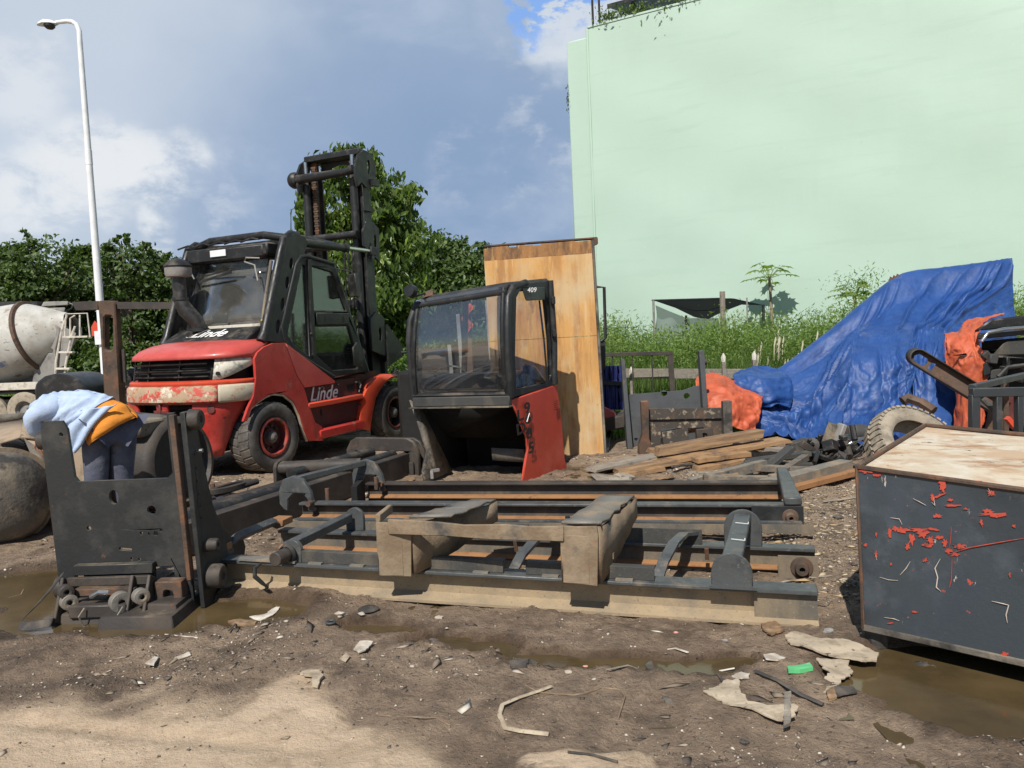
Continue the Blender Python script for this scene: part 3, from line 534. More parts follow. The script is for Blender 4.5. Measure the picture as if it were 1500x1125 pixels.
# tall drooping tree behind the forklift mast
lp = [lump(520, 250, 17, .75, .55), lump(490, 300, 17, .75, .7), lump(560, 300, 17, .75, .8), lump(575, 360, 17, .85, .8), lump(500, 370, 17.3, .95, .8), lump(545, 420, 16.8, 1.15, .8), lump(585, 460, 17, .7, .7), lump(495, 450, 17.4, .9, .8), lump(450, 330, 17.4, .25, .5), lump(540, 500, 17, .9, .6), lump(455, 300, 17, .3, .3), lump(595, 300, 17, .35, .35)]
tree('drooping_tree', 'tall tree with drooping yellow green leaves behind the forklift mast', (P(530, 500, 17).x, 17, 0), lp, 21000, .17, m_leaf2, 70, .9, None, .42, .14, .6)
lp = [lump(640, 375, 21, .9, .6), lump(620, 410, 20.5, .8, .9), lump(665, 395, 21, .9, .7), lump(650, 440, 20.5, 1.2, .9), lump(605, 455, 20, .9, .8), lump(640, 495, 20, 1.3, .8)]
tree('round_tree', 'dense mid green tree seen between the forklift mast and the loose cab', (P(640, 500, 21).x, 21, 0), lp, 17000, .15, m_leaf, 71, .2, None, .6, .14, .5)
lp = [lump(690, 385, 22, .8, .55), lump(715, 400, 22.5, .9, .7), lump(690, 420, 21.6, 1., .8), lump(725, 440, 22, 1., .9), lump(690, 480, 21.6, 1.3, .9), lump(740, 385, 23, .7, .4), lump(700, 362, 22.5, .25, .25), lump(760, 480, 22, 1.5, 1)]
tree('round_tree', 'darker tree touching the top left edge of the orange wooden panel', (P(700, 500, 22).x, 22, 0), lp, 17000, .15, m_leaf3, 72, .2, None, .6, .14, .5)
# second, unbroken row far behind so the horizon stays closed
p_, nb_, tn_ = blobpts(30000, [(x, 46+rr.uniform(-1, 1), 1.6+rr.uniform(-.3, .5), 3.2, 2, 2.4) for x in np.arange(-42, 6, 2.6)], 90, .4); leaves('distant_woodland', p_, nb_, .42, m_leaf3, 91, kind='stuff', aspect=.7, tone=tn_)
# ------------------------------------------------------------------ weeds
def blades(name, n, area, hgt, width, mat, seed, lean=.35, segs=3, pinn=False, kind='stuff'):
    r = np.random.default_rng(seed); x, y = area(r, n); n = len(x); z = gh(x, y); h = hgt(x, y)*(.55+.6*r.random(n)); a = r.uniform(0, 2*pi, n); ln = lean*(.3+r.random(n))*h
    dx, dy = np.cos(a), np.sin(a); wx, wy = -dy*width, dx*width; co = []; 
    for k in range(segs+1):
        t = k/segs; px = x+dx*ln*t*t; py = y+dy*ln*t*t; pz = z+h*t*(1-.25*t*lean); ww = (1-t)*.9+.1
        co.append(np.stack([px-wx*ww, py-wy*ww, pz], -1)); co.append(np.stack([px+wx*ww, py+wy*ww, pz], -1))
    co = np.stack(co, 1).reshape(-1, 3); m_ = 2*(segs+1); o = np.arange(n)[:, None]*m_
    f = np.concatenate([o+np.array([[2*k, 2*k+1, 2*k+3, 2*k+2]]) for k in range(segs)]); return rawmesh(name, co, f, mat, np.repeat(r.random(n), m_), kind=kind)
def zone(pxs, y0, y1):
    def f(r, n):
        y = r.uniform(y0, y1, n); px = r.uniform(*pxs, n); return (px-750)/FPX*y, y
    return f
# height of the thicket follows the bank seen in the photograph (top edge between py 455 and 505)
def tophgt(x, y):
    px = 750+x/y*FPX; top = np.interp(px, [870, 900, 930, 960, 1000, 1040, 1080, 1130, 1180, 1230, 1290, 1500], [478, 470, 482, 500, 492, 478, 470, 468, 474, 466, 458, 440])
    return np.clip(CAM_H+(485-.045*(px-860)-top)/FPX*y, .5, 3)
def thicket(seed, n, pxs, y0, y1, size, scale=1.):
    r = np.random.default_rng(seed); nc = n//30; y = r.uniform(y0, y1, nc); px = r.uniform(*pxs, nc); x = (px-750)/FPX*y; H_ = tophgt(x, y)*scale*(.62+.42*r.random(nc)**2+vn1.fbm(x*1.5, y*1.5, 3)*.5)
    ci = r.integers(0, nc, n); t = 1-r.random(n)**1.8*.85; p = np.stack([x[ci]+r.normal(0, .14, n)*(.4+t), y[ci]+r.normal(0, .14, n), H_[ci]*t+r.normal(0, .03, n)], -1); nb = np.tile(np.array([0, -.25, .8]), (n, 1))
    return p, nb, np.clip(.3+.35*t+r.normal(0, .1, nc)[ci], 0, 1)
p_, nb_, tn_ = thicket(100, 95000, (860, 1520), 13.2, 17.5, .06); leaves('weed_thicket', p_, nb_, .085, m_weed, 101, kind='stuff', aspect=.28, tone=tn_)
blades('tall_grass', 9000, zone((860, 1140), 12.4, 15), lambda x, y: tophgt(x, y)*.75, .006, m_weed, 102, .5)
blades('tall_grass', 700, zone((880, 985), 15, 17), lambda x, y: tophgt(x, y)*1.15, .008, m_weed, 105, .9)
blades('tall_grass', 8000, zone((860, 1210), 10.6, 12.6), lambda x, y: np.clip(.12+.28*sstep(10.6, 12, y)+vn1.fbm(x*1.4, y*1.4, 3)*.45, .03, .6), .006, m_weed, 103, .6)
blades('tall_grass', 16000, zone((550, 760), 13.5, 18), lambda x, y: .75+.3*np.sin(x*3)+0*x, .009, m_weed, 104, .5)
p_, nb_, tn_ = blobpts(22000, [(x, 15.8+rr.uniform(-.8, .8), .55, .7, .6, rr.uniform(.5, .8)) for x in np.arange(-3.4, .6, .45)], 106, .6); leaves('weed_thicket', p_, nb_, .10, m_weed, 107, kind='stuff', aspect=.4, tone=tn_)
p_, nb_, tn_ = blobpts(20000, [(x, 27+rr.uniform(-.8, .8), .0, 1.0, .6, rr.uniform(.6, .95)) for x in np.arange(-19, -7, .7)], 108, .6); leaves('roadside_weeds', p_, nb_+np.array([0, 0, .4]), .16, m_weed, 109, kind='stuff', aspect=.35, tone=np.clip(tn_+.25, 0, 1))
blades('weed_stems', 2600, zone((870, 1500), 13.2, 16.5), lambda x, y: tophgt(x, y)*1.12, .007, m_weed, 110, .35)
# seed heads
r_ = np.random.default_rng(5); b = MB()
for i in range(24):
    y = r_.uniform(12.6, 13.6); px = r_.uniform(1105, 1200); x = (px-750)/FPX*y; z = r_.uniform(.55, 1.25); b.tube([(x, y, z-.25), (x+.01, y, z), (x+.03, y, z+.10), (x+.035, y, z+.16)], [.004, .012, .016, .004], 5)
stuff(b.build('seed_heads', m_straw))
# papaya trees
def papaya(px, py, Y, label, seed, R=.62, n=11):
    r = random.Random(seed); c = P(px, py, Y); base = V((c.x+.06, Y, 0)); t = thing('papaya_tree', label, 'tree', base, 0, 'papaya trees against the green wall')
    b = MB(); b.tube([base, base.lerp(c, .5)+V((.03, 0, 0)), c], [.055, .045, .035], 9); b.build('trunk', m_pbark, t, world=True)
    for k in range(n):
        a = k*2.4+r.uniform(-.3, .3); el = r.uniform(.1, 1.15) if k % 3 else r.uniform(-.35, .2); d = V((math.cos(a)*math.cos(el), math.sin(a)*math.cos(el)*.8, math.sin(el)*.8)); tip = c+d*R*r.uniform(.5, .8)+V((0, 0, .03))
        b = MB(); b.tube([c, c.lerp(tip, .6)+V((0, 0, .05)), tip], [.009, .007, .005], 5)
        u = V((d.x, d.y, -.15)).normalized(); w_ = u.cross(V((0, 0, 1))).normalized(); nl = w_.cross(u)
        for j in range(7):                                  # palmate lobes
            th = (j-3)*.62; dd = (u*math.cos(th)+w_*math.sin(th)); sz = R*.40*(1-.09*abs(j-3)); sdv = dd.cross(nl)*sz*.13
            q = [tip, tip+dd*sz*.35+sdv*1.1, tip+dd*sz*.55+sdv*2.6-V((0, 0, .01)), tip+dd*sz*.65+sdv*.9, tip+dd*sz-V((0, 0, .05)), tip+dd*sz*.65-sdv*.9, tip+dd*sz*.55-sdv*2.6-V((0, 0, .01)), tip+dd*sz*.35-sdv*1.1]
            b.add(q, [(0, 1, 2, 3), (0, 3, 4, 5), (0, 5, 6, 7)])
        o = b.build('leaf', m_papaya, t, world=True, recalc=False); at = o.data.attributes.new('tone', 'FLOAT', 'POINT'); tv = r.uniform(.3, 1); at.data.foreach_set('value', [tv]*len(o.data.vertices))
    return t
papaya(1127, 408, 20.55, 'tall papaya with open umbrella crown casting its shadow on the green wall', 1, .72, 13)
papaya(1252, 435, 17.8, 'papaya with a drooping darker crown just left of the blue tarpaulin', 2, .62, 18)
for i, (px, py, Yd, lab) in enumerate([(1262, 412, 17.9, 'thin airy sapling sticking up beside the drooping papaya'), (1492, 455, 14, 'tuft of wild reeds at the right frame edge beyond the blue tarpaulin'), (1140, 470, 16.5, 'feathery shoot in front of the umbrella shaped papaya'), (1085, 500, 14, 'small leafy shrub just left of the tall papaya')]):
    c = P(px, py, Yd); t = thing('sapling', lab, 'plant', (c.x, Yd, 0)); b = MB(); b.tube([(c.x, Yd, 0), (c.x+.05, Yd, c.z)], [.015, .005], 5)
    b.build('stem', m_bark, t, world=True); rg = np.random.default_rng(i); q = rg.normal(0, 1, (380, 3))*np.array([.34, .2, .2])+np.array([c.x, Yd, c.z-.1]); leaves('foliage', q, np.tile([0, 0, 1.], (380, 1)), .09, m_weed, i, t, 0, aspect=.25, loc=(c.x, Yd, 0))
# rooftop shrubs
for i, (s_, n_, sz, lab) in enumerate([(.75, 320, .26, 'small potted shrub at the far left of the rooftop canopy'), (1.6, 260, .22, 'middle one of the small shrubs leaning over the roof edge'), (3.0, 380, .34, 'widest shrub on the roof edge below the dark canopy'), (6.2, 300, .3, 'creeper at the right end of the visible roof edge')]):
    c = W(s1+s_, .2, zt+.25); t = thing('rooftop_shrub', lab, 'plant', W(s1+s_, .2, zt)); b = MB(); b.tube([W(s1+s_, .2, zt), c], [.02, .01], 5); b.build('stem', m_bark, t, world=True)
    rg = np.random.default_rng(i+50); q = rg.normal(0, 1, (n_, 3))*np.array([sz, sz*.6, sz*.55])+np.array(c); leaves('foliage', q, np.tile([0, 0, 1.], (n_, 1)), .11, m_leaf, i+60, t, .4, aspect=.45, loc=tuple(W(s1+s_, .2, zt)))
c = W(s0, .3, wallz(828, 142)[1]); t = thing('wall_creeper', 'dark little creeper hanging on the left edge of the green building', 'plant', c)
rg = np.random.default_rng(77); q = rg.normal(0, 1, (200, 3))*np.array([.05, .1, .2])+np.array(c); leaves('foliage', q, np.tile([-1., 0, .3], (200, 1)), .09, m_leaf3, 78, t, .8, aspect=.5, loc=tuple(c))
# ------------------------------------------------------------------ street lamp
lb = P(152, 545, 17); lt = P(117, 62, 17); lt2 = lt
t = thing('street_lamp', 'tall white curved street lamp at the left, one head facing left', 'street lamp', (lb.x, 17, -.35))
b0 = V((lb.x+.03, 17, -.35)); hp = P(57, 37, 17); k1 = P(107, 31, 17)
b = MB(); pth = [b0, b0.lerp(lt, .55), lt, P(116, 45, 17), P(112, 36, 17), P(106, 32, 17), P(98, 31, 17), P(82, 33, 17)]; b.tube(pth, [.095, .075, .055, .052, .05, .048, .045, .04], 14); b.build('pole', m_whitepaint, t, world=True, smooth=60)
b = MB(); c_ = b0.lerp(lt, .695); b.cyl(c_, c_+V((0, 0, .32)), .073, 14); b.build('collar', m_whitepaint, t, world=True)
b = MB(); h0 = P(84, 35, 17); h1 = P(55, 37, 17); dv = (h1-h0); sec = []
for k, (tt, ww, up_, dn_) in enumerate([(0, .05, .03, .04), (.25, .11, .07, .13), (.6, .14, .085, .12), (.9, .08, .05, .06), (1, .03, .02, .02)]):
    c_ = h0+dv*tt; sec += [c_+V((0, -ww, 0)), c_+V((0, -ww*.6, up_)), c_+V((0, ww*.6, up_)), c_+V((0, ww, 0)), c_+V((0, ww*.5, -.01)), c_+V((0, -ww*.5, -.01))]
b.add(sec, [(i*6+j, i*6+(j+1) % 6, (i+1)*6+(j+1) % 6, (i+1)*6+j) for i in range(4) for j in range(6)]+[(0, 1, 2, 3, 4, 5), (29, 28, 27, 26, 25, 24)]); b.build('lamp_head', m_whitepaint, t, world=True, smooth=50)
b = MB(); b.lathe([(0, .115), (.05, .11), (.09, .07), (.105, .001)], h0+dv*.4+V((0, 0, .0)), (0, 0, -1), 16); b.build('lens', m_plastic, t, world=True)
b = MB(); b.box(b0+V((0, -.12, 2.2)), (.2, .03, .3)); b.build('notice_plate', m_whitepaint, t, world=True)
sg = P(141, 492, 17.2); b = MB(); b.plate([(-.09, 0), (.12, 0), (.1, .22), (.0, .34), (-.09, .2)], [], sg, (1, 0, 0), (0, 0, 1), .02); t2 = thing('road_sign', 'small red sign on the white lamp post', 'sign', sg); b.build('plate', m_redlight, t2, world=True)
# ------------------------------------------------------------------ big red forklift; local X forward (towards the mast), Y left, Z up
HD = math.radians(65.5)
fk = thing('forklift', 'large worn red and black forklift truck with tall mast, seen from its rear corner', 'forklift', (-3.694, 9.37, 0), HD)
def wheel(root, c, R, r_rim, Wd, side, steer=0., treads=26, front=False):
    """side -1: outer face towards -Y"""
    ax = V((math.sin(steer)*-side*-1, side, 0)).normalized() if steer else V((0, side, 0)); c = V(c)
    t = Wd/2; b = MB(); b.lathe([(-t*.8, R*.62), (-t, R*.72), (-t*1.02, R*.88), (-t*.86, R*.97), (-t*.6, R*.995), (0, R), (t*.6, R*.995), (t*.86, R*.97), (t*1.02, R*.88), (t, R*.72), (t*.86, R*.6), (t*.7, r_rim)], c, ax, 48)
    ty = b.build('tyre', m_rubber2, root, smooth=50); x = ax.cross(V((0, 0, 1))).normalized(); z = V((0, 0, 1)); tb = MB()
    for k in range(treads):
        for s_ in (-1, 1):
            a = 2*pi*(k+.25*s_)/treads; rd = x*math.cos(a)+z*math.sin(a); tg = -x*math.sin(a)+z*math.cos(a); p0 = c+ax*(s_*t*.03)+rd*(R*.992); p1 = c+ax*(s_*t*.86)+rd*(R*.965)+tg*R*.10*1.; w_ = R*.098
            q = lambda p, h: [p-tg*w_+rd*h, p+tg*w_+rd*h]
            A0, A1 = q(p0, -.02), q(p1, -.03); B0, B1 = q(p0, R*.022), q(p1, R*.03)
            tb.add([A0[0], A0[1], A1[1], A1[0], B0[0], B0[1], B1[1], B1[0]], [(0, 1, 2, 3), (7, 6, 5, 4), (0, 4, 5, 1), (1, 5, 6, 2), (2, 6, 7, 3), (3, 7, 4, 0)])
    tb.build('tread', m_rubber, ty, bevel=.004)
    rm = MB(); d_ = .13 if front else .07
    rm.lathe([(t*.80, r_rim*1.04), (t*.92, r_rim*1.06), (t*.93, r_rim*.98), (t*.7, r_rim*.9), (t*.7-d_, r_rim*.86), (t*.7-d_-.01, r_rim*.5), (t*.7-d_+.03, r_rim*.45), (t*.7-d_+.03, .0001)], c, ax, 36); r_o = rm.build('rim', m_redshade if not front else m_brownsteel, root, smooth=40)
    ring = MB(); ring.lathe([(t*.9, r_rim*1.07), (t*.955, r_rim*1.0), (t*.93, r_rim*.9), (t*.72, r_rim*.88)], c, ax, 36); ring.build('rim_ring', m_rimred if not front else m_redshade, r_o, smooth=50)
    hb = MB(); hb.lathe([(t*.7-d_, r_rim*.36), (t*.85-.02, r_rim*.33), (t*.88, r_rim*.2), (t*.98, r_rim*.12), (t*.98, .0001)], c, ax, 20); hb.build('hub', m_rubber, r_o, smooth=35)
    nb = MB()
    for k in range(10): a = 2*pi*k/10; p = c+(x*math.cos(a)+z*math.sin(a))*r_rim*.62+ax*(t*.7-d_); nb.cyl(p, p+ax*.03, .017, 6)
    stuff(nb.build('wheel_nut', m_rubber2, r_o))
w1 = bpy.data.objects.new('wheel', None); COL.objects.link(w1); w1.parent = fk; wheel(w1, (0, -.77, .415), .415, .225, .36, -1, .05)
w2 = bpy.data.objects.new('wheel', None); COL.objects.link(w2); w2.parent = fk; wheel(w2, (2.62, -.82, .415), .415, .235, .24, -1, 0, 30, True)
w3 = bpy.data.objects.new('wheel', None); COL.objects.link(w3); w3.parent = fk; wheel(w3, (0, .77, .415), .415, .225, .36, 1)
w4 = bpy.data.objects.new('wheel', None); COL.objects.link(w4); w4.parent = fk; wheel(w4, (2.62, .82, .415), .415, .235, .24, 1, 0, 30, True)
b = MB(); b.cyl((0, -.6, .41), (0, .6, .41), .09, 12); b.cyl((2.62, -.7, .41), (2.62, .7, .41), .14, 12); b.box((1.4, 0, .5), (2.5, .7, .35)); b.build('chassis', m_void, fk)
# counterweight: rounded plan, section by section
def plan(k, Wd, x0, D, n=2.7):       # k -1..1 over the width -> x of the rear skin
    return x0-D*(1-abs(k)**n)**(1/n)
def skin(zs, name, mat, cut=None, ylim=(-1, 1), root=fk, nu=40, solid=.03):
    b = MB(); nv = len(zs)-1
    ys_ = [ylim[0]+(ylim[1]-ylim[0])*i/nu for i in range(nu+1)]
    vs = []
    for z, Wd, x0, D in zs:
        for k in ys_: kk = max(-1, min(1, k)); kk = math.sin(kk*pi/2); vs.append(V((plan(kk, Wd, x0, D), kk*Wd-.045, z)))
    b.add(vs, [(j*(nu+1)+i, j*(nu+1)+i+1, (j+1)*(nu+1)+i+1, (j+1)*(nu+1)+i) for j in range(nv) for i in range(nu)]); return b.build(name, mat, root, solid=solid, smooth=50)
PX0, PD = -.38, .42
low = [(.27, .62, -.52, .22), (.45, .66, -.46, .30), (.65, .74, -.42, .38), (.80, .82, -.36, .45), (.92, .85, -.30, .52)]
# lower bumper skin with two towing openings: rear face split into bars
b = MB(); nu = 48
def cwp(k, z):
    zs = [q[0] for q in low]; Wd = np.interp(z, zs, [q[1] for q in low]); x0 = np.interp(z, zs, [q[2] for q in low]); D = np.interp(z, zs, [q[3] for q in low]); kk = math.sin(k*pi/2); return V((plan(kk, Wd, x0, D), kk*Wd, z))
zl = [.27, .36, .45, .55, .65, .70, .78, .85, .88, .92]
def openhole(k, z): return (.70 <= z < .88) and (.08 < abs(k+.02) < .36)
for j in range(len(zl)-1):
    for i in range(nu):
        k0, k1 = -1+2*i/nu, -1+2*(i+1)/nu; zc = (zl[j]+zl[j+1])/2; kc = (k0+k1)/2
        if openhole(kc, zc): continue
        b.add([cwp(k0, zl[j]), cwp(k1, zl[j]), cwp(k1, zl[j+1]), cwp(k0, zl[j+1])], [(0, 1, 2, 3)])
import bmesh
o = b.build('counterweight', m_red, fk, smooth=50); bm = bmesh.new(); bm.from_mesh(o.data); bmesh.ops.remove_doubles(bm, verts=bm.verts, dist=1e-4); bmesh.ops.recalc_face_normals(bm, faces=bm.faces); bm.to_mesh(o.data); bm.free(); md = o.modifiers.new('thick', 'SOLIDIFY'); md.thickness = .05; md.offset = -1
b = MB(); b.box((-.35, 0, .6), (.5, 1.0, .62)); b.build('counterweight_core', m_void, fk)
b = MB(); b.box((-.80, -.02, .74), (.12, .10, .05)); b.cyl((-.83, -.02, .68), (-.83, -.02, .90), .018, 8); b.beam((-.80, -.1, .80), (-.84, .06, .80), .03, .04); b.build('tow_hitch', m_redshade, fk, bevel=.004)
skin([(.90, .84, -.29, .53), (.92, .86, -.27, .58), (1.06, .865, -.24, .605), (1.08, .85, -.24, .58)], 'bumper_band', m_bumper, ylim=(-.62, 1))
skin([(.90, .84, -.26, .56), (.92, .862, -.24, .612), (1.06, .867, -.24, .607), (1.08, .852, -.24, .582)], 'bumper_corner', m_primer, ylim=(-1, -.62), nu=14)
skin([(1.08, .85, -.24, .565), (1.12, .86, -.22, .58), (1.135, .85, -.22, .55)], 'grille_sill', m_redlight)
# grille recess, slats, lamps
skin([(1.13, .77, -.26, .44), (1.40, .75, -.20, .42)], 'grille_recess', m_void)
for z in (1.175, 1.245, 1.32): skin([(z, .79, -.25, .49), (z+.012, .80, -.245, .50), (z+.02, .785, -.245, .48)], 'grille_slat', m_plastic, ylim=(-.50, .92), nu=24, solid=.008)
for kv in (-.18, .22, .6):
    b = MB(); kk = math.sin(kv*pi/2); b.beam((plan(kk, 1, -.25, .475), kk*.8, 1.13), (plan(kk, 1, -.21, .46), kk*.79, 1.40), .018, .02); b.build('grille_bar', m_plastic, fk)
for ys_ in ((-.97, -.53), (.93, 1.0)):
    b = MB(); n_ = 14; vs = []
    for z, s_ in ((1.135, 0), (1.40, 1)):
        for i in range(n_+1):
            k = ys_[0]+(ys_[1]-ys_[0])*i/n_; kk = math.sin(k*pi/2)
            zz = z + ((.16 if ys_[0] < 0 else 0)*(1-i/n_)**1.3*(1-s_)); f_ = (zz-1.13)/.27
            vs.append(V((plan(kk, 1, -.225+.045*f_, .545-.04*f_), kk*(.86-.02*f_)-.045, zz)))
    b.add(vs, [(i, i+1, n_+2+i, n_+1+i) for i in range(n_)]); lampo = b.build('rear_lamp', m_lens, fk, solid=.02, smooth=60)
    if ys_[0] < 0:
        p = vs[n_-2]+V((0, 0, .07)); b = MB(); b.cyl(p+V((.0, 0, 0)), p+V((-.025, -.012, 0)), .022, 14); b.build('bolt_hole', m_void, lampo)
# hood shell: bulging red top from grille head to black cowl and forward along the sides
hz = [(1.385, .85, -.20, .55), (1.43, .86, -.17, .56), (1.49, .85, -.08, .56), (1.54, .82, .06, .56), (1.57, .74, .16, .52), (1.585, .62, .2, .44)]
skin(hz, 'engine_hood', m_redhood, solid=.02)
# body sides (both): red swept panel over the wheel, following the photo's outline in the side plane
side = [(-.42, .92), (-.40, 1.13), (-.28, 1.40), (-.15, 1.46), (.06, 1.52), (.27, 1.53), (1.19, 1.02), (1.19, .98), (.57, .94), (.62, .70), (.72, .45), (.86, .40), (.86, .26), (.60, .30), (.50, .42), (.46, .62), (.36, .80), (.20, .90), (.02, .93), (-.18, .90), (-.33, .80), (-.45, .62), (-.55, .45), (-.58, .60)]
quarter = [(.27, 1.53), (.06, 1.53), (-.10, 1.49), (-.21, 1.43), (-.26, 1.36), (-.26, 1.13), (-.32, .93), (-.42, .80), (-.5, .66), (-.44, .66), (-.36, .80), (-.24, .86), (-.10, .91), (.02, .935), (.20, .905), (.36, .80), (.46, .62), (.52, .42), (.60, .28), (.88, .24), (.88, .42), (.74, .50), (.64, .74), (.57, .95), (.44, 1.12)]
for s_ in (-1, 1):
    yy = s_*.90
    # bulged quarter panel, built as strips whose outward bulge fades to the arch lip
    tri = MB(); tri.plate(quarter, [], (0, yy-(.0 if s_ > 0 else .0), 0), (1, 0, 0), (0, 0, 1), .035*(1 if s_ > 0 else 1)); q = tri.build('rear_quarter_panel', m_red, fk, bevel=.012)
    b = MB(); b.plate([(.29, 1.525), (1.20, 1.00), (1.20, .965), (.58, .955), (.455, 1.12)], [], (0, yy+.0, 0), (1, 0, 0), (0, 0, 1), .03); b.build('side_cover', m_redhood, fk, bevel=.008)
    if s_ < 0: b = MB(); b.plate([(-.235, 1.12), (-.30, .93), (-.40, .80), (-.35, .80), (-.24, .86), (-.10, .912), (.02, .936), (.06, .96), (.03, 1.0), (-.02, 1.03), (-.05, 1.09), (-.12, 1.10), (-.16, 1.13)], [], (0, yy-.004, 0), (1, 0, 0), (0, 0, 1), .01); b.build('rubbed_patch', m_primer, fk)
    # cream-rubbed arch lip
    arch = [(-.44, .66), (-.36, .79), (-.24, .855), (-.10, .905), (.02, .925), (.20, .895), (.35, .79), (.45, .62), (.51, .42), (.58, .28)]
    b = MB(); b.tube([(x, yy-.012, z) for x, z in arch], .016, 6); b.build('arch_lip', m_primer if s_ < 0 else m_red, fk)
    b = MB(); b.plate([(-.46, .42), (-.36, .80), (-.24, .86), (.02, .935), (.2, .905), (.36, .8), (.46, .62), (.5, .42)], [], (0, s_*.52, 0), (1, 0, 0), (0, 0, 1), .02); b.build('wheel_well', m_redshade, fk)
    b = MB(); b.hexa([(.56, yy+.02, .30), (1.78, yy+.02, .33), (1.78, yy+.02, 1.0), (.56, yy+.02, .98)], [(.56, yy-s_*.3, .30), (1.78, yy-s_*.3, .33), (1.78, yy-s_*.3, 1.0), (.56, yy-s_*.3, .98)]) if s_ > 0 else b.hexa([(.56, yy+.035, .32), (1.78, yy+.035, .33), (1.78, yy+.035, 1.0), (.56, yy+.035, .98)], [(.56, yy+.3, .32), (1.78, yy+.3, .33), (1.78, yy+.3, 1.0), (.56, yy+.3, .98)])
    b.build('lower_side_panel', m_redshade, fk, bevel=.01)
    b = MB(); b.beam((.62, yy+.0, .72), (1.80, yy+.0, .735), .09, .07); b.build('upper_step', m_redlight, fk, bevel=.015)
    b = MB(); b.beam((.80, yy+.0, .33), (1.80, yy+.0, .345), .10, .13); b.build('lower_step', m_red, fk, bevel=.025)
    # front fender: arched band over the drive wheel
    prof = [(1.70, .30), (1.72, .45), (1.82, .72), (1.98, .88), (2.2, .97), (2.45, 1.0), (2.66, .99)]; inner = [(2.66, .93), (2.5, .93), (2.33, .86), (2.2, .74), (2.10, .55), (2.06, .35), (2.04, .22), (1.84, .22)]
    vs = []; fo = []; m1 = prof; m2 = [(1.86, .24), (1.95, .5), (2.05, .70), (2.2, .83), (2.34, .91), (2.5, .96), (2.66, .965)]
    for (a, z), (a2, z2_) in zip(m1, m2): vs += [V((a, yy+s_*(-.10), z)), V((a, yy+s_*.02, z-.005)), V((a2, yy+s_*.05, z2_)), V((a2+.05, yy+s_*.03, z2_-.01))]
    b = MB(); b.add(vs, [(i*4+j, i*4+j+1, (i+1)*4+j+1, (i+1)*4+j) for i in range(6) for j in range(3)]); b.build('front_fender', m_redlight, fk, solid=.02, smooth=60)
    b = MB(); b.plate([(2.5, .90), (2.9, .86), (3.02, .70), (2.98, .66), (2.8, .80), (2.5, .85)], [], (0, yy+.02, 0), (1, 0, 0), (0, 0, 1), .05); b.build('mud_flap', m_plastic, fk)
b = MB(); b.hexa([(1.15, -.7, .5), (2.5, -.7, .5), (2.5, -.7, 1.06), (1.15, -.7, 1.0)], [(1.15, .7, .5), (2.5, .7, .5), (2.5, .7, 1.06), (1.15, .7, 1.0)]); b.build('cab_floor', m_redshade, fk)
b = MB(); b.box((.45, 0, 1.1), (1.2, 1.5, .75)); b.build('engine_block', m_void, fk)
# black cowl with maker's lettering
b = MB(); b.hexa([(-.16, -.70, 1.575), (-.16, .70, 1.575), (.16, .66, 1.755), (.16, -.66, 1.755)], [(.2, -.70, 1.5), (.2, .70, 1.5), (.3, .66, 1.70), (.3, -.66, 1.70)]); cw = b.build('cowl', m_slate if False else m_black, fk, bevel=.02)
uu = V((0, -1, 0)); vv = V((.32, 0, .18)).normalized()
text_mesh('Linde', .25, V((-.055, .02, 1.645)), uu, vv, m_white, fk, 'lettering', .35, bold=.004, depth=.0015)
def flourish(c, s_, u, v, root, wd=.006):
    b = MB(); pts = [(-1.5, -.1), (-1.25, -.22), (-.9, -.12), (-.6, .3), (-.35, .75), (0, .92), (.25, .8), (.1, .62)]; n = u.cross(v)
    b.tube([c+u*(x*s_)+v*(y*s_)+n*.001 for x, y in pts], wd, 5, flat=.4); b.build('lettering_swash', m_white, root)
flourish(V((-.055, .08, 1.66)), .16, uu, vv, fk)
# roof guard
def pillar(s_):
    y = s_*.80
    base = [(-.02, 1.56), (.30, 1.53), (.36, 1.62), (.78, 2.66), (.86, 2.80), (.80, 2.86), (.60, 2.87), (.47, 2.80), (.40, 2.62)]
    holes = []
    for t in (.08, .33, .58, .80):
        cx = .17+(.60-.17)*t; cz = 1.64+(2.72-1.64)*t; rr_ = .052-.012*t; holes.append([(cx+rr_*math.cos(a)*.8+.015*math.sin(a), cz+rr_*1.7*math.sin(a)) for a in np.linspace(0, 2*pi, 12, endpoint=False)])
    b = MB(); b.plate(base, holes, (0, y-(0 if s_ > 0 else 0), 0), (1, 0, 0), (0, 0, 1), -s_*.0+.10 if s_ < 0 else .10)
    b.build('guard_pillar', m_black, fk, bevel=.02)
    b = MB(); b.tube([(-.05, y-.05, 1.56), (.02, y-.05, 1.66), (.38, y-.05, 2.62), (.46, y-.05, 2.80), (.60, y-.04, 2.88), (.75, y-.03, 2.88)], [.055, .055, .05, .05, .05, .045], 12); b.build('guard_tube', m_black, fk, smooth=60)
    b = MB(); b.tube([(-.02, y-.045, 1.60), (.38, y-.045, 2.62)], .03, 6)
pillar(-1); pillar(1)
b = MB(); b.tube([(.62, -.82, 2.83), (.56, -.45, 2.90), (.56, .45, 2.90), (.62, .82, 2.83)], .05, 12); b.build('guard_rear_bar', m_black, fk, smooth=60)
b = MB(); b.tube([(.7, -.78, 2.86), (1.75, -.62, 2.86), (1.85, -.5, 2.86), (1.85, .5, 2.86), (1.75, .62, 2.86), (.7, .78, 2.86)], .05, 10)
for x in (.85, 1.1, 1.35, 1.6): b.beam((x, -.68, 2.85), (x, .68, 2.85), .05, .05)
b.build('roof_guard', m_black, fk)
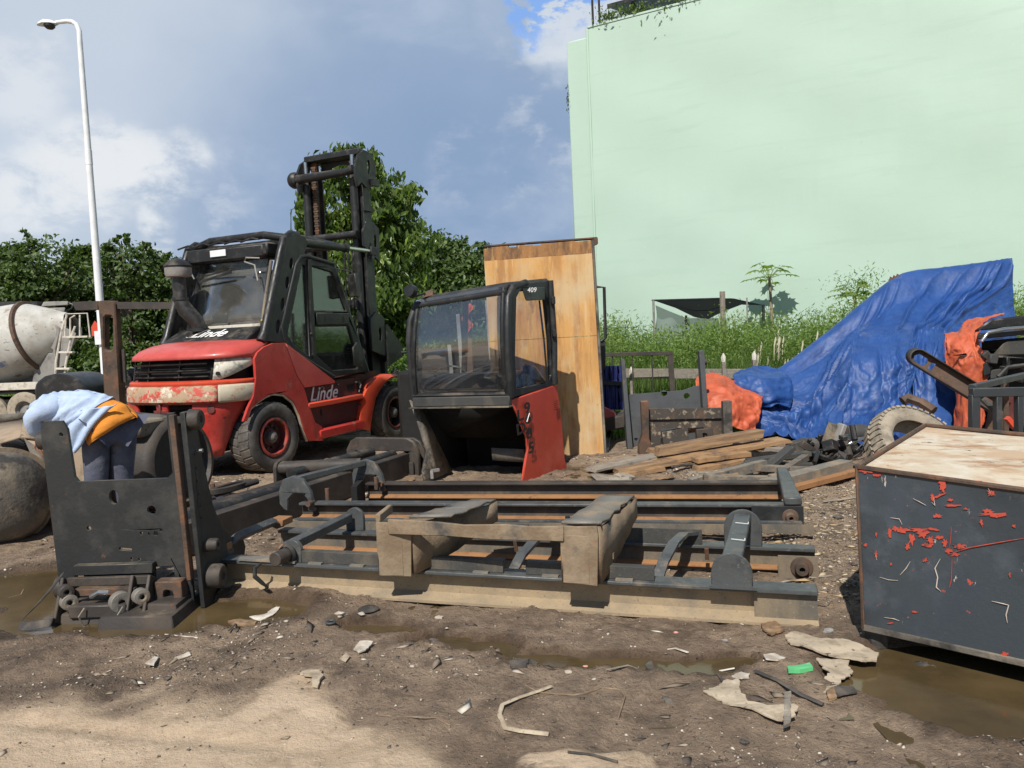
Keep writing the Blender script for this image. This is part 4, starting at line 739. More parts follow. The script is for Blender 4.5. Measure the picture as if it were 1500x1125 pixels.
b = MB(); b.box((.52, 0, 2.70), (.34, 1.36, .16)); b.hexa([(.34, -.62, 2.60), (.34, .62, 2.60), (.34, .62, 2.76), (.34, -.62, 2.76)], [(.6, -.62, 2.60), (.6, .62, 2.60), (.6, .62, 2.80), (.6, -.62, 2.80)]); b.build('roof_hvac_box', m_black, fk, bevel=.02)
b = MB(); b.box((.325, .10, 2.70), (.012, .26, .08)); b.build('blank_plate', m_whitepaint, fk)
b = MB()
for k in range(5): yk = -.55+.27*k; b.tube([(.36, yk, 2.82), (.4, yk+.15, 2.85), (.36, yk+.3, 2.81)], .012, 6)
b.build('roof_cable', m_plastic, fk)
# rear window
b = MB(); b.grid(lambda u, v: V((.24+.26*v, (.60-1.2*u)*(1-.06*v), 1.76+.84*v)), 4, 4); b.build('rear_window', m_glass2, fk, solid=.006)
b = MB(); wf = [(.235, .62, 1.75), (.5, .575, 2.61), (.5, -.575, 2.61), (.235, -.62, 1.75), (.235, .62, 1.75)]; b.tube(wf, .02, 6); b.build('rear_window_frame', m_plastic, fk)
b = MB(); b.beam((.22, -.62, 1.765), (.22, .50, 1.765), .03, .035); b.build('window_sill_strip', m_pale, fk)
b = MB(); b.tube([(.22, -.12, 1.80), (.2, -.12, 1.79)], .015, 6); b.beam((.40, .42, 2.44), (.33, -.25, 2.50), .012, .02); b.beam((.36, .5, 2.36), (.33, -.1, 2.45), .01, .03); b.build('wiper', m_plastic, fk)
b = MB(); b.tube([(.30, -.60, 2.58), (.28, -.40, 2.60), (.27, -.38, 2.55), (.29, -.52, 2.50), (.24, -.60, 2.3)], .011, 6); b.tube([(.30, .60, 2.58), (.28, .55, 2.5), (.29, .5, 2.4)], .01, 6); b.build('washer_hose', m_dullmetal, fk)
b = MB(); b.tube([(.21, -.66, 1.80), (.30, -.665, 2.15), (.42, -.67, 2.55)], .022, 8); b.build('corrugated_hose', m_tank, fk)
b = MB(); b.cyl((.20, -.66, 1.80), (.24, -.66, 1.84), .022, 8); b.build('hose_clamp', M('yellow_plastic', (.7, .55, .05), .5), fk)
# cab: door, side windows, mirror
def dp(x, z): return V((x, -.905, z))
outer = [(.28, 1.72), (.32, 1.55), (.42, 1.44), (1.20, 1.06), (1.26, 1.045), (2.02, 1.07), (2.0, 1.2), (1.43, 2.50), (1.36, 2.56), (.80, 2.62), (.70, 2.60), (.62, 2.50)]
qwin = [(.36, 1.73), (.40, 1.60), (.47, 1.52), (.77, 1.345), (.79, 2.50), (.74, 2.50), (.69, 2.44)]
uwin = [(.88, 1.93), (1.60, 1.93), (1.33, 2.44), (.90, 2.50)]
lwin = [(.90, 1.36), (1.22, 1.14), (1.78, 1.13), (1.70, 1.5), (1.62, 1.72), (.90, 1.72)]
for s_ in (-1, 1):
    b = MB(); b.plate(outer, [qwin, uwin, lwin], (0, s_*.84, 0), (1, 0, 0), (0, 0, 1), .05); dr = b.build('door' if s_ < 0 else 'far_side_door', m_black, fk, bevel=.012)
    for q_ in (qwin, uwin, lwin): b = MB(); b.plate(q_, [], (0, s_*.86, 0), (1, 0, 0), (0, 0, 1), .006); b.build('window', m_glassd, dr)
    b = MB(); b.tube([(x, s_*.86-.03*(s_ < 0), z) for x, z in [(1.22, 1.05), (.42, 1.43), (.315, 1.54), (.275, 1.72), (.61, 2.50), (.70, 2.60), (.82, 2.62), (1.36, 2.555)]], .028, 8); b.build('door_frame_tube', m_black if s_ > 0 else m_dark, dr, smooth=60)
dr = [o for o in fk.children if o.name == 'door'][0]
b = MB(); b.beam(dp(.835, 1.32), dp(.85, 2.58), .03, .055); b.build('door_post', m_black, dr)
b = MB(); b.box(dp(1.26, 1.82), (.7, .035, .16)); b.build('door_waist', m_black, dr, bevel=.01)
b = MB()
for k in range(3):
    for j in (0, 1): b.box(dp(1.0+.11*j, 1.85-.03*k)+V((0, -.018, 0)), (.08, .012, .014))
b.box(dp(1.52, 1.81)+V((0, -.02, 0)), (.10, .02, .09)); b.build('door_vent', m_plastic, dr)
b = MB(); b.box(dp(1.50, 1.81)+V((0, -.03, 0)), (.035, .02, .05)); b.build('door_handle', m_dark, dr)
b = MB(); pl = [(1.62, 1.18), (1.80, 1.14), (1.86, 1.30), (1.80, 1.46), (1.70, 1.50), (1.60, 1.42)]; b.plate(pl, [], (0, -.93, 0), (1, 0, 0), (0, 0, 1), .03)
b.build('speaker_grille', m_plastic, dr, bevel=.01)
for k in range(5): b = MB(); b.box((1.74, -.935, 1.27+.035*k), (.12, .012, .012)); b.build('louvre', m_dullmetal, dr)
for z in (1.63, 1.36): b = MB(); b.cyl((.80, -.93, z), (.80, -.90, z), .02, 8); b.build('latch', m_plastic, dr)
b = MB(); b.hexa([(2.02, -.86, 1.05), (2.02, .86, 1.05), (1.44, .80, 2.56), (1.44, -.80, 2.56)], [(2.05, -.86, 1.07), (2.05, .86, 1.07), (1.47, .80, 2.58), (1.47, -.80, 2.58)])
b = MB(); b.tube([(2.02, -.86, 1.07), (1.45, -.82, 2.54), (1.45, .82, 2.54), (2.02, .86, 1.07), (2.02, -.86, 1.07)], .04, 8); b.build('front_window_frame', m_black, fk)
b = MB(); b.grid(lambda u, v: V((2.02-.56*v, -.82+1.64*u, 1.08+1.45*v)), 2, 2); b.build('front_window', m_glassd, fk, solid=.006)
b = MB(); b.box((1.15, .05, 1.35), (.5, .5, .14)); b.build('seat', m_plastic, fk, bevel=.04); b = MB(); b.hexa([(.82, -.2, 1.4), (.82, .3, 1.4), (.72, .26, 2.0), (.72, -.16, 2.0)], [(.96, -.2, 1.4), (.96, .3, 1.4), (.84, .26, 2.0), (.84, -.16, 2.0)]); b.build('seat_back', m_plastic, fk, bevel=.04)
b = MB(); b.tube([V((1.62, .05, 1.80))+V((.06*math.cos(a), .19*math.sin(a), .15*math.cos(a))) for a in np.linspace(0, 2*pi, 20)], .014, 6); b.cyl((1.62, .05, 1.8), (1.85, .05, 1.3), .03, 8); b.build('steering_wheel', m_plastic, fk)
b = MB(); b.hexa([(1.85, -.6, 1.05), (1.85, .6, 1.05), (1.75, .6, 1.55), (1.75, -.6, 1.55)], [(2.0, -.6, 1.05), (2.0, .6, 1.05), (1.85, .6, 1.58), (1.85, -.6, 1.58)]); b.build('dashboard', m_plastic, fk)
b = MB(); b.tube([(1.50, -.86, 2.5), (1.6, -1.0, 2.46), (1.62, -1.02, 2.34)], .012, 6); b.hexa([(1.56, -1.10, 2.12), (1.60, -.94, 2.12), (1.58, -.94, 2.42), (1.54, -1.10, 2.42)], [(1.63, -1.10, 2.10), (1.67, -.94, 2.12), (1.65, -.94, 2.42), (1.61, -1.10, 2.44)]); b.build('mirror', m_plastic, fk, bevel=.02)
b = MB(); b.cyl((1.9, -.5, 2.22), (1.9, -.5, 2.32), .05, 12); b.build('beacon', M('amber_lens', (.8, .25, .03), .3), fk)
# snorkel with pre-cleaner
b = MB(); b.tube([(.10, .26, 1.74), (.06, .29, 1.86), (.01, .38, 1.99), (-.02, .43, 2.12), (-.02, .43, 2.44)], [.085, .095, .10, .085, .08], 14); b.build('snorkel_pipe', m_plastic, fk, smooth=60)
b = MB(); b.lathe([(0, .08), (.01, .145), (.04, .158), (.12, .16)], (-.02, .43, 2.40), (0, 0, 1), 24); pc = b.build('pre_cleaner_bowl', m_dullmetal, fk, smooth=50)
b = MB(); b.lathe([(.0, .162), (.02, .168), (.06, .14), (.10, .08), (.12, .001)], (-.02, .43, 2.52), (0, 0, 1), 24); b.build('pre_cleaner_cap', m_black, fk, smooth=50)
b = MB(); b.cyl((-.02, .43, 2.12), (-.02, .43, 2.15), .10, 16); b.build('pipe_clamp', m_dark, fk)
b = MB(); b.cyl((.10, .26, 1.72), (.10, .26, 1.76), .11, 16); b.build('pipe_clamp', m_dark, fk)
b = MB(); b.tube([(.66, -.80, 2.88), (.69, -.80, 3.2)], [.008, .003], 5); b.build('aerial', m_plastic, fk)
# mast
mz = 4.08; mt = bpy.data.objects.new('mast', None); COL.objects.link(mt); mt.parent = fk
for s_ in (-1, 1):
    b = MB(); x = 2.78; y = s_*.50
    b.box((x, y, 2.05), (.20, .022, 4.0)); b.box((x-.09, y-s_*.05, 2.05), (.022, .10, 4.0)); b.box((x+.09, y-s_*.05, 2.05), (.022, .10, 4.0)); b.build('outer_rail', m_black, mt, bevel=.004)
    b = MB(); b.box((x+.02, y-s_*.08, 2.12), (.13, .018, 4.0)); b.box((x-.05, y-s_*.11, 2.12), (.018, .06, 4.0)); b.box((x+.08, y-s_*.11, 2.12), (.018, .06, 4.0)); b.build('inner_rail', m_brownsteel, mt)
    b = MB(); b.cyl((2.60, s_*.44+.03, .5), (2.60, s_*.44+.03, 3.95), .062, 16); b.build('lift_cylinder', m_black, mt, smooth=60)
    b = MB(); b.cyl((2.60, s_*.44+.03, 3.95), (2.60, s_*.44+.03, 4.3), .034, 12); b.build('cylinder_rod', m_chrome, mt, smooth=60)
    b = MB(); yk = s_*.36
    for k in range(96): b.box((2.66, yk, .7+.037*k), (.035, .085 if k % 2 else .06, .030))
    stuff(b.build('lift_chain', m_rust, mt))
    b = MB(); b.box((2.9, s_*.40, 1.4), (.03, .12, .5)); b.box((2.75, s_*.4, 4.24), (.06, .09, .16)); b.build('chain_guard', m_rust, mt)
    ch = [(2.44, 3.78), (2.55, 3.86), (2.66, 3.80), (2.90, 3.86), (2.95, 4.15), (2.86, 4.34), (2.66, 4.36), (2.5, 4.26), (2.42, 4.12), (2.40, 3.92)]; sl_ = [(2.75+.04*math.cos(a), 4.12+.11*math.sin(a)) for a in np.linspace(0, 2*pi, 12, endpoint=False)]
    b = MB(); b.plate(ch, [sl_], (0, s_*.535-.02, 0), (1, 0, 0), (0, 0, 1), .04); b.build('top_cheek_plate', m_black, mt, bevel=.006)
    ch = [(2.50, 2.92), (2.90, 2.70), (2.92, 3.22), (2.78, 3.30), (2.6, 3.28), (2.5, 3.15)]; sl_ = [(2.80+.035*math.cos(a), 3.0+.12*math.sin(a)) for a in np.linspace(0, 2*pi, 12, endpoint=False)]
    b = MB(); b.plate(ch, [sl_], (0, s_*.545-.02, 0), (1, 0, 0), (0, 0, 1), .04); b.build('mid_cheek_plate', m_black, mt, bevel=.006)
    ch = [(2.52, 1.35), (2.88, 1.25), (2.9, 1.85), (2.7, 1.95), (2.52, 1.85)]; sl_ = [(2.76+.04*math.cos(a), 1.6+.10*math.sin(a)) for a in np.linspace(0, 2*pi, 12, endpoint=False)]
    b = MB(); b.plate(ch, [sl_], (0, s_*.56-.02, 0), (1, 0, 0), (0, 0, 1), .05); b.build('lower_cheek_plate', m_black, mt, bevel=.01)
    # tilt cylinder
    b = MB(); b.cyl((.72, s_*.80, 2.80), (1.95, s_*.66, 2.84), .055, 14); b.cyl((1.9, s_*.665, 2.84), (1.98, s_*.66, 2.84), .065, 14); b.build('tilt_cylinder', m_black, fk, smooth=60)
    b = MB(); b.cyl((1.95, s_*.66, 2.84), (2.68, s_*.58, 2.86), .032, 12); b.build('tilt_rod', m_chrome, fk, smooth=60)
    b = MB(); b.box((2.72, s_*.58, 2.86), (.14, .10, .13)); b.build('tilt_clevis', m_dark, fk, bevel=.01)
    b = MB(); b.beam((.72, s_*.80, 2.93), (2.5, s_*.5, 3.05), .05, .05)
b = MB(); b.tube([(2.50, .62, 4.02), (2.44, .55, 4.02), (2.44, -.40, 4.02), (2.46, -.52, 4.05)], [.075, .07, .055, .07], 14); b.lathe([(-.04, .10), (0, .125), (.05, .125), (.09, .10)], (2.47, .56, 4.02), (0, 1, 0), 18); b.build('top_tie_tube', m_black, mt, smooth=60)
b = MB(); b.tube([(2.47, .56, 3.10), (2.47, -.52, 3.10)], .055, 14); b.build('mid_tie_tube', m_black, mt, smooth=60)
b = MB(); b.hexa([(2.62, -.52, 4.30), (2.62, .52, 4.30), (2.62, .52, 4.40), (2.62, -.52, 4.40)], [(2.92, -.50, 4.30), (2.92, .50, 4.30), (2.92, .50, 4.40), (2.92, -.50, 4.40)]); b.build('top_bar', m_black, mt, bevel=.015)
b = MB(); arch_ = [(-.36, 4.30), (-.36, 4.12)]+[(-.30*math.cos(a), 4.08+.17*math.sin(a)) for a in np.linspace(.2, pi-.2, 12)]+[(.36, 4.12), (.36, 4.30)]; b.plate(arch_, [], (2.84, 0, 0), (0, 1, 0), (0, 0, 1), .03); b.build('arch_plate', m_black, mt)
b = MB(); b.box((2.86, 0, .45), (.05, .95, .25)); b.box((2.86, 0, 2.1), (.04, .95, .12)); b.build('mast_cross_member', m_black, mt)
for c0, c1 in (((2.86, -.62, 3.9), (.16, .05, .1)), ((2.70, -.57, 3.48), (.22, .07, .05)), ((2.70, -.60, 2.86), (.06, .04, .24))): b = MB(); b.box(c0, c1); b.build('rail_lug', m_black, mt)
text_mesh('Linde', .12, V((2.72, -.57, 3.21)), V((1, 0, 0)), V((0, 0, 1)), m_white, mt, 'lettering', .3, bold=.001)
# fork carriage, hoses and lazy parts in front of the mast
b = MB(); b.box((3.02, 0, .75), (.06, 1.3, .16)); b.box((3.02, 0, 1.25), (.06, 1.3, .16)); b.build('fork_carriage', m_black, fk)
for s_ in (-.4, .4): b = MB(); b.box((3.10, s_, .75), (.07, .15, 1.4)); b.hexa([(3.07, s_-.075, .03), (3.07, s_+.075, .03), (3.07, s_+.075, .10), (3.07, s_-.075, .10)], [(4.2, s_-.06, .03), (4.2, s_+.06, .03), (4.2, s_+.06, .05), (4.2, s_-.06, .05)]); b.build('fork', m_brownsteel, fk)
b = MB(); b.plate([(2.9, 1.1), (3.35, 1.25), (3.3, 1.42), (2.92, 1.75)], [], (0, -.62, 0), (1, 0, 0), (0, 0, 1), .04); b.build('carriage_wing', m_black, fk)
b = MB(); b.tube([(2.95, -.85, 1.30), (3.25, -.85, 1.31), (3.42, -.85, 1.28), (3.46, -.85, 1.15), (3.46, -.85, .6)], .022, 8); b.tube([(3.2, -.85, 1.3), (3.2, -.85, .8), (3.46, -.85, .8)], .016, 8); b.build('handrail', m_black, fk)
b = MB()
for k in range(6): b.tube([(2.95, -.6-.03*k, .95), (3.1, -.65-.02*k, 1.05-.03*k), (3.25, -.7, .9-.04*k)], .016, 6)
b.build('hydraulic_hose', m_plastic, fk)
# writing
text_mesh('2', .18, V((.12, -.905, 1.28)), V((1, 0, 0)), V((0, 0, 1)), m_ink, fk, 'number', .25, bold=.004)
text_mesh('Linde', .26, V((1.02, -.87, .765)), V((1, 0, 0)), V((0, 0, 1)), m_white, fk, 'side_lettering', .35, bold=.003)
flourish(V((1.0, -.872, .80)), .15, V((1, 0, 0)), V((0, 0, 1)), fk, .005)

for s_ in (-1,):
    yv = -.936*1.0
    for x, z in ((.32, 1.47), (1.12, 1.01), (.50, 1.00), (.60, .62), (.66, .36), (.20, 1.42), (-.16, 1.36), (1.30, .94), (1.72, .94), (1.30, .80), (.74, .44), (1.78, .62)):
        b = MB(); b.cyl((x, -.86, z), (x, -.909, z), .012, 8); b.build('panel_bolt', m_rubber2, fk)
    b = MB(); b.tube([(.275, -.9045, 1.525), (.36, -.9045, 1.30), (.45, -.9045, 1.12), (.575, -.9045, .95)], .006, 5); b.build('panel_gap', m_void, fk)
    b = MB(); b.beam((.95, -.868, .56), (.95, -.868, .64), .02, .01); b.build('latch_slot', m_void, fk)
    b = MB(); b.box((1.62, -.862, .87), (.16, .01, .10)); b.build('filler_flap', m_void, fk)
    b = MB(); b.tube([(1.78, -.84, 1.0), (1.84, -.88, .9), (1.80, -.87, .8), (1.86, -.86, .7)], .016, 6); b.build('hose', m_plastic, fk)
for y in (-.5, -.1, .3): 
    b = MB(); b.cyl((-.66+.12*abs(y), y, 1.10), (-.80+.12*abs(y), y, 1.10), .012, 8); b.build('sill_bolt', m_rubber2, fk)
b = MB(); b.cyl((-.62, -.62, .82), (-.70, -.66, .82), .045, 16); b.build('tie_down_hole', m_redshade, fk)
b = MB(); b.tube([(.30, -.70, 1.8), (.42, -.70, 2.2), (.52, -.70, 2.62)], .012, 6); b.build('cable', m_plastic, fk)
for k in range(3): b = MB(); b.tube([(2.62, -.30+.07*k, 3.0), (2.60, -.30+.07*k, 2.2), (2.66, -.26+.07*k, 1.2)], .014, 6); b.build('mast_hose', m_plastic, fk)
b = MB(); b.tube([(2.9, -.3, 4.34), (2.75, -.3, 4.45), (2.66, -.3, 4.34)], .012, 6); b.build('mast_hose', m_plastic, fk)
# ------------------------------------------------------------------ lying mast frames (dark steel channels) in the foreground
def rail_parts(root, a, b, h, tw, side, mt_top, mt_web, mt_bot, web_in=.045, lip=None, tth=.022, bth=.03, botw=None, bz=0.):
    """I-section on its side: top flange, recessed web, sloping bottom flange; a,b are ground points of the FRONT edge; side = unit vector away from the viewer"""
    a = V(a); b = V(b); z = V((0, 0, 1)); bw = botw or tw
    q = MB(); q.hexa([a+z*(h-tth), b+z*(h-tth), b+z*h, a+z*h], [a+side*tw+z*(h-tth), b+side*tw+z*(h-tth), b+side*tw+z*h, a+side*tw+z*h]); q.build('top_flange', mt_top, root, world=True, bevel=.005)
    w0 = side*web_in; q = MB(); q.hexa([a+w0+z*(bth*.6), b+w0+z*(bth*.6), b+w0+z*(h-tth-.001), a+w0+z*(h-tth-.001)], [a+w0+side*.02+z*(bth*.6), b+w0+side*.02+z*(bth*.6), b+w0+side*.02+z*(h-tth-.001), a+w0+side*.02+z*(h-tth-.001)]); q.build('web', mt_web, root, world=True)
    a = a+z*bz; b = b+z*bz; q = MB(); q.add([a, b, b+z*bth*.5, a+z*bth*.5, a+side*(web_in-.001)+z*bth*1.5, b+side*(web_in-.001)+z*bth*1.5, a+side*bw, b+side*bw, a+side*bw+z*bth*.5, b+side*bw+z*bth*.5], [(0, 1, 3, 2)[::-1] if False else (0, 1, 2, 3), (3, 2, 5, 4), (4, 5, 9, 8), (8, 9, 7, 6), (6, 7, 1, 0), (0, 3, 4, 8, 6), (1, 7, 9, 5, 2)]); q.build('bottom_flange', mt_bot, root, world=True)
OA = G(310, 862); OA.z = 0; EA = (G(1200, 922)-OA); EA.z = 0; LA = EA.length; EA.normalize(); NA = V((-EA.y, EA.x, 0)); Z = V((0, 0, 1))
def a_(e, n, z=0.): return OA+EA*e+NA*n+Z*z
fa = thing('mast_frame', 'nearest lying steel mast frame with sandy front channel and arched cross brackets', 'mast section', a_(LA/2, .4), 0, 'mast sections lying on the ground')
rail_parts(fa, a_(0, 0), a_(LA, 0), .185, .13, NA, m_slate, m_sandweb, m_sandweb, .07)
# clean block at the right end of the front web
q = MB(); q.hexa([a_(LA-.30, .035, .03), a_(LA-.002, .035, .03), a_(LA-.002, .035, .16), a_(LA-.30, .035, .16)], [a_(LA-.30, .049, .03), a_(LA-.002, .049, .03), a_(LA-.002, .049, .16), a_(LA-.30, .049, .16)]); q.build('end_plate', m_web, fa, world=True)
# raised angle on the front rail in several lengths, with weld pads
for e0, e1 in ((.62, 1.17), (1.19, 1.92), (2.05, 2.75)):
    q = MB(); q.hexa([a_(e0, .035, .186), a_(e1, .035, .186), a_(e1, .035, .255), a_(e0, .035, .255)], [a_(e0, .047, .186), a_(e1, .047, .186), a_(e1, .047, .255), a_(e0, .047, .255)]); q.hexa([a_(e0, .048, .243), a_(e1, .048, .243), a_(e1, .048, .255), a_(e0, .048, .255)], [a_(e0, .09, .243), a_(e1, .09, .243), a_(e1, .09, .255), a_(e0, .09, .255)]); q.build('guide_angle', m_web2, fa, world=True, bevel=.002)
for e0 in (.7, .98, 1.35, 1.75, 2.15, 2.55): q = MB(); q.hexa([a_(e0, .004, .1855), a_(e0+.09, .004, .1855), a_(e0+.09, .004, .196), a_(e0, .004, .196)], [a_(e0, .03, .1855), a_(e0+.09, .03, .1855), a_(e0+.09, .03, .196), a_(e0, .03, .196)]); q.build('weld_pad', m_greytop, fa, world=True)
# second rail of the same frame
rail_parts(fa, a_(-.03, .76), a_(LA+.05, .80), .17, .10, NA, m_slate, m_web, m_rustedge, .04, bth=.014, bz=.035)
q = MB(); q.hexa([a_(LA-.16, .74, .005), a_(LA+.06, .745, .005), a_(LA+.06, .745, .14), a_(LA-.16, .74, .14)], [a_(LA-.16, .755, .005), a_(LA+.06, .76, .005), a_(LA+.06, .76, .14), a_(LA-.16, .755, .14)]); q.build('end_plate', m_web, fa, world=True)
def bushing(root, c, n, r=.055):
    q = MB(); q.lathe([(0, r*1.15), (-.008, r*1.1), (-.012, r*.72), (-.04, r*.7), (-.052, r*.62), (-.052, r*.3), (-.02, r*.28)], c, n, 24); o = q.build('bushing', m_rust, root, world=True)
    q = MB(); q.cyl(c-n*.022, c-n*.019, r*.28, 12); q.build('bolt_hole', m_void, root, world=True)
bushing(fa, a_(LA-.03, .74, .075), NA)
# top plate strip and steps behind the second rail
for e0, e1, z0 in ((.75, 1.15, .17), (1.45, 1.85, .17), (2.35, 2.95, .171)):
    q = MB(); q.hexa([a_(e0, .80, z0), a_(e1, .80, z0), a_(e1, .80, z0+.09), a_(e0, .80, z0+.09)], [a_(e0, .815, z0), a_(e1, .815, z0), a_(e1, .815, z0+.09), a_(e0, .815, z0+.09)]); q.build('guide_angle', m_web2, fa, world=True)
# left end cross beam with rusty pads
q = MB(); q.tube([a_(-.02, .05, .215), a_(-.0, .16, .22), a_(.03, .24, .265), a_(.03, .62, .265), a_(.0, .72, .225), a_(.0, .80, .22)], .035, 4); q.build('end_cross_beam', m_slate, fa, world=True, bevel=.004)
for n0 in (.02, .70): q = MB(); q.hexa([a_(-.06, n0, .215), a_(.06, n0, .215), a_(.06, n0, .262), a_(-.06, n0, .262)], [a_(-.06, n0+.13, .215), a_(.06, n0+.13, .215), a_(.06, n0+.13, .262), a_(-.06, n0+.13, .262)]); q.build('rusty_pad', m_rustedge, fa, world=True, bevel=.004)
q = MB(); q.hexa([a_(-.07, .0, .187), a_(.06, .0, .187), a_(.06, .0, .214), a_(-.07, .0, .214)], [a_(-.07, .16, .187), a_(.06, .16, .187), a_(.06, .16, .214), a_(-.07, .16, .214)]); q.build('pad_seat', m_slate, fa, world=True)
q = MB(); q.plate([(.22, -.01), (.62, -.01), (.60, .10), (.5, .13), (.3, .06), (.2, .04)], [], a_(0, 0, .19), EA, NA, .012); q.build('scuffed_gusset', m_greytop, fa, world=True)
# square cross bar with half-round end plates and the protruding pin
q = MB(); q.beam(a_(.53, .06, .27), a_(.53, .80, .27), .07, .055); q.build('cross_bar', m_slate, fa, world=True, bevel=.005)
def halfround(root, e, n, w_, h, t, z0, name='half_round_plate', mat=None):
    pl = [(-w_/2, 0), (w_/2, 0)]+[(w_/2*math.cos(a), h-w_/2+w_/2*math.sin(a)) for a in np.linspace(0, pi, 13)]
    q = MB(); q.plate(pl, [], a_(e, n, z0), EA, Z, -t); return q.build(name, mat or m_slate, root, world=True, bevel=.005)
halfround(fa, .58, .03, .12, .135, .03, .187); halfround(fa, .56, .83, .14, .16, .03, .172)
q = MB(); q.cyl(a_(.56, -.12, .245), a_(.57, .06, .245), .042, 20); q.build('pivot_pin', m_brownsteel, fa, world=True, bevel=.004)
q = MB(); q.lathe([(0, .05), (.02, .06), (.04, .05)], a_(.565, -.02, .245), NA, 20); q.build('pin_collar', m_dark, fa, world=True)
q = MB(); q.tube([a_(.40, -.03, .19), a_(.38, -.07, .17), a_(.40, -.10, .13), a_(.44, -.09, .09), a_(.46, -.06, .05)], [.008, .012, .014, .012, .005], 8); q.build('wire_hook', m_dark, fa, world=True)
# big arched bracket on the right
halfround(fa, 3.14, -.005, .20, .17, .016, .192, 'arch_plate'); halfround(fa, 3.19, .80, .22, .22, .016, .175, 'arch_plate')
q = MB(); q.hexa([a_(3.09, .013, .335), a_(3.19, .013, .335), a_(3.24, .80, .37), a_(3.14, .80, .37)], [a_(3.09, .013, .30), a_(3.19, .013, .30), a_(3.24, .80, .335), a_(3.14, .80, .335)]); ab = q.build('arch_bar', m_slate, fa, world=True, bevel=.006)
for n0 in (.25, .55):
    q = MB(); c_ = a_(3.155+.06*n0, n0, .337+.035*n0/.79+.012); q.beam(c_-EA*.035+NA*.02, c_+EA*.035+NA*.0, .004, .003); q.beam(c_+EA*.035, c_+EA*.035+NA*.04, .004, .003); q.build('chalk_mark', m_white, ab if False else fa, world=True)
q = MB(); q.hexa([a_(3.03, -.03, .186), a_(3.26, -.03, .186), a_(3.26, -.03, .2), a_(3.03, -.03, .2)], [a_(3.03, .08, .186), a_(3.26, .08, .186), a_(3.26, .08, .2), a_(3.03, .08, .2)]); q.build('base_plate', m_slate, fa, world=True)
# curved hoops rising from the front rail to the second rail
for e0, w_ in ((1.90, .06), (2.72, .06)):
    pts = [(e0, .09, .02), (e0+.02, .14, .13), (e0+.05, .28, .22), (e0+.09, .50, .27), (e0+.13, .70, .27), (e0+.18, .80, .25)]
    q = MB(); ps = [a_(*p) for p in pts]; vs = []
    for i, p in enumerate(ps):
        d = (ps[min(i+1, 5)]-ps[max(i-1, 0)]).normalized(); nn = EA.cross(d).normalized(); nn = nn if nn.z > 0 or i == 0 else -nn
        vs += [p-EA*w_/2, p+EA*w_/2, p+EA*w_/2-nn*.02, p-EA*w_/2-nn*.02]
    q.add(vs, [(i*4+j, i*4+(j+1) % 4, (i+1)*4+(j+1) % 4, (i+1)*4+j) for i in range(5) for j in range(4)]+[(0, 1, 2, 3), (23, 22, 21, 20)]); q.build('curved_strap', m_slate, fa, world=True, smooth=50)
for e0 in (1.78, 2.98): q = MB(); q.plate([(-.012, 0), (.012, 0), (.012, .08), (-.012, .08)], [], a_(e0, .74, .10), EA, (Z*.95-NA*.3).normalized(), .008); q.build('drilled_tab', m_rust, fa, world=True)
q = MB(); q.beam(a_(1.15, .10, .02), a_(1.45, .70, .02), .03, .02); q.build('cross_strip', m_dark, fa, world=True)
# ---- second frame behind it
OB = V((-1.80, 6.10, 0)); EB = (V((2.02, 5.26, 0))-OB); LB = EB.length; EB.normalize(); NB = V((-EB.y, EB.x, 0))
def b_(e, n, z=0.): return OB+EB*e+NB*n+Z*z
fb = thing('mast_frame', 'longer lying mast frame behind, with hooked brackets at its left end', 'mast section', b_(LB/2, .35), 0, 'mast sections lying on the ground')
rail_parts(fb, b_(0.02, 0), b_(LB-.02, 0), .215, .10, NB, m_slate, m_web2, m_rustedge, .06, botw=.14, bz=.085, bth=.016)
rail_parts(fb, b_(.30, .70), b_(LB-.06, .70), .235, .11, NB, m_brownsteel, m_web2, m_rustedge, .06, bz=.10, bth=.016)
q = MB(); q.hexa([b_(LB-.36, -.012, .03), b_(LB-.01, -.012, .03), b_(LB-.01, -.012, .21), b_(LB-.36, -.012, .21)], [b_(LB-.36, -.002, .03), b_(LB-.01, -.002, .03), b_(LB-.01, -.002, .21), b_(LB-.36, -.002, .21)]); q.build('end_plate', m_dark, fb, world=True, bevel=.003)
bushing(fb, b_(LB-.10, -.012, .13), NB, .05)
q = MB(); q.plate([(0, .20), (.06, .20), (.10, .26), (.10, .55), (.14, .62), (.14, .74), (.04, .80), (-.02, .74), (.02, .60), (.0, .3)], [], b_(LB-.16, 0, .245), EB, NB, .04)
q = MB(); q.hexa([b_(LB-.14, -.02, .216), b_(LB-.02, -.02, .216), b_(LB-.01, .80, .25), b_(LB-.09, .80, .25)], [b_(LB-.14, -.02, .27), b_(LB-.02, -.02, .27), b_(LB-.01, .80, .34), b_(LB-.09, .80, .34)]); q.build('end_link_plate', m_slate, fb, world=True, bevel=.008)
q = MB(); q.beam(b_(.0, -.25, .10), b_(LB+.02, -.22, .10), .012, .06); q.build('lower_strip', m_web, fb, world=True)
q = MB(); q.beam(b_(.1, -.20, .135), b_(LB-.05, -.18, .135), .05, .012); q.build('lower_ledge', m_slate, fb, world=True)
hook = [(-.05, .0), (.0, -.02), (.0, .08), (.05, .13), (.12, .13), (.17, .08), (.17, -.02), (.23, -.02), (.20, .14), (.14, .24), (.05, .27), (-.04, .24), (-.08, .14), (-.08, .04)]
for n0, e0, zz in ((-.02, -.06, .17), (.70, .26, .18)):
    q = MB(); q.plate(hook, [], b_(e0, n0, zz), EB, Z, -.05); q.build('hook_bracket', m_slate, fb, world=True, bevel=.008)
    q = MB(); q.cyl(b_(e0+.20, n0-.05, zz+.05), b_(e0+.20, n0+.04, zz+.05), .022, 12); q.build('bolt', m_rust, fb, world=True)
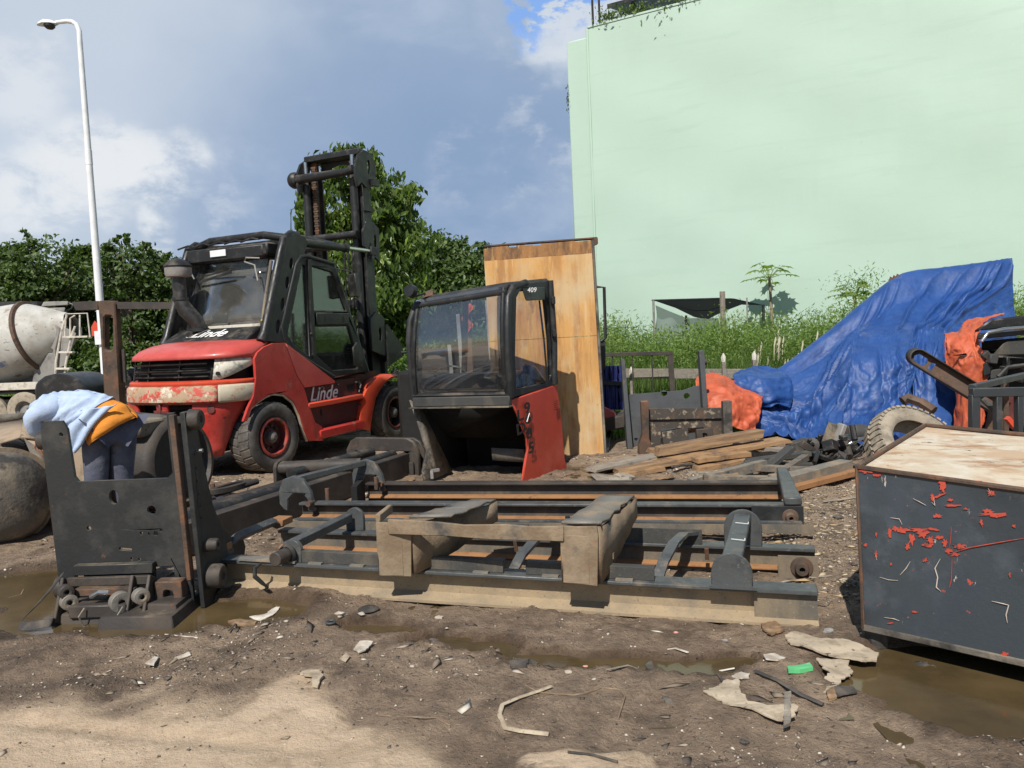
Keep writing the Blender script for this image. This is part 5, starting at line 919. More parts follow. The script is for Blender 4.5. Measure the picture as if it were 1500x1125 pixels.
q = MB(); q.beam(b_(-.02, .04, .40), b_(.30, .70, .42), .06, .05); q.build('link_bar', m_slate, fb, world=True, bevel=.006)
q = MB(); q.box(b_(.30, .55, .14), (.05, .35, .26)); q.build('end_post', m_void, fb, world=True)
for i, (e0, n0) in enumerate(((.22, .12), (.45, .6))): q = MB(); q.cyl(b_(e0, n0, .20), b_(e0, n0, .31), .018, 10); q.build('stud', m_rust, fb, world=True)
# ---- clay-caked twin fork sleeve lying across both
ft = thing('fork_sleeve_bracket', 'pair of clay caked box sleeves joined by a bar, lying across the mast frame', 'fork attachment', (-.2, 4.3, .2))
def sleeve(F0, F1, zb, zt, T0, T1, Bk0, Bk1, seed):
    """front plate between ground-plan points F0 and F1; top sheet from T0..T1 at the front to Bk0..Bk1 at the back"""
    r = random.Random(seed); F0, F1, T0, T1, Bk0, Bk1 = [V((p[0], p[1], 0)) for p in (F0, F1, T0, T1, Bk0, Bk1)]; u = (F1-F0); w_ = u.length; u.normalize()
    fpl = [(.015, zb+.01), (w_*.5, zb), (w_-.01, zb-.006), (w_+.002, zt-.05), (w_-.004, zt), (w_*.4, zt-.004), (0, zt), (-.004, (zb+zt)/2), (.008, zb+.06)]
    q = MB(); q.plate(fpl, [], F0, u, Z, .02); q.build('front_plate', m_beige, ft, world=True, bevel=.005)
    q = MB(); q.plate([(.0, zb+.004), (w_*.72, zb-.0), (w_*.74, zt-.05), (.01, zt-.045)], [], F0+V((0, -.012, 0)), u, Z, .01) ; q.build('face_sheet', m_beige, ft, world=True, bevel=.003)
    k = 10; A_ = []; B_ = []
    for i in range(k+1):
        t = i/k; A_.append(T0.lerp(Bk0, t)+V((r.uniform(-.008, .008), 0, zt+.006+r.uniform(-.004, .006)))); B_.append(T1.lerp(Bk1, t)+V((r.uniform(-.012, .006), 0, zt+.004+r.uniform(-.006, .008))))
    q = MB(); q.add(A_+B_, [(i, i+1, k+2+i, k+1+i) for i in range(k)]); q.build('top_plate', m_greytop, ft, world=True, solid=.014)
    for P0, P1 in ((F1, Bk1), (F0, Bk0)):
        pts = []; n_ = 8
        top_ = [P0.lerp(P1, i/n_)+Z*(zt-.004-(.02*abs(math.sin(i*2.1)) if 0 < i < n_ else 0)) for i in range(n_+1)]; bot_ = [P0.lerp(P1, i/n_)+Z*(zb+(zt-.12-zb)*(i/n_)**1.3+.006*math.sin(i*3)) for i in range(n_+1)]
        q = MB(); q.add(top_+bot_, [(i, i+1, n_+2+i, n_+1+i) for i in range(n_)]); q.build('side_plate', m_beige, ft, world=True, solid=.016)
Y1, Y2 = 4.19, 3.87
fx = lambda px, py, Yd: (P(px, py, Yd).x, Yd)
zt1 = P(560, 764, Y1).z; zt2 = P(840, 768, Y2).z
sleeve(fx(554, 800, Y1), fx(604, 800, Y1-.01), P(580, 842, Y1).z, zt1, fx(600, 762, Y1+.04), fx(662, 762, Y1+.02), fx(690, 733, 4.62), fx(727, 733, 4.6), 3)
sleeve(fx(823, 800, Y2), fx(877, 800, Y2-.05), P(850, 852, Y2).z, zt2, fx(822, 768, Y2+.0), fx(880, 770, Y2-.05), fx(886, 730, 4.5), fx(931, 730, 4.46), 5)
j0, j1 = P(570, 766, Y1-.015), P(826, 763, Y2-.02); u = (j1-j0); u.z = 0; w_ = u.length; u.normalize(); zj = (j0.z+j1.z)/2
q = MB(); q.plate([(0, -.085), (w_*.35, -.08), (w_*.6, -.088), (w_, -.08), (w_, .0), (w_*.82, -.008), (w_*.7, -.002), (w_*.45, -.014), (w_*.3, -.004), (0, 0)], [], V((j0.x, j0.y, zj)), u, Z, .018); q.build('joining_bar', m_beige, ft, world=True, bevel=.004)
q = MB(); q.hexa([P(603, 838, 4.25), P(640, 818, 4.45), P(640, 812, 4.45), P(603, 806, 4.25)], [P(608, 838, 4.30), P(650, 812, 4.5), P(650, 806, 4.5), P(608, 806, 4.30)]); q.build('inner_wall', m_beige, ft, world=True, bevel=.003)
q = MB(); q.add([P(600, 816, 4.25), P(630, 816, 4.25), P(636, 803, 4.5), P(612, 800, 4.5)], [(0, 1, 2, 3)]); q.build('loose_shim', m_tanktop, ft, world=True, solid=.008)
q = MB(); q.beam(P(553, 760, Y1), P(572, 745, Y1+.22), .03, .05); q.build('lug', m_beige, ft, world=True, bevel=.005)
q = MB(); q.beam(P(896, 815, 4.0), P(912, 788, 4.35), .02, .03); q.build('torn_strip', m_beige, ft, world=True)
q = MB(); p = V((P(832, 764, Y2+.05).x, Y2+.07, zt2+.012)); q.cyl(p, p+Z*.014, .013, 10); q.build('rivet', m_void, ft, world=True)
# ------------------------------------------------------------------ long black mast lying diagonally
OD = V((-2.42, 5.35, 0)); ED = V((-1.12, 8.45, 0))-OD; LD_ = ED.length; ED.normalize(); ND = V((-ED.y, ED.x, 0))      # ND points to the left
def d_(e, n, z=0.): return OD+ED*e+ND*n+Z*z
fd = thing('black_mast', 'long brown black mast with two lift cylinders lying diagonally toward the forklift', 'mast section', d_(LD_/2, .3), 0, 'mast sections lying on the ground')
def bar(root, name, p, q_, w_, h, mat, bev=.004): q = MB(); q.beam(p, q_, w_, h); return q.build(name, mat, root, world=True, bevel=bev)
bar(fd, 'side_channel_web', d_(.0, -.02, .13), d_(LD_, -.02, .13), .016, .24, m_brownsteel)
bar(fd, 'side_channel_flange', d_(.0, .03, .245), d_(LD_, .03, .245), .10, .016, m_brownsteel)
bar(fd, 'side_channel_foot', d_(.0, .03, .015), d_(LD_, .03, .015), .10, .02, m_brownsteel)
bar(fd, 'far_channel_web', d_(.35, .60, .10), d_(LD_, .60, .10), .016, .16, m_brownsteel)
bar(fd, 'far_channel_flange', d_(.35, .60, .18), d_(LD_, .60, .18), .10, .016, m_brownsteel)
bar(fd, 'chain_strip', d_(.3, .42, .17), d_(LD_-.5, .42, .17), .05, .03, m_brownsteel); bar(fd, 'chain_strip', d_(.3, .34, .15), d_(LD_-.5, .34, .15), .04, .03, m_rust)
for n0, z0 in ((.14, .235), (.42, .265)):
    q = MB(); e0 = 0 if n0 < .3 else 1.75; q.cyl(d_(e0, n0, z0), d_(LD_-.25, n0, z0), .062, 18); q.build('lift_cylinder', m_black, fd, world=True, smooth=60)
q = MB(); q.cyl(d_(1.9, .70, .30), d_(2.15, -.10, .31), .065, 18); q.build('tie_tube', m_brownsteel, fd, world=True, smooth=60)
q = MB(); cc = d_(1.9, .70, .22); q.plate([(.08*math.cos(a), .07+.09*math.sin(a)) for a in np.linspace(0, pi, 10)]+[(-.08, -.16), (.08, -.16)], [], cc, ED, Z, .04); q.build('tube_cheek', m_brownsteel, fd, world=True, bevel=.006)
# arched end gate
gate = [(-.52, .0), (-.52, .28), (-.46, .38), (-.38, .42), (.28, .42), (.36, .38), (.42, .28), (.42, 0), (.30, 0), (.30, .20), (.24, .27), (-.30, .27), (-.38, .20), (-.38, 0)]
q = MB(); q.plate([(-x, y) for x, y in gate], [], d_(LD_-.18, .28, 0), ND, Z, .05); q.build('end_gate_plate', m_brownsteel, fd, world=True, bevel=.01)
q = MB(); q.plate([(-x*.96, y*.95) for x, y in gate], [], d_(LD_-.02, .28, 0), ND, Z, .05); q.build('rear_gate_plate', m_brownsteel, fd, world=True, bevel=.01)
bar(fd, 'gate_upright', d_(LD_-.2, -.06, .16), d_(LD_-.2, -.06, .01), .05, .05, m_brownsteel)
# oval manifold at the left
ov = [(.17*math.cos(a)*1.5, .085*math.sin(a)) for a in np.linspace(0, 2*pi, 20, endpoint=False)]; ov2 = [(x*.68, y*.5) for x, y in ov]
q = MB(); q.plate(ov, [ov2], d_(1.35, .78, .20), ED, ND, .05); q.build('oval_bracket', m_brownsteel, fd, world=True, bevel=.006)
q = MB(); q.cyl(d_(1.15, .78, .20), d_(1.6, .70, .23), .03, 10); q.build('short_ram', m_brownsteel, fd, world=True)
for e0 in (1.12, 1.2): q = MB(); q.cyl(d_(e0, .86-.1*(e0-1.1), .17), d_(e0, .86, .28), .022, 10); q.build('bolt', m_rust, fd, world=True)
# ------------------------------------------------------------------ upright fork carriage in the puddle
OC = V((-2.72, 4.42, 0)); EC = V((1, -.04, 0)).normalized(); NC = V((.04, 1, 0)).normalized(); lean = -.035
UC = V((lean, 0, 1)).normalized()       # leans to the left
def c_(x, y, z): return OC+EC*x+NC*y+UC*z
fc = thing('fork_carriage', 'upright black fork carriage plate with rollers standing in the left puddle', 'fork carriage', OC)
cx, cz = .80, .74
out_ = [(0, .02), (.045, .02), (.045, .14), (.10, .14), (.10, .20), (.155, .20), (.155, .14), (.58, .14), (.58, .24), (.70, .24), (.70, .14), (.75, .14), (.75, .02), (.80, .02), (.80, 1.14), (.755, 1.14), (.755, cz+.05), (.72, cz+.02), (.19, cz+.02), (.17, cz+.05), (.16, 1.07), (.135, 1.12), (.02, 1.12), (0, 1.08)]
circ = lambda x, y, r, n=12, ry=None: [(x+r*math.cos(a), y+(ry or r)*math.sin(a)) for a in np.linspace(0, 2*pi, n, endpoint=False)]
holes = [circ(.39, .66, .028, 12, .042), circ(.605, .575, .026), circ(.22, .48, .014, 8), circ(.53, .44, .010, 6), circ(.615, .435, .014, 6), circ(.65, .455, .010, 6), circ(.575, .435, .008, 6), [(.385, .345), (.46, .335), (.462, .352), (.387, .360)], circ(.455, .29, .009, 6), circ(.50, .285, .009, 6), circ(.12, 1.04, .012, 8)]
q = MB(); q.plate(out_, holes, c_(0, 0, 0), EC, UC, .022); q.build('back_plate', m_dark, fc, world=True, bevel=.003)
right = [(0, -.02), (.14, -.04), (.26, .05), (.62, .10), (.66, .16), (.62, .26), (.46, .28), (.34, .36), (.24, .55), (.17, .85), (.13, 1.14), (.0, 1.14)]
q = MB(); q.plate(right, [circ(.07, y_, .008, 6) for y_ in (.5, .57, .64, .72, .8, .88)], c_(.832, -.02, 0), NC, UC, .03); q.build('side_plate', m_dark, fc, world=True, bevel=.004)
q = MB(); q.plate([(0, 0), (.12, 0), (.12, 1.05), (.02, 1.10), (0, 1.06)], [], c_(.0, 0, 0), NC, UC, .03); q.build('side_plate', m_dark, fc, world=True, bevel=.004)
bar(fc, 'rusty_edge_bar', c_(.80, -.036, .16), c_(.80, -.036, 1.13), .05, .03, m_rust)
def roller(y_, z_, r, ln=.07, x_=.855):
    q = MB(); q.lathe([(0, r*.5), (.002, r), (ln*.8, r), (ln, r*.85), (ln, r*.35), (ln-.012, r*.3), (ln-.012, .0001)], c_(x_, y_, z_), EC, 24); q.build('roller', m_brownsteel, fc, world=True, bevel=.003)
roller(.05, 1.09, .062); roller(.08, .14, .072, .09); roller(.08, .33, .04, .08)
q = MB(); q.lathe([(0, .001), (0, .055), (.05, .055), (.05, .001)], c_(-.06, .06, 1.0), EC, 20); q.build('roller', m_brownsteel, fc, world=True); q = MB(); q.lathe([(0, .001), (0, .07), (.06, .07), (.06, .001)], c_(-.08, .10, .10), EC, 20); q.build('roller', m_brownsteel, fc, world=True)
q = MB(); q.cyl(c_(.85, .08, .90), c_(.90, .08, .90), .012, 8); q.build('grease_nipple', m_chrome, fc, world=True)
bar(fc, 'top_slide_bar', c_(.13, -.05, .245), c_(.60, -.05, .245), .05, .06, m_dark); bar(fc, 'slide_rod', c_(.10, -.09, .185), c_(.58, -.09, .185), .03, .05, m_brownsteel)
bar(fc, 'rust_slide', c_(.16, -.12, .135), c_(.52, -.12, .135), .05, .04, m_rust); bar(fc, 'cross_head', c_(.17, -.18, .05), c_(.50, -.18, .05), .09, .075, m_brownsteel, .008)
q = MB(); q.plate([(0, 0), (.16, 0), (.16, .17), (0, .17)], [circ(.08, .09, .032)], c_(.61, -.10, -.0), EC, UC, -.09); q.build('bored_block', m_rust, fc, world=True, bevel=.006)
for x_, z_, r_, mt_ in ((.14, .10, .045, m_greytop), (.44, .09, .06, m_greytop), (.56, .12, .045, m_greytop), (.13, .16, .04, m_brownsteel)):
    q = MB(); q.lathe([(0, r_*.4), (0, r_), (.05, r_), (.055, r_*.5), (.05, r_*.3)], c_(x_, -.17, z_), V((.7, -.7, 0)), 20); q.build('guide_roller', mt_, fc, world=True, bevel=.003)
for x_ in (.09, .50, .60):
    bar(fc, 'clevis_plate', c_(x_, -.08, .20), c_(x_, -.20, -.02), .02, .10, m_brownsteel, .004)
q = MB(); q.tube([c_(.30, -.20, .13), c_(.36, -.22, .16), c_(.40, -.2, .15)], .014, 8); q.build('ram_fitting', m_chrome, fc, world=True)
for x_ in (.28, .5): q = MB(); q.tube([c_(x_, -.24, .08), c_(x_-.02, -.27, .04), c_(x_-.01, -.25, -.02), c_(x_+.01, -.27, -.06)], .005, 5); q.build('wire_tie', m_greytop, fc, world=True)
# shoes it stands on, half sunk in the water
for (x0, x1, y0, y1, z1) in ((.02, .42, -.22, .12, .03), (.36, .82, -.34, .06, .045), (.55, .80, -.24, .02, .075), (.08, .30, -.16, .02, .07)):
    q = MB(); q.hexa([OC+V((x0, y0, -.07)), OC+V((x1, y0-.03, -.07)), OC+V((x1-.03, y0, z1)), OC+V((x0+.02, y0+.03, z1))], [OC+V((x0, y1, -.07)), OC+V((x1, y1, -.07)), OC+V((x1-.03, y1, z1)), OC+V((x0+.02, y1, z1))]); q.build('slide_shoe', m_brownsteel, fc, world=True, bevel=.008)
bar(fc, 'inner_brace', c_(.82, .12, .22), c_(.82, .58, .18), .03, .10, m_dark)
# strap
q = MB(); sp = [c_(.10, -.10, .26), c_(.03, -.18, .14), c_(-.07, -.24, .04), OC+V((-.10, -.27, -.0)), OC+V((-.03, -.30, .005)), OC+V((.06, -.30, .02)), OC+V((.12, -.27, .012)), OC+V((.02, -.25, .03))]
vs = []
for i, p in enumerate(sp): w_ = V((.018, .012, .012)) if i < 3 else V((0, .02, .02)); vs += [p-w_, p+w_]
q.add(vs, [(2*i, 2*i+1, 2*i+3, 2*i+2) for i in range(len(sp)-1)]); st = q.build('webbing_strap', m_darkrag, None, solid=.005, sub=2); tag(st, 'dark webbing strap hanging off the upright fork carriage into the puddle', 'strap')
def wbar(root, name, p, q_, w_, h, mat, bev=.004, upv=(0, 0, 1)): q = MB(); q.beam(p, q_, w_, h, upv); return q.build(name, mat, root, world=True, bevel=bev)
def lerp2(a, b, t): return V(a)*(1-t)+V(b)*t
# ------------------------------------------------------------------ loose operator's cab
YFL, YFR, YRR, YRL = 7.95, 7.5, 8.3, 8.75
cb = thing('operator_cab', 'loose black glazed operator cab with red side panel standing on the ground', 'cab', (-.15, 7.9, 0))
FLt, FRt, RRt = P(610, 440, YFL), P(742, 418, YFR), P(806, 411, YRR); RLt = FLt+(RRt-FRt)
FLb, FRb, RRb = P(606, 584, YFL), P(748, 582, YFR), P(812, 563, YRR); RLb = FLb+(RRb-FRb)
FLm, FRm = P(599, 500, YFL-.06), P(741, 500, YFR-.10)
def post(name, pts, r, mat=m_dark, fl=.8): q = MB(); q.tube(pts, r, 10); return q.build(name, mat, cb, world=True, smooth=60)
post('front_post', [FLb, FLm+V((0, .0, 0)), P(601, 470, YFL-.05), FLt+V((0, .0, -.04)), FLt+V((.06, .06, .0))], .035)
post('front_post', [FRb, P(744, 520, YFR-.09), P(743, 470, YFR-.07), P(744, 436, YFR-.02), P(752, 420, YFR+.08), P(770, 414, YFR+.3)], .036)
post('rear_post', [RRt, P(812, 500, YRR), RRb], .035); post('rear_post', [RLt, RLb], .035)
q = MB(); q.hexa([FLt+V((0, 0, -.05)), FRt+V((0, 0, -.05)), FRt+V((0, .05, .035)), FLt+V((0, .05, .035))], [RLt+V((0, 0, -.05)), RRt+V((0, 0, -.05)), RRt+V((0, 0, .03)), RLt+V((0, 0, .03))]); q.build('roof', m_dark, cb, world=True, bevel=.03)
q = MB(); q.beam(FLb+V((0, -.02, -.035)), FRb+V((0, -.02, -.03)), .06, .10); q.build('lower_front_beam', m_web2, cb, world=True, bevel=.01)
q = MB(); q.beam(FLb+V((-.02, -.05, -.09)), FRb+V((.0, -.05, -.085)), .12, .012); q.build('floor_edge', m_tank, cb, world=True)
def fgrid(u, v):
    a = FLb.lerp(FLt, v).lerp(FRb.lerp(FRt, v), u); bow = math.sin(v*pi*.95)*.10; return a+V((-.03*math.sin(v*pi), -bow, 0))
q = MB(); q.grid(fgrid, 8, 10); q.build('front_window', m_glassc, cb, solid=.005, world=True, smooth=80)
# black printed border of the windscreen
for nm, pts in (('window_seal', [fgrid(.03, t) for t in np.linspace(.02, .98, 8)]), ('window_seal', [fgrid(.97, t) for t in np.linspace(.02, .98, 8)])): q = MB(); q.tube([p+V((0, -.004, 0)) for p in pts], .026, 6); q.build(nm, m_black, cb, world=True, smooth=60)
for t in (.03, .94): q = MB(); q.tube([fgrid(s_, t)+V((0, -.004, 0)) for s_ in np.linspace(.0, 1, 6)], .026, 6); q.build('window_seal', m_black, cb, world=True, smooth=60)
# side frame with glazed opening
sd = [(745, 432), (752, 421), (766, 415), (806, 411), (812, 470), (818, 563), (748, 584), (747, 520)]
op = [(757, 436), (762, 427), (798, 424), (806, 500), (808, 550), (803, 560), (757, 569), (755, 520)]
def side_pt(px, py, o=0.):      # onto the plane through the right-hand side
    nrm_ = (RRt-FRt).cross(FRb-FRt).normalized(); r = ray(px, py); t = (FRt+nrm_*o-CAM).dot(nrm_)/r.dot(nrm_); return CAM+r*t
u_ = V((RRt-FRt).x*1.0, ) if False else (RRt-FRt).normalized(); nn_ = (RRt-FRt).cross(FRb-FRt).normalized(); v_ = nn_.cross(u_).normalized()
def uvp(px, py): d = side_pt(px, py)-FRt; return (d.dot(u_), d.dot(v_))
nout = u_.cross(v_); OUTN = nout if nout.dot(CAM-FRt) > 0 else -nout
q = MB(); q.plate([uvp(*p) for p in sd], [[uvp(*p) for p in op]], FRt, u_, v_, .05); q.build('side_frame', m_black, cb, world=True, bevel=.008)
q = MB(); q.plate([uvp(*p) for p in op], [], FRt-nout*0+nout*.02, u_, v_, .005); q.build('side_window', m_glassclear, cb, world=True)
red = [(747, 586), (815, 563), (822, 620), (826, 670), (833, 697), (825, 702), (764, 707), (768, 680), (772, 657), (770, 640), (757, 607)]
q = MB(); q.plate([uvp(*p) for p in red], [], FRt-nout*.012, u_, v_, .03); q.build('red_side_panel', m_cabred, cb, world=True, bevel=.01)
for ch, px, py, sz in (('9', 768, 597, .115), ('6', 769, 612, .115), ('8', 771, 634, .115), ('5', 774, 655, .115), ('L', 757.5, 608, .12), ('D', 759, 627, .115)):
    c0 = side_pt(px, py); sg = -1 if (u_.cross(v_)).dot(CAM-c0) < 0 else 1
    vv_ = v_ if v_.z > 0 else -v_
    text_mesh(ch, sz*1.35, c0+OUTN*.034-vv_*.055, u_, vv_, m_ink, cb, 'number', 0, True, .004, .001, sx=1.7)
q = MB(); k0 = side_pt(767, 618); k1 = side_pt(771, 605); q.beam(k0+OUTN*.036, k1+OUTN*.036, .012, .003); q.build('scratch', m_white, cb, world=True)
q = MB(); 
for kk in range(5): 
    p0 = side_pt(812, 587+kk*3)+OUTN*.033; q = MB(); q.beam(p0-u_*.06, p0+u_*.02, .006, .005); q.build('vent_slot', m_void, cb, world=True)
def cabtri(pts, name, mat, th=.012): q = MB(); q.add([V(p) for p in pts], [tuple(range(len(pts)))]); return q.build(name, mat, cb, world=True, solid=th)
cabtri([P(600, 586, YFL), P(612, 588, YFL), P(662, 690, 8.25), P(645, 697, 8.05), P(622, 709, YFL-.15), P(618, 690, YFL-.1), P(624, 660, YFL), P(615, 630, YFL)], 'left_leg_plate', m_tank, .02)
q = MB(); q.beam(P(632, 690, 7.9), P(633, 702, 7.85), .03, .03); q.beam(P(632, 690, 7.9), P(643, 688, 7.95), .03, .03); q.build('catch', m_dullmetal, cb, world=True)
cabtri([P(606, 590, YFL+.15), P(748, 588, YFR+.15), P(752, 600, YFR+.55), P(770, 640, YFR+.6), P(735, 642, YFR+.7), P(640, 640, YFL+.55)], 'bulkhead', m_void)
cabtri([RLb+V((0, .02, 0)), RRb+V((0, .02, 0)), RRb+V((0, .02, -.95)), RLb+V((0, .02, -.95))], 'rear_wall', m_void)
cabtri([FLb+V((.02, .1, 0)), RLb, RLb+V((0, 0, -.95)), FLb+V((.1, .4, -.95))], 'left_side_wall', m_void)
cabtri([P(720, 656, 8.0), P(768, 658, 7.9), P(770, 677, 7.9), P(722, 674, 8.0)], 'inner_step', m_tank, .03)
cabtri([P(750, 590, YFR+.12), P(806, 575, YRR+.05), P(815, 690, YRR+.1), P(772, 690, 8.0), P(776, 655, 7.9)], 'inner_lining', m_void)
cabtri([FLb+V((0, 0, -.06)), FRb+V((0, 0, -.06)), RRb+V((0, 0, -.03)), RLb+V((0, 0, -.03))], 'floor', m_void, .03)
# what shows through the windows: dash hump, steering wheel, red upright, white rails
q = MB(); q.hexa([P(615, 574, 7.95), P(742, 576, 7.55), P(742, 545, 7.7), P(612, 556, 8.05)], [P(620, 570, 8.5), P(790, 566, 8.1), P(785, 541, 8.1), P(625, 548, 8.5)]); q.build('dashboard', m_plastic, cb, world=True, bevel=.04)
q = MB(); q.lathe([(.0, .17), (.012, .183), (.024, .17), (.012, .157)], P(660, 549, 8.15), V((.1, -.45, .9)), 30, True); q.build('steering_wheel', m_plastic, cb, world=True, smooth=70)
q = MB(); q.hexa([P(768, 556, 7.95), P(800, 562, 8.05), P(782, 535, 8.05), P(765, 533, 7.95)], [P(770, 556, 8.3), P(803, 562, 8.4), P(785, 535, 8.4), P(768, 533, 8.3)]); q.build('seat_side', m_plastic, cb, world=True, bevel=.03)
q = MB(); q.tube([P(790, 440, 8.2), P(797, 500, 8.2), P(802, 560, 8.2)], .012, 6); q.build('inner_grab_rail', m_black, cb, world=True)
q = MB(); q.hexa([P(764, 421, 7.75), P(798, 420, 8.1), P(798, 440, 8.1), P(770, 441, 7.75)], [P(764, 421, 7.95), P(798, 420, 8.2), P(798, 436, 8.2), P(770, 437, 7.95)]); q.build('header_box', m_plastic, cb, world=True, bevel=.01)
text_mesh('409', .07, P(779, 428, 7.72), (1, .5, 0), (0, 0, 1), m_white, cb, 'chalk_writing', .2, True, 0)
for px, py in ((810, 440), (812, 488)): q = MB(); q.box(P(px, py, YRR-.05), (.05, .07, .09)); q.build('hinge', m_plastic, cb, world=True, bevel=.01)
q = MB(); q.lathe([(0, .03), (.02, .07), (.08, .065), (.09, .001)], P(606, 428, 7.85), V((-.5, -.8, .2)), 14); q.beam(P(608, 434, 7.85), P(622, 430, 7.95), .03, .02); q.build('work_lamp', m_plastic, cb, world=True)
q = MB(); q.hexa([P(620, 436, 7.9), P(634, 432, 7.95), P(634, 424, 8.0), P(622, 428, 8.0)], [P(621, 435, 8.0), P(635, 431, 8.05), P(635, 423, 8.1), P(623, 427, 8.1)]); q.build('lamp_bracket', m_rust, cb, world=True)
# things standing behind the cab, seen through its glass
t = thing('red_tarp_post', 'rusty upright post with scraps of orange cloth behind the cab glass', 'post', (P(690, 590, 10).x, 10, 0))
q = MB(); q.beam((P(690, 590, 10).x, 10, 0), P(684, 452, 10), .12, .10); q.build('post', m_rust, t, world=True, bevel=.01)
q = MB(); q.grid(lambda u, v: P(680+9*u+4*math.sin(v*9), 448+36*v+4*math.sin(u*5), 9.92+.05*math.sin(u*9+v*7)), 8, 16); q.build('cloth_scrap', m_otarp, t, world=True, solid=.004)
for (x0, x1, yt) in ((668, 673, 460), (657, 659, 505), (712, 714, 440)):
    p0 = P((x0+x1)/2, yt, 10.6); solo(MB().beam((p0.x+.05, 10.6, 0), p0, .05, .05), 'grey_stake', m_dullmetal, {668: 'tall pale stake left of the rusty post behind the cab', 657: 'short pale stake furthest left behind the cab glass', 712: 'thin grey pole nearest the wooden panel behind the cab'}[x0], 'stake')
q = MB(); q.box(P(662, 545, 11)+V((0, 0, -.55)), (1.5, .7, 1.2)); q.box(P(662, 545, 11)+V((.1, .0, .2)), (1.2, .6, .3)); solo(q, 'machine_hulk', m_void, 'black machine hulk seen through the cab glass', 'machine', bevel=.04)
# ------------------------------------------------------------------ orange wooden panel
pn = thing('wooden_panel', 'tall orange weathered wooden panel leaning upright behind the loose cab', 'panel', (.35, 9.2, 0))
YP = 9.2; TL, TR, BR, BL = P(708, 362, YP+.05), P(866, 350, YP), P(885, 667, YP-.02), P(727, 672, YP+.03)
ncol = 13; r = random.Random(4)
for row, (v0, v1) in enumerate(((0, .5565), (.5585, .935), (.9355, 1.0))):
    for i in range(ncol):
        u0, u1 = i/ncol+.0002, (i+1)/ncol-.0002
        def q4(u, v): return BL.lerp(BR, u).lerp(TL.lerp(TR, u), v)
        d = r.uniform(-.0015, .0015); vv0, vv1 = v0, v1-(r.uniform(0, .012) if row == 2 else 0)
        q = MB(); q.hexa([q4(u0, vv0)+V((0, d, 0)), q4(u1, vv0)+V((0, d, 0)), q4(u1, vv1)+V((0, d, 0)), q4(u0, vv1)+V((0, d, 0))], [q4(u0, vv0)+V((0, .03, 0)), q4(u1, vv0)+V((0, .03, 0)), q4(u1, vv1)+V((0, .03, 0)), q4(u0, vv1)+V((0, .03, 0))]); q.build('board', m_woodtop if row == 2 else m_wood, pn, world=True)
q = MB(); q.hexa([BR+V((.004, .0, 0)), BR+V((.03, .0, 0)), TR+V((.03, .0, 0)), TR+V((.004, .0, 0))], [BR+V((.004, .12, 0)), BR+V((.05, .12, 0)), TR+V((.05, .12, 0)), TR+V((.004, .12, 0))]); q.build('edge_frame', m_tank, pn, world=True)
q = MB(); q.hexa([TL+V((.0, -.01, .004)), TR+V((.07, -.01, .004)), TR+V((.07, -.01, .02)), TL+V((.0, -.01, .02))], [TL+V((.0, .1, .004)), TR+V((.09, .1, .0)), TR+V((.09, .1, .02)), TL+V((.0, .1, .02))]); q.build('top_cap', m_rust, pn, world=True)
q = MB(); q.hexa([TR+V((.03, -.01, -.08)), TR+V((.08, -.01, -.06)), TR+V((.08, -.01, .003)), TR+V((.03, -.01, .003))], [TR+V((.03, .1, -.08)), TR+V((.08, .1, -.06)), TR+V((.08, .1, .003)), TR+V((.03, .1, .003))]); q.build('corner_angle', m_rust, pn, world=True)
# dark strut added on the ground right of the panel to catch its shadow
solo(MB().beam(G(888, 664)+V((0, 0, .03)), G(896, 640)+V((0, .2, .05)), .06, .05), 'shadow_strut', m_dark, 'short dark steel strut added to catch shadow at the foot of the wooden panel', 'offcut', bevel=.005)
# ------------------------------------------------------------------ machine behind the panel
mc = thing('partial_forklift', 'red and black machine hidden behind the wooden panel, with a mirror bracket', 'machine', P(890, 630, 10.6)-V((0, 0, P(890, 630, 10.6).z)))
YM = 10.4
q = MB(); q.tube([P(868, 420, YM), P(885, 421, YM), P(887, 495, YM), P(880, 500, YM)], .022, 8); q.build('mirror_bracket', m_black, mc, world=True)
q = MB(); q.hexa([P(866, 416, YM), P(874, 415, YM), P(875, 424, YM), P(867, 425, YM)], [P(866, 416, YM+.1), P(874, 415, YM+.1), P(875, 424, YM+.1), P(867, 425, YM+.1)]); q.build('lamp', m_dullmetal, mc, world=True, bevel=.01)
q = MB(); q.hexa([P(860, 425, YM), P(871, 425, YM), P(876, 500, YM), P(865, 500, YM)], [P(860, 425, YM+.3), P(871, 425, YM+.3), P(876, 500, YM+.3), P(865, 500, YM+.3)]); q.build('cab_post', m_black, mc, world=True)
q = MB(); q.hexa([P(870, 545, YM), P(887, 540, YM), P(887, 498, YM), P(872, 500, YM)], [P(870, 545, YM+.4), P(887, 540, YM+.4), P(887, 498, YM+.4), P(872, 500, YM+.4)]); q.build('black_housing', m_dark, mc, world=True, bevel=.02)
q = MB(); q.hexa([P(872, 620, YM-.1), P(882, 620, YM-.1), P(882, 540, YM-.1), P(874, 540, YM-.1)], [P(872, 620, YM+.3), P(882, 620, YM+.3), P(882, 540, YM+.3), P(874, 540, YM+.3)]); q.build('red_post', m_rust, mc, world=True, bevel=.01)
q = MB(); q.hexa([P(876, 630, YM-.3), P(902, 628, YM-.3), P(902, 604, YM-.3), P(878, 592, YM-.3)], [P(876, 630, YM+.4), P(906, 626, YM+.4), P(900, 602, YM+.4), P(878, 592, YM+.4)]); q.build('red_step', m_redhood, mc, world=True, bevel=.02)
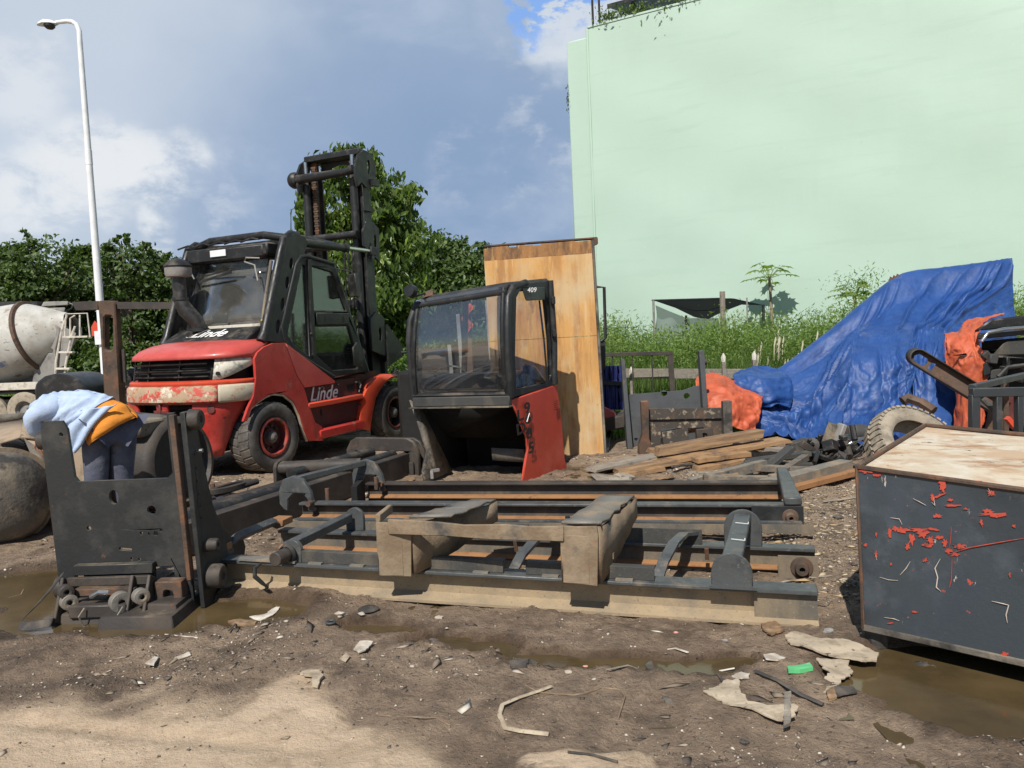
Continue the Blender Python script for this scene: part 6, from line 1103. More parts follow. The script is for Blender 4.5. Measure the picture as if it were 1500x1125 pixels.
q = MB(); q.hexa([P(878, 634, YM-.35), P(916, 627, YM-.35), P(918, 606, YM-.35), P(880, 615, YM-.35)], [P(878, 634, YM+.4), P(916, 622, YM+.4), P(916, 600, YM+.4), P(880, 608, YM+.4)]); q.build('dirty_base', m_brownsteel, mc, world=True, bevel=.02)
rd = thing('blue_radiator', 'dark blue finned radiator standing between wooden panel and grey plate', 'radiator', P(893, 600, 10.9)-V((0, 0, P(893, 600, 10.9).z)))
for k in range(7): q = MB(); q.beam(P(884+4*k, 536, 10.9), P(885+3.6*k, 600, 10.9), .022, .12); q.build('fin', m_blue, rd, world=True)
q = MB(); q.beam(P(882, 560, 10.85), P(912, 562, 10.85), .06, .06); q.build('tie_bar', m_dark, rd, world=True)
# ------------------------------------------------------------------ fence rail and black guard rail
fr = thing('low_fence', 'low weathered grey rail fence running through the weeds', 'fence', P(1000, 560, 12.3)-V((0, 0, P(1000, 560, 12.3).z)))
wbar(fr, 'rail', P(880, 547, 12.3), P(1200, 548, 12.3), .05, .16, m_plankg)
for px, pt in ((1060, 530), (1105, 527), (925, 550), (1170, 530)):
    p0 = P(px, pt, 12.25); wbar(fr, 'post', (p0.x, 12.22, 0), p0, .06, .07, m_plankg)
    q = MB(); q.tube([p0, p0+V((0, 0, .08)), p0+V((0, 0, .14))], [.035, .04, .008], 6); q.build('post_tip', m_pale, fr, world=True)
gd = thing('guard_rail', 'black steel guard rail frame above the grey fence in the weeds', 'rail', P(930, 560, 11.9)-V((0, 0, P(930, 560, 11.9).z)))
wbar(gd, 'top_rail', P(880, 520, 11.9), P(984, 517, 11.9), .06, .06, m_brownsteel); wbar(gd, 'upright', P(982, 517, 11.9), V((P(984, 517, 11.9).x, 11.9, 0)), .05, .08, m_brownsteel)
for px in (897, 926, 955): q = MB(); p0 = P(px, 520, 11.9); q.cyl(p0, (p0.x, 11.9, 0), .01, 6); q.build('rod', m_brownsteel, gd, world=True)
# ------------------------------------------------------------------ grey carriage plate and the rusty fork frame before it
gp = thing('carriage_plate', 'large grey steel carriage plate with two uprights standing in the yard', 'steel plate', V((P(975, 655, 9.6).x, 9.6, 0)))
gpo = [(917, 573), (922, 578), (1000, 572), (1018, 566), (1030, 564), (1036, 640), (1030, 650), (990, 652), (985, 640), (945, 640), (940, 652), (921, 655), (919, 620)]
q = MB(); Yg = 9.6
def pl_px(mbq, pts, holes, Yd, th=.03):
    o_ = P(*pts[0], Yd); k_ = lambda p: (lambda w_: (w_.x-o_.x, w_.z-o_.z))(P(*p, Yd)); mbq.plate([k_(p) for p in pts], [[k_(p) for p in h] for h in holes], o_, (1, 0, 0), (0, 0, 1), -th); return mbq
def pcirc(px, py, r, n=12): return [(px+r*math.cos(a), py+r*math.sin(a)) for a in np.linspace(0, 2*pi, n, endpoint=False)]
pl_px(q, gpo, [pcirc(973, 576, 4.5), pcirc(1006, 580, 4.5), pcirc(932, 643, 3)], Yg).build('plate', m_gplate, gp, world=True, bevel=.004)
pl_px(MB(), [(908, 525), (913, 526), (925, 655), (917, 655)], [], Yg-.04, -.12).build('upright', m_gplate, gp, world=True, bevel=.004)
pl_px(MB(), [(1021, 514), (1028, 513), (1036, 640), (1029, 640)], [], Yg-.04, -.12).build('upright', m_gplate, gp, world=True, bevel=.004)
q = MB(); q.cyl(P(1030, 530, Yg-.08), P(1035, 530, Yg-.08), .04, 14); q.build('roller', m_brownsteel, gp, world=True)
bf = thing('fork_mount', 'rusty brown fork frame with two stub uprights in front of the grey plate', 'fork attachment', V((P(1000, 650, 9.1).x, 9.1, 0)))
Yb = 9.1
pl_px(MB(), [(949, 600), (1058, 598), (1062, 638), (1030, 642), (1028, 625), (1006, 626), (1006, 648), (970, 652), (968, 632), (1000, 626), (966, 626), (966, 655), (950, 656)], [], Yb, -.08).build('cross_plate', m_spat, bf, world=True, bevel=.004)
pl_px(MB(), [(950, 598), (1060, 597), (1061, 612), (951, 614)], [], Yb-.06, -.05).build('upper_beam', m_spat, bf, world=True, bevel=.006)
pl_px(MB(), [(937, 587), (948, 586), (949, 640), (957, 664), (957, 669), (933, 669), (934, 650), (939, 635)], [], Yb-.12, -.10).build('fork_shank', m_rust, bf, world=True, bevel=.008)
pl_px(MB(), [(1056, 587), (1069, 586), (1070, 640), (1057, 640)], [], Yb-.10, -.10).build('fork_shank', m_tank, bf, world=True, bevel=.008)
pl_px(MB(), [(1018, 628), (1042, 626), (1043, 648), (1019, 650)], [pcirc(1030, 637, 4)], Yb-.03, -.08).build('bored_block', m_brownsteel, bf, world=True, bevel=.006)
q = MB(); q.beam(P(940, 668, 8.9)+V((0, 0, 0)), P(935, 690, 8.2)*1, .12, .05)
# ------------------------------------------------------------------ timber pile: every plank is a thing
PG = 'loose planks heaped in front of the grey plate'
def plank(p0, p1, Y0, Y1, w_, h, mat, lab, tilt=0.):
    a = P(*p0, Y0); b_ = P(*p1, Y1); d = (b_-a); L_ = d.length; d.normalize(); x = d.cross(Z).normalized(); zz = x.cross(d).normalized(); R_ = Matrix.Rotation(tilt, 3, d); x = R_ @ x; zz = R_ @ zz
    r = random.Random(int(p0[0]*7+p0[1])); c0 = (a+b_)/2; vs = []; n = 8
    for i in range(n+1):
        t = i/n-.5; j = r.uniform(-.004, .004); e = (.012 if i in (0, n) else .0)
        for sx, sz in ((-1, -1), (1, -1), (1, 1), (-1, 1)): vs.append(d*(t*L_+(r.uniform(-.03, .03) if e else 0))+x*(sx*w_/2+r.uniform(-.004, .004))+zz*(sz*h/2+j))
    fs = [(i*4+k, i*4+(k+1) % 4, (i+1)*4+(k+1) % 4, (i+1)*4+k) for i in range(n) for k in range(4)]+[(3, 2, 1, 0), (n*4, n*4+1, n*4+2, n*4+3)]
    q = MB(); M3 = Matrix((d, x, zz)); q.add([M3 @ p for p in vs], fs); o = q.build('plank', mat, bevel=.003); o.matrix_world = Matrix.Translation(c0) @ M3.transposed().to_4x4(); tag(o, lab, 'plank', PG); return o
plank((962, 661), (1114, 634), 8.3, 8.5, .16, .09, m_planko if False else m_plank, 'thick brown beam lying topmost on the plank heap')
plank((930, 683), (1150, 644), 8.1, 8.5, .26, .045, m_planko, 'long orange brown plank crossing the whole heap below the topmost beam')
plank((866, 688), (962, 667), 8.0, 8.4, .22, .03, m_plankg, 'grey plank with a pointed end sticking out left of the heap')
plank((905, 690), (1010, 672), 7.95, 8.2, .16, .05, m_plank, 'brown board under the pointed grey plank')
plank((902, 697), (968, 686), 7.85, 8.0, .14, .05, m_planko, 'short rusty coloured block low at the left of the heap')
plank((1018, 674), (1094, 664), 8.0, 8.2, .16, .05, m_planko, 'short orange board, upper one of two stacked in the middle of the heap')
plank((1020, 687), (1092, 675), 7.9, 8.1, .16, .055, m_planko, 'short orange board, lower one of two stacked in the middle of the heap')
plank((870, 700), (930, 703), 7.7, 7.8, .25, .02, m_plankg, 'thin grey slab flat on the ground at the left foot of the heap', .1)
plank((968, 702), (1000, 694), 7.7, 8.0, .12, .03, m_planko, 'short splintered offcut on the ground in front of the heap')
plank((1000, 704), (1030, 700), 7.7, 7.8, .08, .03, m_plank, 'smallest brown offcut on the ground before the heap')
plank((950, 660), (1120, 652), 8.7, 8.9, .18, .05, m_plank, 'dark plank half buried at the back of the heap')
plank((1000, 630), (1056, 628), 9.3, 9.35, .1, .05, m_planko, 'short board behind the rusty fork frame, left piece', .2)
plank((870, 700), (905, 678), 8.0, 8.3, .1, .03, m_planko, 'narrow reddish slat poking out beneath the pointed grey plank')
plank((1040, 690), (1130, 668), 8.15, 8.6, .2, .04, m_void if False else m_plank, 'shaded plank deep inside the heap at its right end')
r2 = random.Random(31)
for k, (x_, y_, ln, dy, lb_) in enumerate([(890, 704, 34, -2, 'splintered strip on the ground nearest the foot of the wooden panel'), (925, 678, 40, -6, 'thin lath above the pointed grey plank'), (955, 702, 30, -3, 'narrow offcut lying against the rear rail below the orange blocks'), (985, 684, 34, -5, 'short brown lath bridging the two low orange boards'), (1040, 700, 44, -4, 'flat lath in front of the two stacked orange boards'), (1065, 694, 36, -7, 'tilted offcut between the stacked orange boards and the ladder frame'), (1010, 664, 46, -5, 'slim batten lying directly under the topmost beam'), (1092, 662, 40, -2, 'weathered batten beside the right end of the topmost beam'), (905, 696, 22, 1, 'small chipped wedge beneath the pointed grey plank'), (1100, 702, 28, -4, 'small brown batten near the scuffed block on the ladder frame')]):
    g_ = G(x_, y_); Yk = g_.y-r2.uniform(.08, .35); plank((x_, y_), (x_+ln, y_+dy), Yk, Yk+r2.uniform(-.1, .3), r2.uniform(.05, .11), r2.uniform(.015, .035), r2.choice([m_plank, m_plankg, m_planko, m_tank]), lb_, r2.uniform(-.3, .3))
for (p0_, p1_, Y0_, Y1_, m__, lb_) in (((955, 668), (1000, 662), 8.7, 8.8, m_tank, 'dark timber block under the left end of the topmost beam'), ((1075, 652), (1160, 660), 8.6, 8.2, m_plankg, 'grey board slanting down to the right at the far end of the heap'), ((1010, 694), (1120, 690), 7.8, 7.9, m_plankg, 'long thin grey board lying flat along the front of the heap'), ((930, 678), (1020, 660), 8.35, 8.75, m_plank, 'dark brown board squeezed beneath the long orange brown plank')): plank(p0_, p1_, Y0_, Y1_, .14, .04, m__, lb_)
# ------------------------------------------------------------------ frames pile at the right
sf = thing('steel_ladder_frame', 'flat dark steel frame of welded bars lying right of the planks', 'steel frame', V((P(1120, 690, 7.8).x, 7.9, 0)))
for p0, p1, Y0, Y1, w_, h, mt_ in (((1010, 708), (1120, 680), 7.5, 8.0, .05, .07, m_greytop), ((1030, 702), (1180, 704), 7.5, 7.4, .05, .06, m_tank), ((1090, 684), (1200, 690), 8.0, 7.8, .05, .05, m_tank), ((1090, 678), (1190, 682), 8.2, 8.1, .05, .04, m_web2), ((1060, 695), (1110, 676), 7.7, 8.3, .05, .05, m_web2), ((1140, 695), (1180, 670), 7.7, 8.3, .05, .05, m_tank)):
    wbar(sf, 'bar', P(*p0, Y0-.55), P(*p1, Y1-.55), w_*1.5, h*1.3, mt_)
for p0, p1, Y0, lab in (((1095, 676), (1185, 664), 8.2, 'dark flat bar on top of the ladder frame beside the planks'), ((1120, 688), (1160, 655), 7.8, 'short grey bar leaning across the ladder frame'), ((1130, 700), (1185, 692), 7.1, 'pale scuffed block lying on the near edge of the ladder frame')):
    solo(MB().beam(P(*p0, Y0-.3), P(*p1, Y0-.2), .12, .05), 'steel_bar', m_greytop if p0[0] == 1130 else m_web2, lab, 'steel bar', bevel=.005)
sb = thing('steel_channel', 'grey channel with orange rusty underside leaning beside the navy steel box', 'steel beam', V((P(1190, 700, 7.5).x, 7.4, 0)))
wbar(sb, 'top_face', P(1120, 712, 6.6), P(1240, 681, 7.2), .14, .10, m_greytop); wbar(sb, 'rusty_foot', P(1130, 721, 6.55), P(1252, 690, 7.15), .16, .05, m_rustedge)
q = MB(); q.hexa([P(1165, 718, 7.2), P(1255, 700, 7.6), P(1255, 693, 7.6), P(1165, 712, 7.2)], [P(1165, 718, 7.5), P(1255, 700, 7.9), P(1255, 693, 7.9), P(1165, 712, 7.5)]); q.build('lower_web', m_void, sb, world=True)
# junk gearbox and engine parts
jk = thing('engine_wreck', 'heap of black greasy gearbox and engine parts between tarpaulin and steel box', 'engine', V((P(1210, 670, 8.3).x, 8.4, 0)))
r = random.Random(12)
pl_px(MB(), [(1150, 648), (1178, 640), (1180, 668), (1152, 672)], [], 8.6, -.15).build('side_plate', m_web2, jk, world=True, bevel=.01)
q = MB(); R_ = Matrix.Rotation(.35, 3, 'Y') @ Matrix.Rotation(.3, 3, 'Z'); q.box(P(1222, 637, 8.2), (.13, .18, .24), R_); q.build('gearbox', m_tank, jk, world=True, bevel=.015)
q = MB(); q.box(P(1229, 637, 8.1), (.06, .1, .25), R_); q.build('gearbox_cover', m_dullmetal, jk, world=True, bevel=.01)
q = MB(); q.lathe([(-.16, .001), (-.15, .07), (.0, .10), (.15, .09), (.17, .001)], P(1258, 634, 8.5), V((1, .1, -.1)), 16); q.build('housing', m_web2, jk, world=True, smooth=50)
q = MB(); q.tube([P(1240, 652, 8.1), P(1252, 646, 8.1), P(1266, 641, 8.15)], [.012, .03, .012], 10); q.build('shaft', m_chrome, jk, world=True)
q = MB(); q.lathe([(0, .04), (.02, .08), (.05, .08), (.06, .03)], P(1190, 652, 8.4), V((-.4, -.8, .2)), 14); q.build('pulley', m_brownsteel, jk, world=True)
for k in range(60):
    p = P(r.uniform(1175, 1290), r.uniform(640, 684), r.uniform(7.8, 8.9)); q = MB(); R_ = Matrix.Rotation(r.uniform(0, 3), 3, 'X') @ Matrix.Rotation(r.uniform(0, 3), 3, 'Z')
    if k % 3: q.box(p, (r.uniform(.05, .22), r.uniform(.04, .12), r.uniform(.03, .12)), R_)
    else: q.cyl(p, p+R_ @ V((r.uniform(.06, .2), 0, 0)), r.uniform(.015, .05), 10)
    q.build('engine_part', r.choice([m_black, m_plastic, m_brownsteel, m_dark]), jk, world=True, bevel=.006)
for k in range(9):
    p = P(r.uniform(1240, 1285), r.uniform(648, 668), 8.0); q = MB(); q.tube([p, p+V((r.uniform(-.1, .1), 0, r.uniform(0, .08))), p+V((r.uniform(-.2, .2), -.05, -.05))], .008, 5); q.build('hose', m_plastic, jk, world=True)
pdl = thing('pedal_bar', 'black ribbed bar lying on the steel frame left of the navy box', 'bar', V((P(1215, 680, 7.8).x, 7.8, .2)))
wbar(pdl, 'bar', P(1182, 661, 8.1), P(1252, 684, 7.4), .09, .04, m_black)
for k in range(6): p = P(1200+6*k, 664+2*k, 7.95-.07*k); wbar(pdl, 'rib', p+V((-.03, -.03, .03)), p+V((.03, .04, .03)), .012, .02, m_brownsteel)
# ------------------------------------------------------------------ tarpaulins: interpolated control nets with folds
def cr(p0, p1, p2, p3, t): return .5*((2*p1)+(-p0+p2)*t+(2*p0-5*p1+4*p2-p3)*t*t+(-p0+3*p1-3*p2+p3)*t*t*t)
def net(rows, nu, nv, tens=1.):
    A_ = np.array([[tuple(p) for p in r] for r in rows], float); R_, C_ = A_.shape[:2]
    def interp(arr, n):
        k = arr.shape[0]; o = []
        for i in range(n+1):
            s = i/n*(k-1); a = min(int(s), k-2); t = s-a; g = lambda j: arr[max(0, min(k-1, j))]; o.append(cr(g(a-1), g(a), g(a+1), g(a+2), t))
        return np.array(o)
    M1 = interp(A_, nv); M2 = np.array([interp(M1[j], nu) for j in range(nv+1)]); return M2     # (nv+1, nu+1, 3)
def cloth(name, rows, nu, nv, wr, mat, label, cat, loc, seed, solid=.006):
    S = net(rows, nu, nv); du = np.gradient(S, axis=1); dv = np.gradient(S, axis=0); n_ = np.cross(du, dv); n_ /= np.linalg.norm(n_, axis=2)[..., None]+1e-9
    if n_[..., 1].mean() > 0: n_ = -n_
    uu, vv = np.meshgrid(np.linspace(0, 1, nu+1), np.linspace(0, 1, nv+1)); S = S+n_*wr(uu, vv)[..., None]
    S -= np.array(loc); i_ = (np.arange(nv)[:, None]*(nu+1)+np.arange(nu)[None]).ravel(); f = np.stack([i_, i_+1, i_+nu+2, i_+nu+1], -1)
    o = rawmesh(name, S.reshape(-1, 3), f, mat, None, True, None); o.location = loc; md = o.modifiers.new('thick', 'SOLIDIFY'); md.thickness = solid; tag(o, label, cat); return o
T3 = lambda a, Y=None: P(a[0], a[1], a[2])
rows = [[V((3.3, 12.4, .1)), V((3.9, 12.6, .1)), V((4.6, 12.8, .1)), V((5.3, 12.8, .2)), V((6.0, 12.8, .3)), V((6.6, 12.8, .3)), V((7.2, 12.6, .3)), V((7.9, 12.4, .3))],
        [T3(p) for p in ((1080, 552, 10.9), (1125, 549, 11.0), (1200, 496, 11.2), (1262, 447, 11.3), (1316, 409, 11.4), (1380, 399, 11.4), (1440, 392, 11.3), (1480, 387, 11.2))],
        [T3(p) for p in ((1083, 570, 10.6), (1132, 568, 10.6), (1200, 532, 10.75), (1262, 484, 10.75), (1320, 448, 10.85), (1382, 438, 10.9), (1440, 430, 10.9), (1482, 420, 11.05))],
        [T3(p) for p in ((1086, 592, 10.3), (1140, 592, 10.3), (1196, 570, 10.3), (1252, 500, 10.25), (1322, 488, 10.25), (1376, 480, 10.35), (1432, 468, 10.6), (1483, 452, 10.95))],
        [T3(p) for p in ((1092, 607, 10.15), (1145, 618, 10.05), (1198, 600, 10.0), (1254, 540, 9.85), (1326, 524, 9.7), (1380, 514, 9.7), (1432, 500, 10.4), (1484, 490, 10.9))],
        [T3(p) for p in ((1100, 622, 10.0), (1150, 638, 9.75), (1203, 636, 9.6), (1258, 600, 9.5), (1330, 585, 9.35), (1392, 570, 9.35), (1436, 545, 10.2), (1485, 530, 10.8))],
        [V(G(1108, 640)), V(G(1156, 655)), V(G(1208, 662)), V(G(1262, 664)), V(G(1332, 662)), V(G(1404, 650)), V(G(1445, 625)), V(G(1490, 610))]]
def rdg(x, y, o=3): return 1-2*np.abs(vn2.fbm(x, y, o))
def wr_blue(u, v):
    a = vn1.fbm(u*5-v*3.1, v*3+u*2, 4); edge = sstep(.15, .40, v)
    ph = u*1.15+v*.62+.05*a                                     # long straight folds running down from the peak
    diag = np.zeros_like(u)
    for c0, wd, am in ((1.2, .008, .05), (.93, .009, .045), (1.16, .006, .05), (1.12, .009, .06), (1.04, .010, .05), (.80, .007, .035), (.74, .009, .05), (.66, .008, .05)): diag += am*1.7*np.exp(-np.abs(ph-c0)/wd)
    ph2 = v-.16-(1.0-u)*.95; fan = .08*np.exp(-np.abs(ph2-.02*a)/.012)*sstep(.45, .6, u)+.075*np.exp(-np.abs(ph2-.09)/.015)*sstep(.5, .7, u)+.03*np.exp(-np.abs(ph2+.06)/.012)*sstep(.55, .75, u)
    drape = .065*np.abs(np.sin(u*21+a*2.2))*sstep(.45, .62, v)*sstep(.36, .46, u)
    low = .16*(np.abs(np.sin(v*15-u*6+a*2.5))-.5)*sstep(.5, .68, v)*sstep(.46, .30, u)
    gath = .06*np.abs(np.sin(v*34-u*20+a*5))*np.exp(-((u-.13)/.09)**2)*sstep(.2, .4, v)
    cr_ = .016*rdg(u*24+v*9, v*15-u*4, 3)**3*sstep(.3, .6, v)+.006*rdg(u*40, v*34, 2)**2+.010*vn3.fbm(u*26, v*20, 3)
    return (.05*a+diag+fan+drape+low+gath)*edge+cr_*(.25+.75*edge)
bt = cloth('blue_tarpaulin', rows, 260, 200, wr_blue, m_tarp, 'huge wrinkled blue tarpaulin draped over a sloping machine before the green wall', 'tarpaulin', (5.2, 10.6, 0), 1)
# doubled flap hanging over the front
fl = [[T3(p) for p in ((1256, 489, 10.12), (1300, 487, 10.1), (1336, 487, 10.1))], [T3(p) for p in ((1256, 520, 9.72), (1304, 520, 9.66), (1336, 518, 9.62))], [T3(p) for p in ((1262, 545, 9.6), (1306, 552, 9.5), (1336, 548, 9.5))]]
cloth('tarpaulin_flap', [[T3(p) for p in ((1250, 490, 10.05), (1295, 486, 10.0), (1338, 484, 10.0))], [T3(p) for p in ((1246, 530, 9.6), (1296, 526, 9.5), (1337, 520, 9.45))], [T3(p) for p in ((1238, 580, 9.35), (1300, 572, 9.3), (1338, 549, 9.35))], [T3(p) for p in ((1232, 632, 9.25), (1300, 610, 9.2), (1330, 590, 9.25))]], 80, 70,
      lambda u, v: .045*np.abs(np.sin(u*9+vn1.fbm(u*3, v*3, 3)*3))*sstep(.05, .4, v)+.02*rdg(u*6, v*7)**3+.008*rdg(u*14, v*16)**2, m_tarp, 'crumpled shiny blue flap folded over the front of the big tarpaulin', 'tarpaulin', (5., 9.5, .5), 2)
cloth('tarpaulin_flap', [[T3(p) for p in ((1345, 484, 9.9), (1366, 481, 9.85), (1384, 482, 9.9))], [T3(p) for p in ((1338, 530, 9.55), (1362, 530, 9.4), (1400, 530, 9.5))], [T3(p) for p in ((1336, 590, 9.2), (1368, 590, 9.15), (1412, 585, 9.3))], [T3(p) for p in ((1330, 640, 9.1), (1372, 645, 9.0), (1420, 625, 9.2))]], 60, 70,
      lambda u, v: .045*np.abs(np.sin(u*6+2+vn1.fbm(u*3+3, v*3, 3)*3))*sstep(.05, .4, v)+.02*rdg(u*5+5, v*8)**3+.008*rdg(u*12, v*16)**2, m_tarp, 'narrow blue flap hanging right of the crumpled one, above the old tyre', 'tarpaulin', (5.4, 9.4, .3), 3)
cloth('tarpaulin_tail', [[T3(p) for p in ((1076, 553, 10.75), (1100, 546, 10.75), (1132, 545, 10.8))], [T3(p) for p in ((1079, 566, 10.4), (1108, 556, 10.3), (1150, 556, 10.5))], [T3(p) for p in ((1092, 585, 10.25), (1118, 580, 10.1), (1158, 580, 10.25))], [T3(p) for p in ((1108, 590, 10.2), (1130, 592, 10.1), (1150, 596, 10.2))]], 50, 50,
      lambda u, v: .06*rdg(u*2+v*3, v*4-u*2, 1)+.025*rdg(u*5, v*8, 2)+.01*rdg(u*13, v*14, 2), m_tarp, 'bunched dark blue tarpaulin tail at the left end beside the fence', 'tarpaulin', (3.6, 10.4, .5), 4)
cloth('orange_tarpaulin', [[T3(p) for p in ((1020, 560, 10.5), (1048, 557, 10.5), (1080, 572, 10.5), (1112, 590, 10.2))], [T3(p) for p in ((1022, 580, 10.0), (1050, 572, 9.95), (1085, 582, 9.95), (1112, 594, 9.9))], [T3(p) for p in ((1028, 600, 9.8), (1052, 592, 9.7), (1082, 600, 9.75), (1106, 612, 9.8))], [T3(p) for p in ((1030, 625, 9.65), (1060, 625, 9.6), (1084, 632, 9.6), (1098, 640, 9.7))]], 90, 60,
      lambda u, v: .07*rdg(u*2.2+v*3, v*4-u*3, 1)+.035*rdg(u*5+v*3, v*8, 2)+.012*rdg(u*13, v*14, 2), m_otarp, 'crumpled orange tarpaulin between the grey plate and the blue one', 'tarpaulin', (3.0, 9.9, .3), 5)
cloth('orange_tarpaulin', [[T3(p) for p in ((1384, 493, 8.95), (1398, 486, 9.2), (1425, 472, 9.3), (1472, 461, 9.3))], [T3(p) for p in ((1386, 498, 8.8), (1402, 487, 8.85), (1425, 481, 8.8), (1462, 466, 8.8))], [T3(p) for p in ((1383, 510, 8.75), (1404, 505, 8.6), (1428, 500, 8.6), (1434, 486, 8.6))], [T3(p) for p in ((1390, 535, 8.7), (1408, 535, 8.55), (1430, 530, 8.5), (1436, 530, 8.55))], [T3(p) for p in ((1400, 575, 8.7), (1414, 578, 8.55), (1432, 572, 8.5), (1437, 560, 8.55))], [T3(p) for p in ((1398, 628, 8.7), (1415, 632, 8.55), (1432, 630, 8.5), (1440, 620, 8.55))]], 70, 110,
      lambda u, v: .05*vn1.fbm(u*3, v*5, 2)+.03*rdg(u*5+3, v*7, 2)**3+.008*rdg(u*12, v*20, 2)**2, m_otarp, 'orange tarpaulin hanging over the engine at the right edge', 'tarpaulin', (4.9, 8.7, .2), 6)
# body under the blue sheet, its bolts sticking out at the peak
q = MB()
for k in range(3): p = P(1304+5*k, 414-2*k, 11.2); q = MB(); q.tube([p, p+V((.02, 0, .06)), p+V((.05, 0, .03))], [.03, .035, .02], 7); o = solo(q, 'rusty_shackle', m_rust, ['leftmost', 'middle', 'rightmost'][k]+' of three rusty shackles on the ridge of the blue tarpaulin', 'shackle')
# ------------------------------------------------------------------ machinery at the right frame edge
en = thing('engine_block', 'black forklift engine bay exposed under the orange tarpaulin at the right', 'engine', V((5.7, 8.9, 0)))
def blk(nm, pts, Y0, Y1, mt_, bev=.01): q = MB(); q.hexa([P(*p, Y0) for p in pts], [P(*p, Y1) for p in pts]); return q.build(nm, mt_, en, world=True, bevel=bev)
blk('hood', [(1426, 485), (1530, 476), (1530, 458), (1452, 468)], 8.6, 9.6, m_black, .02); blk('hood_lip', [(1432, 497), (1530, 488), (1530, 480), (1432, 488)], 8.45, 8.7, m_dark)
blk('engine_core', [(1436, 625), (1540, 620), (1540, 490), (1438, 500)], 9.0, 9.8, m_void); blk('cover_plate', [(1448, 522), (1475, 498), (1530, 495), (1530, 520), (1500, 525)], 8.5, 8.7, m_web2, .02)
blk('mount', [(1438, 535), (1455, 533), (1456, 518), (1440, 520)], 8.5, 8.7, m_brownsteel); blk('mount', [(1440, 552), (1452, 548), (1450, 530), (1440, 532)], 8.45, 8.6, m_dark); blk('valve_block', [(1450, 556), (1472, 552), (1466, 540), (1452, 542)], 8.4, 8.6, m_web2)
q = MB(); q.tube([P(1438, 500, 8.4), P(1447, 487, 8.4), P(1470, 482, 8.4), P(1530, 477, 8.4)], .018, 8); q.build('chrome_pipe', m_chrome, en, world=True, smooth=60)
q = MB(); q.tube([P(1462, 552, 8.3), P(1475, 538, 8.3), P(1530, 532, 8.3)], .025, 8); q.build('lower_pipe', m_dark, en, world=True, smooth=60)
r = random.Random(9)
for k in range(14):
    p = P(r.uniform(1442, 1510), r.uniform(515, 560), r.uniform(8.4, 8.9)); q = MB(); q.box(p, (r.uniform(.05, .16), .1, r.uniform(.04, .10)), Matrix.Rotation(r.uniform(0, 3), 3, 'Y')); q.build('engine_part', r.choice([m_black, m_plastic, m_brownsteel, m_web2]), en, world=True, bevel=.01)
blk('sump', [(1446, 628), (1530, 625), (1530, 575), (1452, 580)], 8.5, 8.9, m_redshade)
# U channel with rounded nose
ch = thing('slotted_channel', 'brown rusty U channel with rounded slotted nose jutting out before the tarpaulins', 'steel beam', P(1390, 545, 7.6)-V((0, 0, .0)))
c0, c1 = P(1340, 522, 7.6), P(1450, 590, 7.35); d = (c1-c0).normalized(); sdv = V((0, -1, 0)); sdv = (sdv-d*sdv.dot(d)).normalized(); upc = d.cross(sdv).normalized(); upc = upc if upc.z > 0 else -upc
Wc = .16; out_ = [(Wc*.5*math.cos(a)*-1, Wc*.5*math.sin(a)) for a in np.linspace(-pi/2, pi/2, 12)]; out_ = [(x, y) for x, y in out_]+[(.95, Wc/2), (.95, -Wc/2)]
sl1 = [(.05+x*.05, y*.045) for x, y in circ(0, 0, 1, 10)]; sl1 = [(.02, -.045), (.11, -.045), (.13, 0), (.11, .045), (.02, .045), (-.01, 0)]; sl2 = [(.16, -.035), (.20, -.04), (.20, .045), (.16, .035)]
q = MB(); q.plate(out_, [sl1, sl2], c0, d, upc, .015); q.build('channel_web', m_rust, ch, world=True, bevel=.002)
rim = [(x, y) for x, y in out_[:12]]; rp = [c0+d*.9-upc*Wc/2]+[c0+d*x+upc*y for x, y in rim]+[c0+d*.9+upc*Wc/2]
q = MB(); vs = []
for p in rp: vs += [p-sdv*.005*0, p+V((0, -.09, -.01))]
q.add(vs, [(2*i, 2*i+1, 2*i+3, 2*i+2) for i in range(len(rp)-1)]); q.build('channel_flange', m_brownsteel, ch, world=True, solid=.012)
nz = solo(MB().tube([P(1322, 588, 7.3), P(1330, 583, 7.3), P(1350, 590, 7.2), P(1368, 602, 7.1)], .05, 6), 'brown_bracket', m_rust, 'small brown bracket poking out above the old tyre', 'bracket')
q = MB()
# dark welded rack
rk = thing('welded_rack', 'dark grey welded steel rack behind the navy box at the right edge', 'rack', V((4.1, 6.2, 0)))
YR = 6.1; mr_ = M('dark_grey_rack', (.035, .04, .044), .5, 0, [((.09, .085, .08), 6, .55, .75, .8), ((.2, .17, .13), 22, .66, .72, .9)], (50, .2))
for nm, p0, p1, w_, h in (('front_rail', (1422, 575), (1530, 573), .07, .07), ):
    wbar(rk, nm, P(*p0, YR), P(*p1, YR), w_, h, mr_)
for px in (1427, 1461, 1492): wbar(rk, 'upright', P(px, 640, YR), P(px, 578, YR), .06, .045 if px > 1430 else .07, mr_)
wbar(rk, 'side_rail', P(1424, 568, YR+.06), P(1520, 545, YR+1.3), .06, .05, mr_); wbar(rk, 'rear_rail', P(1500, 552, YR+1.2), P(1560, 550, YR+1.2), .06, .05, mr_)
wbar(rk, 'rear_upright', P(1472, 640, YR+.9), P(1472, 560, YR+.9), .05, .05, m_rust)
solo(MB().beam(P(1436, 582, 6.4), P(1460, 604, 6.2), .05, .02), 'flat_strap', m_tank, 'small tan steel strip leaning inside the dark rack', 'offcut')
solo(MB().hexa([P(1440, 640, 6.9), P(1470, 640, 6.9), P(1470, 600, 6.9), P(1448, 600, 6.9)], [P(1440, 640, 7.2), P(1470, 640, 7.2), P(1470, 600, 7.2), P(1448, 600, 7.2)]), 'rusty_tub', m_rust, 'rust red tub standing behind the dark rack uprights', 'container', bevel=.02)
